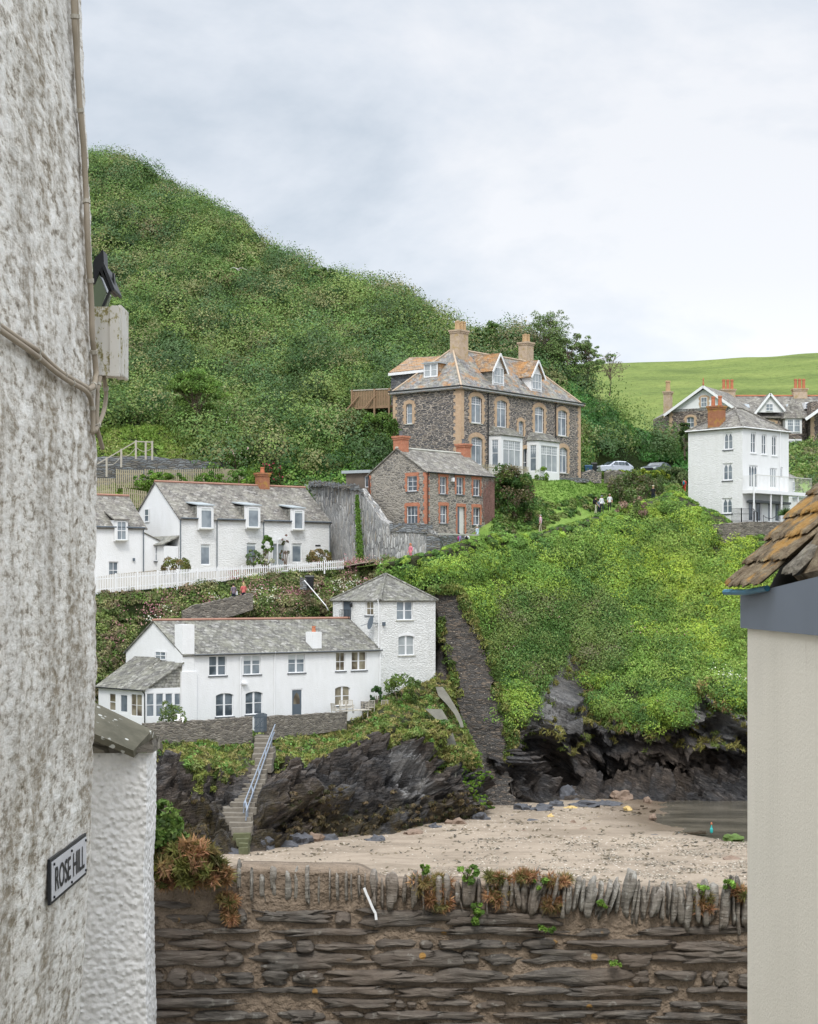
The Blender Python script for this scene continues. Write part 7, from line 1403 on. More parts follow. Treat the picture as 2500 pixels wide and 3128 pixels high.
bl = [(1590, 2420, 74, 60, 'boulder_brown', 'brown boulder at the foot of the tall slate wall'), (1660, 2446, 70, 54, 'boulder_brown', 'cracked brown boulder right of the first at the cliff foot'), (1735, 2452, 60, 44, 'boulder_grey', 'dark boulder at the cave mouth'), (1600, 2482, 56, 26, 'boulder_grey', 'flat dark slab on the sand below the brown boulders'),
      (1660, 2484, 80, 26, 'boulder_grey', 'wide low dark rock where sand meets cliff'), (1700, 2470, 50, 24, 'boulder_grey', 'small grey rock beside the wide low one'), (1690, 2496, 30, 12, 'boulder_brown', 'brown stone on the upper sand'), (1900, 2446, 60, 26, 'boulder_brown', 'brown rock at the back of the beach by the water'), (1978, 2452, 26, 18, 'boulder_brown', 'small round brown rock near the pool edge'),
      (1780, 2468, 90, 20, 'boulder_grey', 'long dark ledge at the back of the beach'), (1850, 2462, 80, 16, 'boulder_grey', 'low dark ledge near the pool')]
bl = [b for b in bl]
for k, (x, y, w_, h_, m_, lab) in enumerate(bl): boulder('boulder', lab, 'boulder', x, y, w_, h_, m_, k + 1, 'boulders at the foot of the headland cliff')
sm_st = [(1562, 2498, 44, 9, 'boulder_grey', 'flat dark slate lying nearest the tall wall foot'), (1628, 2512, 38, 10, 'boulder_grey', 'dark slate beside the green weed'), (1683, 2502, 26, 16, 'pebble_yellow', 'pale ochre stone beside a dark one on the upper sand'), (1745, 2476, 44, 12, 'pebble_yellow', 'long ochre stone under the cave'), (1918, 2478, 26, 14, 'pebble_yellow', 'bright yellow stone near the pool'), (1830, 2502, 14, 7, 'pebble_yellow', 'small yellow stone in the middle of the sand'), (1806, 2518, 14, 10, 'pebble_yellow', 'round cream stone below the small yellow one'), (1752, 2524, 22, 18, 'boulder_brown', 'upright buff stone on the open sand'),
         (1781, 2545, 34, 16, 'boulder_brown', 'dark brown rock with weed in the middle of the beach'), (1995, 2500, 22, 12, 'boulder_brown', 'brown stone standing in the shallows'), (1787, 2560, 28, 8, 'boulder_grey', 'flat grey slate above the weed line'), (1808, 2566, 34, 9, 'boulder_grey', 'grey slate touching the weed line'), (1757, 2570, 40, 9, 'boulder_brown', 'flat brown stone on the weed line'), (1998, 2558, 34, 9, 'boulder_grey', 'blue-grey stone at the right of the weed line'), (1710, 2588, 46, 7, 'boulder_grey', 'thin grey slab below the weed line'),
         (1560, 2526, 18, 6, 'boulder_grey', 'little dark stone left of the weed patches'), (1600, 2546, 40, 9, 'boulder_brown', 'low brown rock left of the green weed'), (2230, 2636, 60, 18, 'boulder_brown', 'reddish weed-covered rock at the right edge of the beach'), (1860, 2628, 30, 8, 'boulder_grey', 'dark stone on the shingle'), (1800, 2620, 18, 6, 'boulder_grey', 'small dark stone left on the shingle'), (2240, 2572, 60, 22, 'weed_green', 'weedy green rock at the water edge on the right')]
for k, (x, y, w_, h_, m_, lab) in enumerate(sm_st): boulder('beach_stone', lab, 'stone', x, y, w_, h_, m_, k + 31, 'stones scattered on the beach')
for k, (x, y, w_, h_, m_, lab) in enumerate([(1150, 2578, 60, 26, 'boulder_grey', 'wet dark rock at the middle of the sand edge'), (800, 2606, 70, 56, 'boulder_grey', 'big dark slab at the right foot of the steps'), (860, 2596, 90, 30, 'boulder_grey', 'long dark slab on the sand right of the steps'), (700, 2618, 90, 26, 'boulder_grey', 'flat weedy rock left of the steps'), (790, 2592, 54, 70, 'boulder_grey', 'upright slab leaning on the right side of the lowest steps'), (690, 2584, 56, 50, 'boulder_brown', 'weed-brown rock wedged left of the lowest steps'), (664, 2572, 80, 60, 'boulder_grey', 'big slanting slab below the wide steps'), (830, 2570, 70, 60, 'boulder_brown', 'brown weedy rock right of the handrail foot'), (905, 2590, 90, 46, 'boulder_grey', 'dark rock between the steps and the middle ledges'), (960, 2584, 60, 36, 'boulder_brown', 'low brown rock among the ledges below the cottage door'), (650, 2600, 80, 40, 'boulder_grey', 'slanting dark rock farther left of the steps'), (1010, 2580, 70, 26, 'boulder_grey', 'dark rock at the sand edge below the table'), (1260, 2556, 50, 22, 'boulder_brown', 'brown rock at the sand edge below the tower house'), (1400, 2530, 70, 26, 'boulder_brown', 'brown rocks at the end of the ledges'), (1470, 2510, 50, 26, 'boulder_grey', 'dark rock at the foot of the green algae'), (1330, 2540, 50, 20, 'boulder_grey', 'low dark rock among the weed below the chute')]):
    boulder('shore_rock', lab, 'rock', x, y, w_, h_, m_, k + 71, 'rocks along the sand edge below the cottage')
def weedline(name, label, pts, n, sz, seed, mat='weed', spread=4):
    r_ = random.Random(seed); mb = MB()
    for k in range(n):
        t = r_.random() * (len(pts) - 1); i_ = int(t); f_ = t - i_; x = pts[i_][0] * (1 - f_) + pts[i_ + 1][0] * f_ + r_.gauss(0, spread); y = pts[i_][1] * (1 - f_) + pts[i_ + 1][1] * f_ + r_.gauss(0, spread * .28)
        p = P(x, y, YB(y)) + UP * .03; a = r_.uniform(-.5, .5); L_ = sz * r_.uniform(.4, 1.5); mb.box(p, (math.cos(a), math.sin(a), r_.uniform(-.1, .2)), (-math.sin(a), math.cos(a), 0), UP, L_, L_ * .35, .03 + .05 * r_.random())
    return tag(mb.build(name, M[mat]), label, kind='stuff')
weedline('weed_line', 'dark weed and rope strung across the sand to the pool', [(1652, 2588), (1720, 2580), (1800, 2572), (1900, 2560), (2000, 2558), (2060, 2550), (2150, 2544)], 260, .22, 1)
weedline('weed_line', 'dark weed streaks on the lower right beach', [(1730, 2622), (1850, 2606), (1930, 2598), (1980, 2592)], 120, .18, 2)
weedline('weed_line', 'dark weed streaks beside the shingle', [(1800, 2652), (1900, 2640), (1960, 2628), (2100, 2626), (2280, 2606)], 260, .20, 3)
weedline('weed_line', 'thick brown weed on the lower shingle', [(1880, 2655), (1940, 2640), (2000, 2652)], 150, .26, 4, spread=8)
weedline('weed_patch', 'green weed patches on the middle of the beach', [(1640, 2544), (1680, 2546), (1700, 2544)], 60, .30, 5, 'weed_green')
weedline('weed_patch', 'small weeds and stones over the far sand', [(1600, 2500), (1700, 2512), (1780, 2500), (1880, 2480), (1960, 2476)], 90, .18, 6, spread=18)
weedline('weed_patch', 'green scraps of weed at the right of the shingle', [(2160, 2640), (2230, 2665), (2280, 2660)], 60, .2, 7, 'weed_green', 12)
T = thing('mooring_rope', 'pale blue mooring rope among the weed line on the sand', 'rope', P(1900, 2562, YB(2562))); mb = MB(); mb.tube([P(x, y, YB(y)) + UP * .07 for x, y in ((1655, 2586), (1740, 2582), (1790, 2572), (1860, 2568), (1960, 2560), (2040, 2556), (2075, 2548))], .05, 5); mb.build('rope', M['rope_blue'], T)
T = thing('buoy', 'small turquoise marker buoy standing in the shallow pool', 'buoy', P(2174, 2545, 126)); mb = MB(); c = P(2174, 2546, 126); mb.lathe(c, [(.02, 0), (.10, .08), (.11, .3), (.05, .42), (.03, .6)], 8); mb.build('float', M['buoy_teal'], T); mb = MB(); mb.lathe(c + UP * .6, [(.03, 0), (.07, .05), (.06, .14), (.01, .2)], 8); mb.build('top', M['clay'], T)
# ------------------------------------------------------------------ people and gulls
for nm, c in dict(skin=(.48, .29, .21), skin_red=(.52, .27, .20), hair_dark=(.03, .022, .018), hair_blond=(.45, .33, .17), hair_grey=(.45, .43, .40), hair_red=(.40, .16, .08), navy=(.02, .025, .045), cream=(.50, .47, .40), pinkc=(.62, .20, .26), coral=(.60, .16, .15), palepink=(.62, .42, .50), whitec=(.72, .74, .78), lilac=(.30, .27, .48), magenta=(.42, .04, .18), blackc=(.02, .02, .024), khaki=(.42, .38, .28), stripe=(.45, .55, .66), redc=(.50, .06, .05), teal=(.02, .20, .26), bluegrey=(.16, .20, .27), mauve=(.20, .16, .20)).items(): M[nm] = m_plain('cloth_' + nm if 'skin' not in nm and 'hair' not in nm else nm, c, .85, .2, var=.15, sc=6)
def skin_mesh(verts, edges, radii, sub=1):
    me = bpy.data.meshes.new('tmp'); me.from_pydata(verts, edges, []); o = bpy.data.objects.new('tmp', me); COL.objects.link(o)
    sk = o.modifiers.new('s', 'SKIN'); ss = o.modifiers.new('u', 'SUBSURF'); ss.levels = sub; ss.render_levels = sub
    for k, r_ in enumerate(radii): me.skin_vertices[0].data[k].radius = r_ if isinstance(r_, tuple) else (r_, r_); me.skin_vertices[0].data[k].use_root = (k == 0)
    dg = bpy.context.evaluated_depsgraph_get(); ev = o.evaluated_get(dg); m2 = ev.to_mesh(); v = [tuple(x.co) for x in m2.vertices]; f = [tuple(p.vertices) for p in m2.polygons]; ev.to_mesh_clear(); bpy.data.objects.remove(o); bpy.data.meshes.remove(me); return v, f
def person(px, py_top, Y, label, yaw, top, legs, hair, h=1.7, skin='skin', walk=.12, arms=(.15, .15), bag=None, bald=False, long_hair=False, cap=None, sleeve=.5, group=None):
    """yaw: the way the person faces, 0 = towards +x, -90 = towards the camera"""
    tp = P(px, py_top, Y); base = tp - UP * h; k = h / 1.7; a = math.radians(yaw); Fw, Lf = V((math.cos(a), math.sin(a), 0)), V((-math.sin(a), math.cos(a), 0))
    def q(f, l, z): return tuple(Fw * f * k + Lf * l * k + UP * z * k)
    w1, w2 = walk, -walk; a1, a2 = arms
    vs = [q(0, 0, .95), q(0, 0, 1.12), q(0, 0, 1.32), q(0, 0, 1.43), q(.01, 0, 1.50), q(.03, 0, 1.56), q(.03, 0, 1.64),   # pelvis, waist, chest, shoulder line, neck, head
          q(0, .10, .90), q(w1 * .5 + .03, .10, .50), q(w1, .10, .08), q(w1 + .14, .11, .03),
          q(0, -.10, .90), q(w2 * .5 + .03, -.10, .50), q(w2, -.10, .08), q(w2 + .14, -.11, .03),
          q(0, .18, 1.39), q(-.02, .24, 1.14), q(a1, .22, .92), q(a1 + .05, .21, .84),
          q(0, -.18, 1.39), q(-.02, -.24, 1.14), q(a2, -.22, .92), q(a2 + .05, -.21, .84)]
    es = [(0, 1), (1, 2), (2, 3), (3, 4), (4, 5), (5, 6), (0, 7), (7, 8), (8, 9), (9, 10), (0, 11), (11, 12), (12, 13), (13, 14), (3, 15), (15, 16), (16, 17), (17, 18), (3, 19), (19, 20), (20, 21), (21, 22)]
    rs = [(.155, .12), (.14, .11), (.165, .12), (.12, .09), .055, .085, .095, .085, .06, .045, .035, .085, .06, .045, .035, .06, .045, .035, .03, .06, .045, .035, .03]
    v, f = skin_mesh(vs, es, [((r_[0] * k, r_[1] * k) if isinstance(r_, tuple) else r_ * k) for r_ in rs])
    T = thing('person', label, 'person', base, group); mi = []; va = np.array(v)
    for fc in f:
        c = va[list(fc)].mean(0); z = c[2] / k; lat = abs(c[0] * Lf.x + c[1] * Lf.y) / k; arm = lat > .185 and z < 1.42
        mi.append(0 if z > 1.465 or (arm and z < 1.42 - .55 * sleeve) else (1 if z > .93 or (arm and z > .9) else (2 if z > .09 else 3)))
    o = mesh_obj('body', va + np.array(base), f, [M[skin], M[top], M[legs], M['blackc']], T, mi, smooth=True)
    c = base + V(q(.03, 0, 1.625)); hd = lambda r3, off, sd: stone_shape(sd, c + Fw * off[0] * k + UP * off[1] * k, tuple(x * k for x in r3), 2, .04)
    if not bald: v2, f2 = hd((.105, .105, .115), (-.025, .025), 3); mesh_obj('hair', v2, f2, M[hair], T, smooth=True)
    else: v2, f2 = hd((.09, .105, .06), (-.035, -.03), 3); mesh_obj('hair', v2, f2, M['hair_grey'], T, smooth=True)
    if long_hair: v2, f2 = hd((.085, .11, .17), (-.06, -.10), 5); mesh_obj('hair', v2, f2, M[hair], T, smooth=True)
    v2, f2 = hd((.022, .02, .028), (.115, 0), 1); mesh_obj('nose', v2, f2, M[skin], T, smooth=True)
    if cap: 
        v2, f2 = hd((.115, .115, .06), (-.01, .085), 4); co_ = mesh_obj('cap', v2, f2, M[cap], T, smooth=True); v2, f2 = hd((.09, .08, .012), (.10, .06), 4); mesh_obj('brim', v2, f2, M[cap], co_, smooth=True)
    if bag:
        kind, m_ = bag; 
        if kind == 'pack': v2, f2 = stone_shape(9, base + V(q(-.20, 0, 1.22)), (.13 * k, .15 * k, .25 * k), 2, .06); tag(mesh_obj('backpack', v2, f2, M[m_], None, smooth=True, loc=tuple(base + V(q(-.2, 0, .97)))), {'magenta': 'magenta backpack on the stooping walker in lilac', 'teal': 'teal backpack on the walker in red by the tall white house'}.get(m_, 'black backpack on the man with cream trousers' if 'trousers' in label else 'dark backpack on the walker in white by the rubble cottage'), 'backpack')
        else: mb = MB(); mb.hexa([base + V(q(x, y, .82)) for x, y in ((-.1, -.25), (.12, -.25), (.12, -.33), (-.1, -.33))], [base + V(q(x, y, 1.12)) for x, y in ((-.1, -.25), (.12, -.25), (.12, -.31), (-.1, -.31))]); tag(mb.build('tote_bag', M[m_]), 'white tote bag carried by the dark-haired walker on the lower path', 'bag')
    return T
person(*Z1(1333, 1532), 143.6, 'dark-haired walker in a dark top with a bag on the lower path', 130, 'mauve', 'navy', 'hair_dark', 1.68, bag=('tote', 'whitec'))
person(*Z1(1420, 1526), 144.4, 'blonde walker in a coral top on the lower path', 115, 'coral', 'navy', 'hair_blond', 1.66, long_hair=True)
person(*Z2(1593, 1180), 149.2, 'walker in a bright pink dress before the slate wall', -140, 'pinkc', 'pinkc', 'hair_red', 1.66, long_hair=True, skin='skin_red')
person(*Z3(758, 1462), 155.2, 'stooping walker in lilac by the rubble cottage', 60, 'lilac', 'navy', 'hair_dark', 1.62, bag=('pack', 'magenta'))
person(*Z3(812, 1462), 156, 'walker in white beside the magenta backpack', 80, 'whitec', 'bluegrey', 'hair_grey', 1.65, bag=('pack', 'blackc'), cap='blackc')
person(*Z3(880, 1412), 157, 'white-haired man in a blue striped shirt', 150, 'stripe', 'khaki', 'hair_grey', 1.75)
person(*Z3(1296, 1337), 161.2, 'bald man in a pale pink shirt on the path', 175, 'palepink', 'khaki', 'hair_grey', 1.78, bald=True, skin='skin_red', arms=(.05, .1))
person(*ZP(460, 646), 170.6, 'man in black with cream trousers on the hill path', 10, 'blackc', 'cream', 'hair_dark', 1.6, bag=('pack', 'blackc'))
person(*ZP(530, 632), 171.2, 'walker in a white top and grey cap on the hill path', -60, 'whitec', 'navy', 'hair_grey', 1.6, cap='bluegrey', sleeve=.9)
person(*ZP(497, 670), 172.4, 'walker in dark clothes half hidden between the two men', -30, 'bluegrey', 'navy', 'hair_dark', 1.55, group=None)
person(*ZP(624, 614), 172, 'woman in a white tee with a brown cap on the hill path', -90, 'whitec', 'blackc', 'hair_red', 1.6, cap='khaki', skin='skin_red')
person(*ZP(1133, 515), 172.4, 'walker in a black tee with a pale cap near the crest', 90, 'blackc', 'navy', 'hair_blond', 1.65, cap='cream')
person(*ZP(1497, 432), 186, 'walker in red at the corner of the tall white house', 60, 'redc', 'redc', 'hair_dark', 1.6, bag=('pack', 'teal'))
M['gull_white'] = m_plain('gull_white', (.80, .80, .78), .7); M['gull_grey'] = m_plain('gull_grey', (.30, .33, .38), .7); M['beak'] = m_plain('beak', (.65, .38, .08), .5)
def gull(label, p, yaw, fly, roll=0, s=1.0, pitch=0, dih=.12):
    T = thing('gull', label, 'gull', p); a = math.radians(yaw); Fw = V((math.cos(a) * math.cos(pitch), math.sin(a) * math.cos(pitch), math.sin(pitch))); Lf = UP.cross(Fw).normalized(); U = Fw.cross(Lf); Lr = Lf * math.cos(roll) + U * math.sin(roll); Ur = U * math.cos(roll) - Lf * math.sin(roll)
    q = lambda f, l, z: p + (Fw * f + Lr * l + Ur * z) * s
    n = 8; mb = MB(); mb.tube([q(.24, 0, .05), q(.20, 0, .055), q(.13, 0, .03), q(.03, 0, 0), q(-.12, 0, -.01), q(-.24, 0, 0)], [.022 * s, .045 * s, .05 * s, .075 * s, .06 * s, .015 * s], 8); mb.build('body', M['gull_white'], T, smooth=True)
    mb = MB(); mb.tube([q(.235, 0, .05), q(.295, 0, .04)], [.014 * s, .004 * s], 5); mb.build('beak', M['beak'], T)
    mb = MB(); mb.hexa([q(-.2, -.03, -.005), q(-.36, -.07, -.01), q(-.36, .07, -.01), q(-.2, .03, -.005)], [q(-.2, -.03, .01), q(-.36, -.07, 0), q(-.36, .07, 0), q(-.2, .03, .01)]); mb.build('tail', M['gull_white'], T)
    for sd in (-1, 1):
        mb = MB()
        if fly:
            pts = [(.10, .04, .03, -.10), (.16, .28, .03 + dih, -.03), (.08, .52, .03 + dih * .9, -.05), (-.12, .76, .03 + dih * .2, -.16)]
            for (x0, l0, z0_, t0), (x1, l1, z1_, t1) in zip(pts, pts[1:]): mb.hexa([q(x0, sd * l0, z0_), q(x1, sd * l1, z1_), q(t1, sd * l1, z1_), q(t0, sd * l0, z0_)], [q(x0, sd * l0, z0_ + .015), q(x1, sd * l1, z1_ + .012), q(t1, sd * l1, z1_ + .008), q(t0, sd * l0, z0_ + .01)])
            mb.build('wing', [M['gull_white']], T)
        else:
            mb.tube([q(.10, sd * .055, .03), q(-.05, sd * .065, .02), q(-.22, sd * .04, .01), q(-.34, sd * .01, .01)], [.02 * s, .05 * s, .03 * s, .006 * s], 6); mb.build('wing', M['gull_grey'], T, smooth=True); mb = MB(); mb.tube([q(0, sd * .03, -.05), q(.01, sd * .03, -.16)], .008 * s, 5); mb.build('leg', M['beak'], T)
gull('gull gliding in front of the scrub hill', P(727, 824, 150), 250, True, -.12, 1.0)
gull('white gull flying past the terrace shrub of the lower cottage', P(548, 2200, 118), 35, True, .25, .95, dih=.28)
gull('grey-backed gull standing on the sand just beyond the near wall', P(2151, 2706, 103.2), 165, False, 0, 1.0)

# ------------------------------------------------------------------ the near lane: rough wall, pier, stone wall, slated building
o = mesh_obj('street', [(-8, -8, -3.55), (8, -8, -3.55), (8, 12.9, -3.55), (-8, 12.9, -3.55)], [(0, 1, 2, 3)], M['concrete'], loc=(0, 0, 0)); tag(o, kind='structure')
def m_rough():
    n = N('weathered_roughcast'); g = n.pos(); a = n.noise(n.map(g, (.7, .30, .8)), 22, 7, .72); b = n.noise(n.map(g, (1, 1.0, .30)), 2.3, 6, .72); c = n.noise(n.map(g, (1, 1, .5)), 1.0, 4, .6); fl = n.noise(n.map(g, (1, .5, 1)), 60, 4, .7)
    col = n.ramp(a, [(.32, (.13, .11, .08)), (.41, (.40, .36, .30)), (.475, (.72, .69, .63)), (.62, (.87, .86, .82))])
    st = n.mix(fl, (.17, .135, .09), (.36, .31, .23)); col = n.mix(n.math('MULTIPLY', n.ramp(b, [(.48, 0), (.60, .95)]), n.ramp(a, [(.40, 1), (.60, .35)])), col, st)
    col = n.mix(n.ramp(c, [(.45, 0), (.7, .3)]), col, (.50, .49, .47))
    return n.end(col, .9, n.bump(n.math('ADD', a, n.math('MULTIPLY', fl, .4)), .018, .9), .15)
M['rough'] = m_rough()
def m_roughcast():
    n = N('painted_roughcast'); g = n.pos(); v = n.vor(g, 26, 'SMOOTH_F1'); a = n.noise(g, 30, 5, .6); b = n.noise(n.map(g, (1, 1, .3)), 1.6, 5, .65)
    col = n.mix(n.ramp(b, [(.4, 0), (.75, .5)]), (.82, .81, .79), (.66, .64, .60)); return n.end(col, .85, n.bump(n.math('ADD', n.math('SUBTRACT', 1, v), n.math('MULTIPLY', a, .3)), .03, .9), .2)
M['roughcast'] = m_roughcast()
_z = [3.9, 3.73, 3.0, 2.85, 2.5, 2.2, 1.75, 1.0, .9, .2, -.1, -.4, -.6, -.99, -1.6, -2.23, -2.7, -3.6]; _p = [256, 257, 266, 276, 280, 289, 293, 302, 306, 298, 300, 302, 300, 290, 283, 265, 246, 225]
Xc = lambda z: (np.interp(z, _z[::-1], _p[::-1]) - CX) * 11.3 / F
zz = np.linspace(-3.6, 4.3, 860); s_ = np.concatenate([np.linspace(-8.3, -1.2, 12, endpoint=False), np.linspace(-1.2, -.12, 0), np.linspace(-2.9, -.1, 105, endpoint=False)[::1], np.linspace(-.1, .1, 9), np.linspace(.15, 2.2, 12)]); s_ = np.unique(np.round(s_, 4))
A_, Z_ = np.meshgrid(s_, zz, indexing='ij'); X0 = Xc(Z_); r = .10
Yw = np.where(A_ < -r, 11.3 + A_, np.where(A_ > r, 11.3, 11.3 - r + r * np.sin((A_ + r) / (2 * r) * math.pi / 2))); Xw = np.where(A_ < -r, X0, np.where(A_ > r, X0 - r - (A_ - r), X0 - r + r * np.cos((A_ + r) / (2 * r) * math.pi / 2)))
nx_ = np.where(A_ < 0, 1.0, np.clip(1 - A_ / r, 0, 1)); ny_ = np.where(A_ > 0, 1.0, np.clip(1 + A_ / r, 0, 1)); q = np.stack([Xw, Yw, Z_], -1).reshape(-1, 3)
dsp = (.009 * fbm(q * [16, 10, 16], 4, .6) + .014 * fbm(q * [3, 2, 3], 3) + .005 * ridged(q * [5, 4, 7], 3)).reshape(A_.shape); Xw = Xw + nx_ * dsp; Yw = Yw + ny_ * dsp
i = np.arange(A_.size).reshape(A_.shape); f = np.stack([i[:-1, :-1], i[1:, :-1], i[1:, 1:], i[:-1, 1:]], -1).reshape(-1, 4)
T = thing('roughcast_wall', 'weathered white roughcast house wall filling the left edge', 'wall', (-2.05, 10, -3.55)); mesh_obj('wall', np.stack([Xw, Yw, Z_], -1).reshape(-1, 3), f, M['rough'], T, smooth=True)
def wp(px, py, out=.03):
    z = 0
    for _ in range(4): X = float(Xc(z)) + out; Y = X * F / (px - CX); z = (H - py) * Y / F
    if Y > 11.42: Y = 11.42; X = (px - CX) * Y / F; z = (H - py) * Y / F
    return V((X, Y, z))
ZL = zoomf(0, 0, .64935); ZX = zoomf(260, 700, .27826); M['cable'] = m_plain('painted_cable', (.33, .28, .215), .8, var=.3, sc=5)
def cable(label, pts, r_=.011, out=.035, far=None):
    T = thing('cable', label, 'cable', wp(*pts[-1], out), 'cables fixed to the rough wall'); P_ = [wp(*p, out) for p in pts]; mb = MB()
    Q = []
    for k in range(len(P_) - 1):
        a, b, c, d = P_[max(k - 1, 0)], P_[k], P_[k + 1], P_[min(k + 2, len(P_) - 1)]
        for t in (0, .25, .5, .75): Q.append(.5 * ((2 * b) + (c - a) * t + (2 * a - 5 * b + 4 * c - d) * t * t + (3 * b - a - 3 * c + d) * t ** 3))
    Q.append(P_[-1]); mb.tube(Q, r_, 7); mb.build('sheath', M['cable'], T, smooth=True); mb = MB()
    for k in range(3, len(Q) - 2, 9): d = (Q[k + 1] - Q[k]).normalized(); mb = MB(); mb.tube([Q[k] - d * .012, Q[k] + d * .012], r_ * 1.35, 7); mb.build('clip', M['rail_wood'], T)
cable('thick cable running down the corner of the rough wall to the meter box', [ZL(x, y) for x, y in ((346, -40), (352, 120), (362, 260), (378, 520), (393, 680), (405, 900), (411, 1080), (418, 1220), (430, 1420), (434, 1560), (446, 1680), (452, 1760), (440, 1815), (412, 1832))], .018)
cable('thinner cable just left of the corner cable high on the rough wall', [ZL(x, y) for x, y in ((358, -40), (366, 120), (368, 250), (372, 400), (388, 560), (396, 680), (408, 860))], .012)
cable('upper of two cables sloping across the rough wall', [ZL(x, y) for x, y in ((-30, 1510), (0, 1530), (100, 1600), (180, 1650), (230, 1700), (290, 1752), (350, 1788), (410, 1822))], .014)
cable('lower of two cables sloping across the rough wall, then dropping', [ZL(x, y) for x, y in ((-30, 1530), (0, 1552), (100, 1622), (180, 1680), (250, 1740), (320, 1790), (400, 1836), (428, 1880), (438, 1960), (438, 2040))], .015)
cable('cable loop hanging below the meter box nearest the wall', [ZL(x, y) for x, y in ((474, 1768), (462, 1830), (458, 1920), (456, 2000), (470, 2060), (484, 2110))], .014)
cable('cable loop hanging below the meter box on its outer side', [ZL(x, y) for x, y in ((488, 1770), (500, 1850), (490, 1930), (462, 2000), (446, 2030))], .014)
def m_box():
    n = N('mossy_plastic'); g = n.pos(); a = n.noise(n.map(g, (1, 1, .6)), 16, 6, .75); b = n.noise(g, 5, 3); col = n.mix(n.ramp(a, [(.54, 0), (.60, 1)]), n.mix(b, (.52, .50, .45), (.62, .60, .56)), n.ramp(a, [(.56, (.26, .23, .07)), (.7, (.12, .09, .05))])); return n.end(col, .55, None, .4)
M['box'] = m_box()
T = thing('meter_box', 'pale plastic meter box with green mould on the wall corner', 'meter box', P(325, 1145, 11.3)); Yb = 11.22
def rbox(mb, a, b, y0, y1, r_=6):                       # box from picture corners with rounded outline
    (x0, t), (x1, bt) = a, b; k = []; 
    for cx, cy, st in ((x0 + r_, t + r_, 180), (x1 - r_, t + r_, 270), (x1 - r_, bt - r_, 0), (x0 + r_, bt - r_, 90)):
        for j in range(4): an = math.radians(st + 30 * j); k.append(P(cx + r_ * math.cos(an), cy + r_ * math.sin(an), y0))
    mb.prism(k[::-1], (0, y1 - y0, 0))
mb = MB(); rbox(mb, ZX(88, 850), ZX(285, 1590), Yb, Yb + .22, 5); mb.build('case', M['box'], T); mb = MB(); rbox(mb, ZX(272, 838), ZX(375, 1598), Yb - .02, Yb + .24, 7); mb.build('lid', M['box'], T); mb = MB(); rbox(mb, ZX(356, 832), ZX(410, 1612), Yb + .05, Yb + .30, 6); mb.build('backplate', M['box'], T)
mb = MB(); mb.bar(P(*ZX(140, 1585), Yb - .01), P(*ZX(380, 1600), Yb - .01), .03, .02); mb.build('rim', M['box'], T)
T = thing('wall_lantern', 'black wall lantern sticking out above the meter box', 'lantern', P(300, 932, 11.9)); Yl = 11.7; pl = lambda pts, dy, t: MB().prism([P(*ZX(x, y), Yl + dy) for x, y in pts], (0, t, 0))
pl([(90, 360), (120, 300), (165, 262), (188, 225), (202, 232), (212, 440), (198, 455), (165, 450), (112, 600), (90, 600)], 0, .16).build('bracket', M['black'], T)
pl([(185, 395), (215, 385), (325, 655), (318, 676), (290, 672)], -.05, .3).build('cap', M['black'], T); pl([(160, 452), (190, 448), (285, 676), (262, 686)], -.02, .24).build('frame', M['black'], T)
pl([(262, 670), (285, 676), (212, 850), (182, 850)], -.02, .03).build('frame', M['black'], T); pl([(158, 500), (235, 690), (182, 850), (98, 850), (98, 640)], .0, .2).build('lamp_glass', M['lantern_glass'], T); pl([(300, 500), (307, 475), (316, 478), (324, 560), (322, 670), (300, 640)], .05, .05).build('finial', M['black'], T)
# street sign
T = thing('street_sign', 'ROSE HILL street name plate with black frame on the rough wall', 'street sign', (-1.95, 10.4, -1.71)); Xs = -1.965
def sp(u, v, o_=0):                                     # u 0..1 along, v 0..1 up
    Y = 9.865 + (10.965 - 9.865) * u; return V((Xs + o_, Y, -1.706 + .252 * v))
mb = MB(); mb.prism([sp(0, 0), sp(1, 0), sp(1, 1), sp(0, 1)], (-.016, 0, 0)); mb.build('backing', M['black'], T); mb = MB(); mb.prism([sp(.02, .075, .004), sp(.98, .075, .004), sp(.98, .925, .004), sp(.02, .925, .004)], (-.003, 0, 0)); mb.build('plate', M['sign_white'], T)
def text_obj(s, name, parent, org, ux, uy, w_, h_, mat, depth=.004):
    cu = bpy.data.curves.new('t', 'FONT'); cu.body = s; cu.size = 1; cu.extrude = .0; cu.offset = .012; ob = bpy.data.objects.new('t', cu); COL.objects.link(ob); dg = bpy.context.evaluated_depsgraph_get(); m2 = ob.evaluated_get(dg).to_mesh(); v = np.array([x.co[:] for x in m2.vertices]); f = [tuple(p.vertices) for p in m2.polygons]; ob.evaluated_get(dg).to_mesh_clear(); bpy.data.objects.remove(ob)
    lo, hi = v.min(0), v.max(0); u = (v[:, 0] - lo[0]) / (hi[0] - lo[0]) * w_; t = (v[:, 1] - lo[1]) / (hi[1] - lo[1]) * h_; pts = np.array(org) + u[:, None] * np.array(ux) + t[:, None] * np.array(uy); return mesh_obj(name, pts, f, M[mat], parent)
text_obj('ROSE', 'lettering', T, sp(.095, .23, .008), (0, 1, 0), (0, 0, 1), 1.1 * .415, .252 * .54, 'black'); text_obj('HILL', 'lettering', T, sp(.58, .23, .008), (0, 1, 0), (0, 0, 1), 1.1 * .33, .252 * .54, 'black')
for u, v in ((.06, .86), (.94, .86), (.06, .14), (.94, .14), (.53, .86), (.53, .14)): mb = MB(); c = sp(u, v, .006); mb.tube([c, c + V((.008, 0, 0))], .008, 8); mb.build('bolt', M['black'], T)
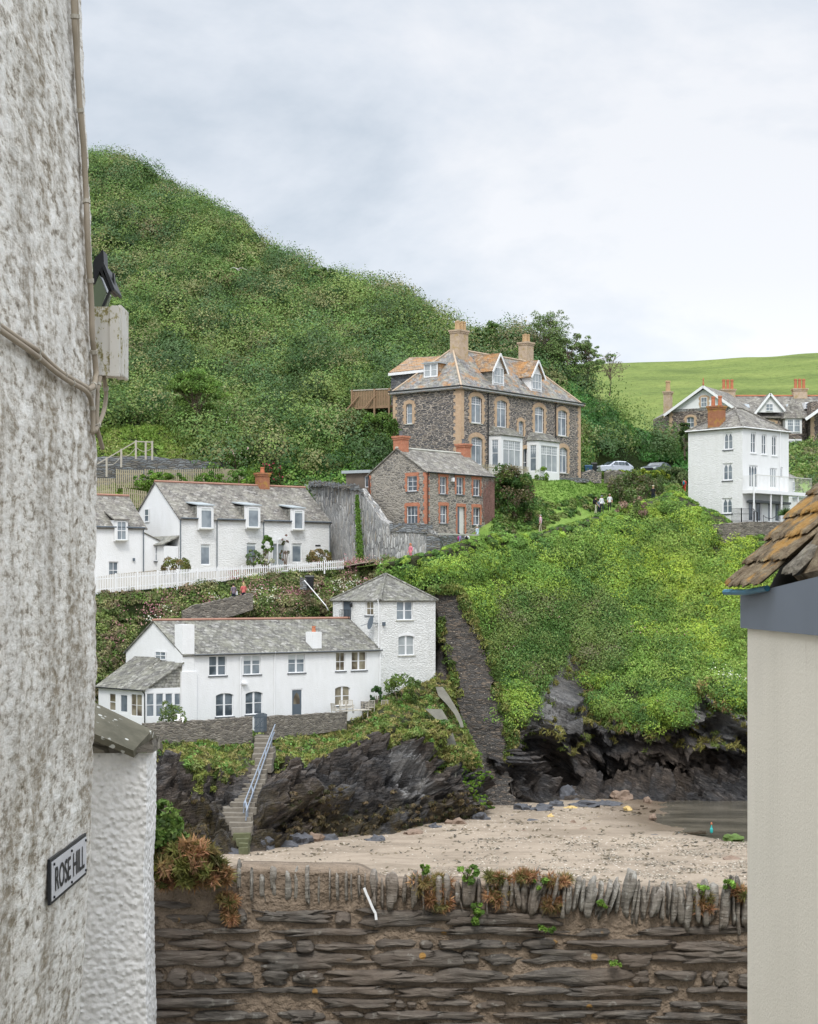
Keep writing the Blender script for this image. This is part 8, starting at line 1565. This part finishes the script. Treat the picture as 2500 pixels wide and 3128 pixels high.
# white pier
T = thing('white_pier', 'white roughcast garden pier beside the rough wall', 'pier', P(360, 3128, 12.3)); Y0 = 12.2; zt = (H - 2300) * Y0 / F; us = np.linspace(-.75, .46, 190); zs = np.linspace(-3.6, zt, 330)
ed = lambda z: (np.interp(z, [-3.6, -2.92, -2.4, -1.85, -1.63, -1.08], [449, 448, 444, 439, 447, 449]) - CX) * Y0 / F
U_, Zp = np.meshgrid(us, zs, indexing='ij'); er = ed(Zp); Xp = np.where(U_ < 0, er + U_ * 1.0, er + .0 * U_); Yp = np.where(U_ < 0, Y0, Y0 + U_); q = np.stack([Xp, Yp, Zp], -1).reshape(-1, 3)
v_, _ = cellz(q * 24); bl_ = np.abs(pn(q * 26)) ; dd = (.007 * fbm(q * 28, 3, .6) + .010 * fbm(q * 3, 3) + .006 * bl_).reshape(U_.shape); dd = np.where((Zp > -2.53) & (Zp < -2.47), dd - .004, dd)
Yp = Yp - np.where(U_ <= 0, dd, 0); Xp = Xp + np.where(U_ >= -.01, dd, 0); i = np.arange(U_.size).reshape(U_.shape); f = np.stack([i[:-1, :-1], i[1:, :-1], i[1:, 1:], i[:-1, 1:]], -1).reshape(-1, 4)
mesh_obj('shaft', np.stack([Xp, Yp, Zp], -1).reshape(-1, 3), f, M['roughcast'], T, smooth=True)
def m_tile():
    n = N('lichened_stone_tile'); g = n.pos(); a = n.noise(g, 4, 6, .65); v = n.vor(g, 17, rnd=1); m = n.ramp(n.noise(g, 8, 3), [(.5, 0), (.56, 1)]); col = n.ramp(a, [(.3, (.09, .085, .06)), (.7, (.19, .175, .13))]); col = n.mix(n.math('MULTIPLY', n.ramp(v, [(.24, 1), (.30, 0)]), m), col, (.55, .55, .50)); return n.end(col, .9, n.bump(a, .01, .8), .2)
M['tile'] = m_tile(); ZS = zoomf(0, 2000, .52301)
cp = [ZS(*p) for p in ((380, 195), (890, 440), (780, 560), (380, 385))]; mb = MB(); a, b, c, d = P(*cp[0], 12.55), P(*cp[1], 12.55), P(*cp[2], 12.05), P(*cp[3], 12.05); mb.prism([a, b, c, d], (0, .02, -.05)); mb.build('coping_tile', M['tile'], T)
mb = MB(); e_, g_ = P(*ZS(952, 522), 12.95), P(*ZS(440, 270), 12.95); mb.prism([b + V((0, .01, -.004)), a + V((0, .01, -.004)), g_, e_], (0, -.01, -.05)); mb.build('coping_tile', M['tile'], T)
mb = MB(); c2 = [P(*ZS(x, y), 12.14) for x, y in ((380, 470), (600, 480), (780, 560), (890, 500), (895, 572), (380, 578))]; mb.prism(c2, (0, .35, 0)); mb.build('cap_stone', M['cap_stone'], T)

# foreground stone wall
YW = 13.0; T = thing('stone_wall', 'dark slate rubble wall with upright coping stones across the foreground', 'wall', (0, YW, -3.55))
topl = lambda px: np.interp(px, [400, 560, 700, 725, 1085, 1160, 1270, 1574, 1748, 1876, 2000, 2320], [2720, 2690, 2668, 2655, 2660, 2680, 2676, 2680, 2684, 2700, 2708, 2712]); botl = lambda px: np.interp(px, [400, 720, 1150, 1574, 1864, 2125, 2320], [2748, 2752, 2768, 2782, 2800, 2828, 2838])
lo_ = lambda a: np.interp(a, [1100, 1200], [8, 34]); pxs = np.linspace(400, 2330, 380); pys = np.concatenate([np.linspace(0, 1, 40)[:-1], np.linspace(1, 2, 150)]); G = np.zeros((380, len(pys), 3))
for i_, a in enumerate(pxs):
    for j_, t in enumerate(pys): py = topl(a) + lo_(a) + (botl(a) - topl(a) - lo_(a)) * t if t < 1 else botl(a) + (3330 - botl(a)) * (t - 1); G[i_, j_] = ((a - CX) * YW / F, YW, (H - py) * YW / F)
q = G.reshape(-1, 3); G[..., 1] += (.035 * fbm(q * [2.2, 1, 3], 4) + .012 * fbm(q * 16, 3, .6)).reshape(G.shape[:2]) + .02
i = np.arange(380 * len(pys)).reshape(380, -1); f = np.stack([i[:-1, 1:], i[1:, 1:], i[1:, :-1], i[:-1, :-1]], -1).reshape(-1, 4)
tp_ = G[:, 0].copy(); b0 = len(q); v = np.concatenate([G.reshape(-1, 3), tp_ + [0, .2, .02], tp_ + [0, .5, 0], tp_ + [0, .5, -3]]); k = np.arange(380); rings = [i[:, 0], b0 + k, b0 + 380 + k, b0 + 760 + k]
for r0, r1 in zip(rings, rings[1:]): f = np.concatenate([f, np.stack([r0[:-1], r0[1:], r1[1:], r1[:-1]], -1)])
mesh_obj('mortar', v, f, M['mortar'], T, smooth=True)
def lump(c, r3, seed, nu=12, nv=9, tilt=0, lay=1.0, pw=.45):      # flattened slate block: superellipsoid with layered roughness
    a = np.linspace(0, 2 * np.pi, nu, endpoint=False); b = np.linspace(-np.pi / 2, np.pi / 2, nv); A, B = np.meshgrid(a, b, indexing='ij'); sg = lambda x, p: np.sign(x) * np.abs(x) ** p
    d = np.stack([sg(np.cos(A), pw) * sg(np.cos(B), pw), sg(np.sin(A), pw) * sg(np.cos(B), pw), sg(np.sin(B), .7)], -1).reshape(-1, 3)
    d = d[:, [0, 2, 1]]; v = d * np.array(r3); w_ = v * [4, 6, 22 * lay] + seed * 2.7; n1 = fbm(w_, 4, .65); cz_, _ = cellz(v * [5, 8, 14] + seed * 1.7); v = v * (1 + .24 * n1[:, None] + .34 * cz_[:, None]) + np.stack([0 * n1, 0 * n1, .012 * fbm(v * [5, 3, 5] + seed, 2)], 1)
    # taper the ends
    t = np.abs(d[:, 0]); v[:, 2] *= 1 - .45 * t ** 3 * (.5 + .5 * math.sin(seed * 5.1)); ct, st = math.cos(tilt), math.sin(tilt); v = np.stack([v[:, 0] * ct - v[:, 2] * st, v[:, 1], v[:, 0] * st + v[:, 2] * ct], 1) + np.array(c)
    I = np.arange(nu * nv).reshape(nu, nv); J = np.roll(I, -1, 0); F_ = np.stack([I[:, :-1], J[:, :-1], J[:, 1:], I[:, 1:]], -1).reshape(-1, 4); return v, F_
def stones(items, name, mat, T):
    V_, F_, nb = [], [], 0
    for it in items: v, f = lump(*it[0], **it[1]); V_.append(v); F_.append(f + nb); nb += len(v)
    return mesh_obj(name, np.concatenate(V_), np.concatenate(F_), mat, T, smooth=False)
rr = random.Random(11); items = []; z = (H - 3330) * YW / F; zmax = (H - 2700) * YW / F
while z < zmax:
    hh = rr.choice([.03, .04, .05, .065, .085, .11]); x = (400 - CX) * YW / F + rr.uniform(-.3, 0)
    while x < (2330 - CX) * YW / F:
        L_ = rr.choice([.10, .16, .25, .35, .5, .7, .9]) * rr.uniform(.75, 1.25); px = CX + (x + L_ / 2) * F / YW; lim = (H - botl(px) - 8) * YW / F - hh * .6
        if z < lim and rr.random() < .93: items.append((((x + L_ / 2, YW + rr.uniform(.015, .045), z + hh / 2 + rr.uniform(-.012, .012)), (L_ / 2 * .97, rr.uniform(.045, .075), hh / 2 * rr.uniform(.65, 1.1)), rr.random() * 50), dict(nu=44, nv=13, tilt=rr.uniform(-.05, .05) * min(1, .3 / L_), pw=rr.uniform(.4, .75))))
        x += L_ + rr.uniform(.0, .045)
    z += hh * 1.0 + rr.uniform(.008, .03)
stones(items, 'slate_course', M['wall_slate'], T)
# upright coping stones
items = []; px = 722
while px < 2325:
    if px < 1160: wd, gap = rr.choice([6, 9, 14, 20]), rr.uniform(4, 30)
    elif px < 1500: wd, gap = rr.choice([9, 14, 22, 38]), rr.uniform(3, 22)
    else: wd, gap = rr.choice([9, 13, 17, 23, 30]), rr.uniform(-2, 9)
    t, b = topl(px), botl(px); lean = 0 if px < 1600 else rr.uniform(.05, .3) if px < 1900 else rr.uniform(-.05, .22)
    ext = rr.uniform(-6, 12) if px < 1150 else rr.uniform(2, 26)
    zc = (H - (t + b) / 2 + ext * .3) * YW / F; hh = (b - t + ext) / 2 * YW / F * rr.uniform(.75, 1.0)
    items.append(((((px + wd / 2 - CX) * YW / F, YW + rr.uniform(.005, .04) + (.045 if px < 1160 else 0), zc), (max(hh, .07), rr.uniform(.06, .1), wd / 2 * YW / F), rr.random() * 50), dict(nu=30, nv=13, tilt=math.pi / 2 - lean, lay=.7)))
    px += wd + gap
stones(items, 'coping_stone', M['coping_slate'], T)
mb = MB(); pts = [(1113, 2712), (1120, 2730), (1130, 2752), (1140, 2776), (1148, 2790), (1150, 2810)]
for (a, b), (c, d) in zip(pts, pts[1:]): mb.bar(P(a, b, YW - .075), P(c, d, YW - .075), .018, .004, up=(0, 1, 0))
mb.build('bird_dropping', M['white_paint'], T)
M['brown_stem'] = M['creeper']
def near_plant(name, label, cat, px, py, w_, h_, n, nl, size, pal, seed, aspect=1.7, jit=.9, Y=12.95, dep=.25, group=None, droop=0, squash=.8):
    c = P(px, py, Y); s_ = Y / F; T = thing(name, label, cat, P(px, py + h_ / 2, Y), group); r_ = np.random.default_rng(seed); d = r_.normal(size=(n, 3)); d /= np.linalg.norm(d, axis=1)[:, None]
    pts = np.array(c) + d * r_.uniform(.2, 1, (n, 1)) ** .5 * np.array([w_ * s_ / 2, dep, h_ * s_ / 2]); R = r_.uniform(.5, 1.1, n) * min(w_, h_) * s_ * .17; q, dd, C = bush_leaves(pts, d, R, nl, pal, seed, up=.4, squash=squash)
    leaves_mesh('foliage', q, dd, C, size, M['leaf'], seed, aspect, droop, parent=T, jit=jit); mb = MB()
    for k in range(6): e2 = pts[k % n]; mb.tube([V(c) - UP * h_ * s_ * .5 + V((r_.normal() * .02, .05, 0)), V(e2)], .005, 4)
    mb.build('stems', M['bark'], T); return T
OR = [(.42, .22, .12), (.50, .29, .16), (.34, .20, .10), (.28, .22, .09), (.20, .19, .07)]; NG = [(.16, .28, .05), (.22, .36, .07), (.11, .20, .04)]
near_plant('ivy_clump', 'green leafy clump at the left end of the stone wall beside the pier', 'plant', 480, 2540, 150, 190, 60, 46, .035, [(.13, .22, .05), (.20, .30, .08), (.09, .15, .04)], 201, Y=12.9, dep=.2)
near_plant('ivy_clump', 'second leafy clump reaching right of the first', 'plant', 535, 2560, 90, 80, 16, 40, .03, [(.15, .24, .06), (.20, .28, .08)], 209, Y=12.95, dep=.15)
near_plant('heath_tuft', 'large orange-brown dried plant draping the left end of the wall', 'dried plant', 560, 2640, 230, 130, 70, 60, .05, OR + [(.20, .20, .06)], 202, aspect=7, jit=1.6, Y=12.9, dep=.2)
near_plant('moss_cushion', 'olive moss under the orange dried plant', 'moss', 510, 2650, 130, 110, 40, 60, .022, [(.16, .15, .03), (.22, .20, .04), (.10, .10, .03)], 203, aspect=2, Y=12.86, dep=.16)
near_plant('heath_tuft', 'orange dried plant trailing right of the large one', 'dried plant', 655, 2668, 110, 70, 26, 60, .045, OR, 204, aspect=7, jit=1.6, Y=12.9, dep=.15)
for k, (x, y, w_, h_, lab) in enumerate([(1290, 2700, 60, 50, 'orange dried tuft where the coping stones begin'), (1345, 2700, 70, 60, 'orange dried tuft right of the green sprout'), (1330, 2755, 100, 50, 'orange dried tuft hanging low in the coping'), (1520, 2682, 80, 28, 'orange dried tuft on top of the coping, left of the middle run'), (1600, 2680, 90, 30, 'orange dried tuft in the middle run on top of the coping'), (1700, 2690, 90, 34, 'orange dried tuft at the right of the middle run'), (1520, 2740, 60, 60, 'orange dried tuft between two coping slabs'), (1690, 2760, 90, 40, 'orange dried tuft low among leaning coping slabs'), (2150, 2760, 40, 80, 'orange dried tuft in the gap near the gull'), (2270, 2730, 60, 40, 'orange dried tuft at the right end of the coping'), (690, 2750, 60, 30, 'small orange tuft on the face of the wall'), (705, 2800, 50, 40, 'smaller orange tuft lower on the face of the wall')]):
    near_plant('heath_tuft', lab, 'dried plant', x, y, w_, h_ * .8, 14, 60, .034, OR, 210 + k, aspect=11, jit=1.6, Y=12.97, dep=.05)
for k, (x, y, w_, h_, lab) in enumerate([(1462, 2775, 36, 56, 'green leafy weed hanging on the face of the coping'), (1452, 2812, 20, 20, 'tiny green weed under the larger one'), (1668, 2838, 50, 30, 'green rosette growing from a joint in the wall'), (1650, 2698, 60, 30, 'green weed on top of the middle coping'), (1430, 2668, 60, 60, 'tall green weed with yellow flowers on the coping'), (1298, 2656, 26, 34, 'bright green sprout where the coping changes'), (1840, 2762, 20, 26, 'little green weed beside a leaning slab'), (2156, 2722, 60, 40, 'green weed right of the gull'), (2228, 2702, 36, 34, 'bright green weed near the right end'), (1880, 2945, 34, 14, 'thin green moss on a low ledge of the wall')]):
    near_plant('wall_weed', lab, 'weed', x, y, w_, h_, 8, 34, .026, NG, 230 + k, Y=12.9, dep=.06)

# slated building on the right
T = thing('cream_building', 'cream rendered building with blue-grey fascia and slate eaves at the right edge', 'building', (1.9, 9, -3.55)); XB = 1.87; Ye = XB * F / (2284 - CX)
mb = MB(); mb.abox(XB, 2.5, -3.55, XB + 3, Ye, -.10); mb.build('wall', M['cream_render'], T)
mb = MB(); XP = 1.845; Yf = XP * F / (2262 - CX); yz = lambda py, Y: (H - py) * Y / F
mb.prism([(XP, Yf, -.187), (XP, 4.0, -.187), (XP, 4.0, .27), (XP, Yf, -.008)], (.10, 0, 0)); mb.build('fascia', M['blue_grey'], T); mb = MB(); mb.prism([(XP + .1, Yf, -.187), (XP + .1, Yf, -.01), (XB + 3, Yf, .9), (XB + 3, Yf, -.187)], (0, -.12, 0)); mb.build('end_board', M['blue_grey'], T)
mb = MB(); mb.prism([(XB + .10, 10.0, -.02), (XB + .10, 4, .2), (XB + .6, 4, 1.2), (XB + .6, 10.0, .9)], (.05, 0, 0)); mb.build('soffit', M['dark_wood'], T); mb = MB(); mb.prism([(XB + .06, 8.9, .06), (XB + .06, 4, .26), (XB + .62, 4, 1.42), (XB + .62, 8.9, 1.1)], (-.03, 0, .03)); mb.build('roof', M['roof_slate_near'], T)
s_d = V((.725, 0, .69)).normalized(); e0 = V((1.768, 10.12, .050)); nn = V((-.69, 0, .725)); sl_ = []
def rough_slab(o_, ex, ey, en, lx, ly, t, seed, nx=26, ny=16):
    a = np.linspace(0, 1, nx); b = np.linspace(0, 1, ny); A, B = np.meshgrid(a, b, indexing='ij'); r_ = np.random.default_rng(seed); o_ = np.array(o_); ex, ey, en = map(np.array, (ex, ey, en))
    ew = .035 * pn(np.stack([b * 4, 0 * b + seed, 0 * b], 1)); A2 = A * lx + (1 - A) * ew[None, :]; base = o_ + A2[..., None] * ex + (B * ly)[..., None] * ey; q = base.reshape(-1, 3); n1 = (.007 * fbm(q * [6, 3, 6] + seed, 4, .6)).reshape(A.shape)
    edge = np.minimum(np.minimum(A, 1 - A) * lx, np.minimum(B, 1 - B) * ly); rd = np.clip(edge / .02, 0, 1) ** .5 * .5
    top_ = base + ((rd) * t + n1)[..., None] * en; bo = base + (-(rd) * t + n1 * .6)[..., None] * en; v = np.concatenate([top_.reshape(-1, 3), bo.reshape(-1, 3)]); I = np.arange(nx * ny).reshape(nx, ny); K = I + nx * ny
    f = [np.stack([I[:-1, :-1], I[1:, :-1], I[1:, 1:], I[:-1, 1:]], -1).reshape(-1, 4), np.stack([K[:-1, :-1], K[:-1, 1:], K[1:, 1:], K[1:, :-1]], -1).reshape(-1, 4)]
    for L_ in (I[0, :], I[-1, :], I[:, 0], I[:, -1]): f.append(np.stack([L_[:-1], L_[1:], L_[1:] + nx * ny, L_[:-1] + nx * ny], -1))
    return v, np.concatenate(f)
r_ = random.Random(8)
for row in range(5):
    V_, F_, nb = [], [], 0; yy = 10.14
    for k in range(5):
        ly = r_.uniform(.2, .3); o_ = e0 + s_d * (row * .17 + r_.uniform(-.012, .012)) + nn * (row * .012 + r_.uniform(0, .006)); o_.y = yy
        if yy - ly < 8.95 - row * .03: break
        v, f = rough_slab(o_ + nn * .0, s_d + nn * -.06, (0, -1, 0), nn, .36, ly * 1.01, .024, row * 9 + k); V_.append(v); F_.append(f + nb); nb += len(v); yy -= ly
    mesh_obj('slate', np.concatenate(V_), np.concatenate(F_), M['roof_slate_near'], T, smooth=True)
v, f = rough_slab(V((1.86, 9.0, .10)), s_d, (0, -1, 0), nn, .9, .35, .04, 77, 40, 10); mesh_obj('verge_board', v, f, M['old_board'], T, smooth=True)
v, f = rough_slab(V((1.93, 8.62, .12)), s_d, (0, -1, 0), nn, .9, .2, .05, 78, 40, 10); mesh_obj('rafter', v, f, M['old_board'], T, smooth=True)
mb = MB(); mb.tube([(1.772, 10.1, .012), (1.80, 9.6, .010), (1.83, 9.2, .03)], .016, 8); mb.build('gutter', M['blue_gutter'], T)
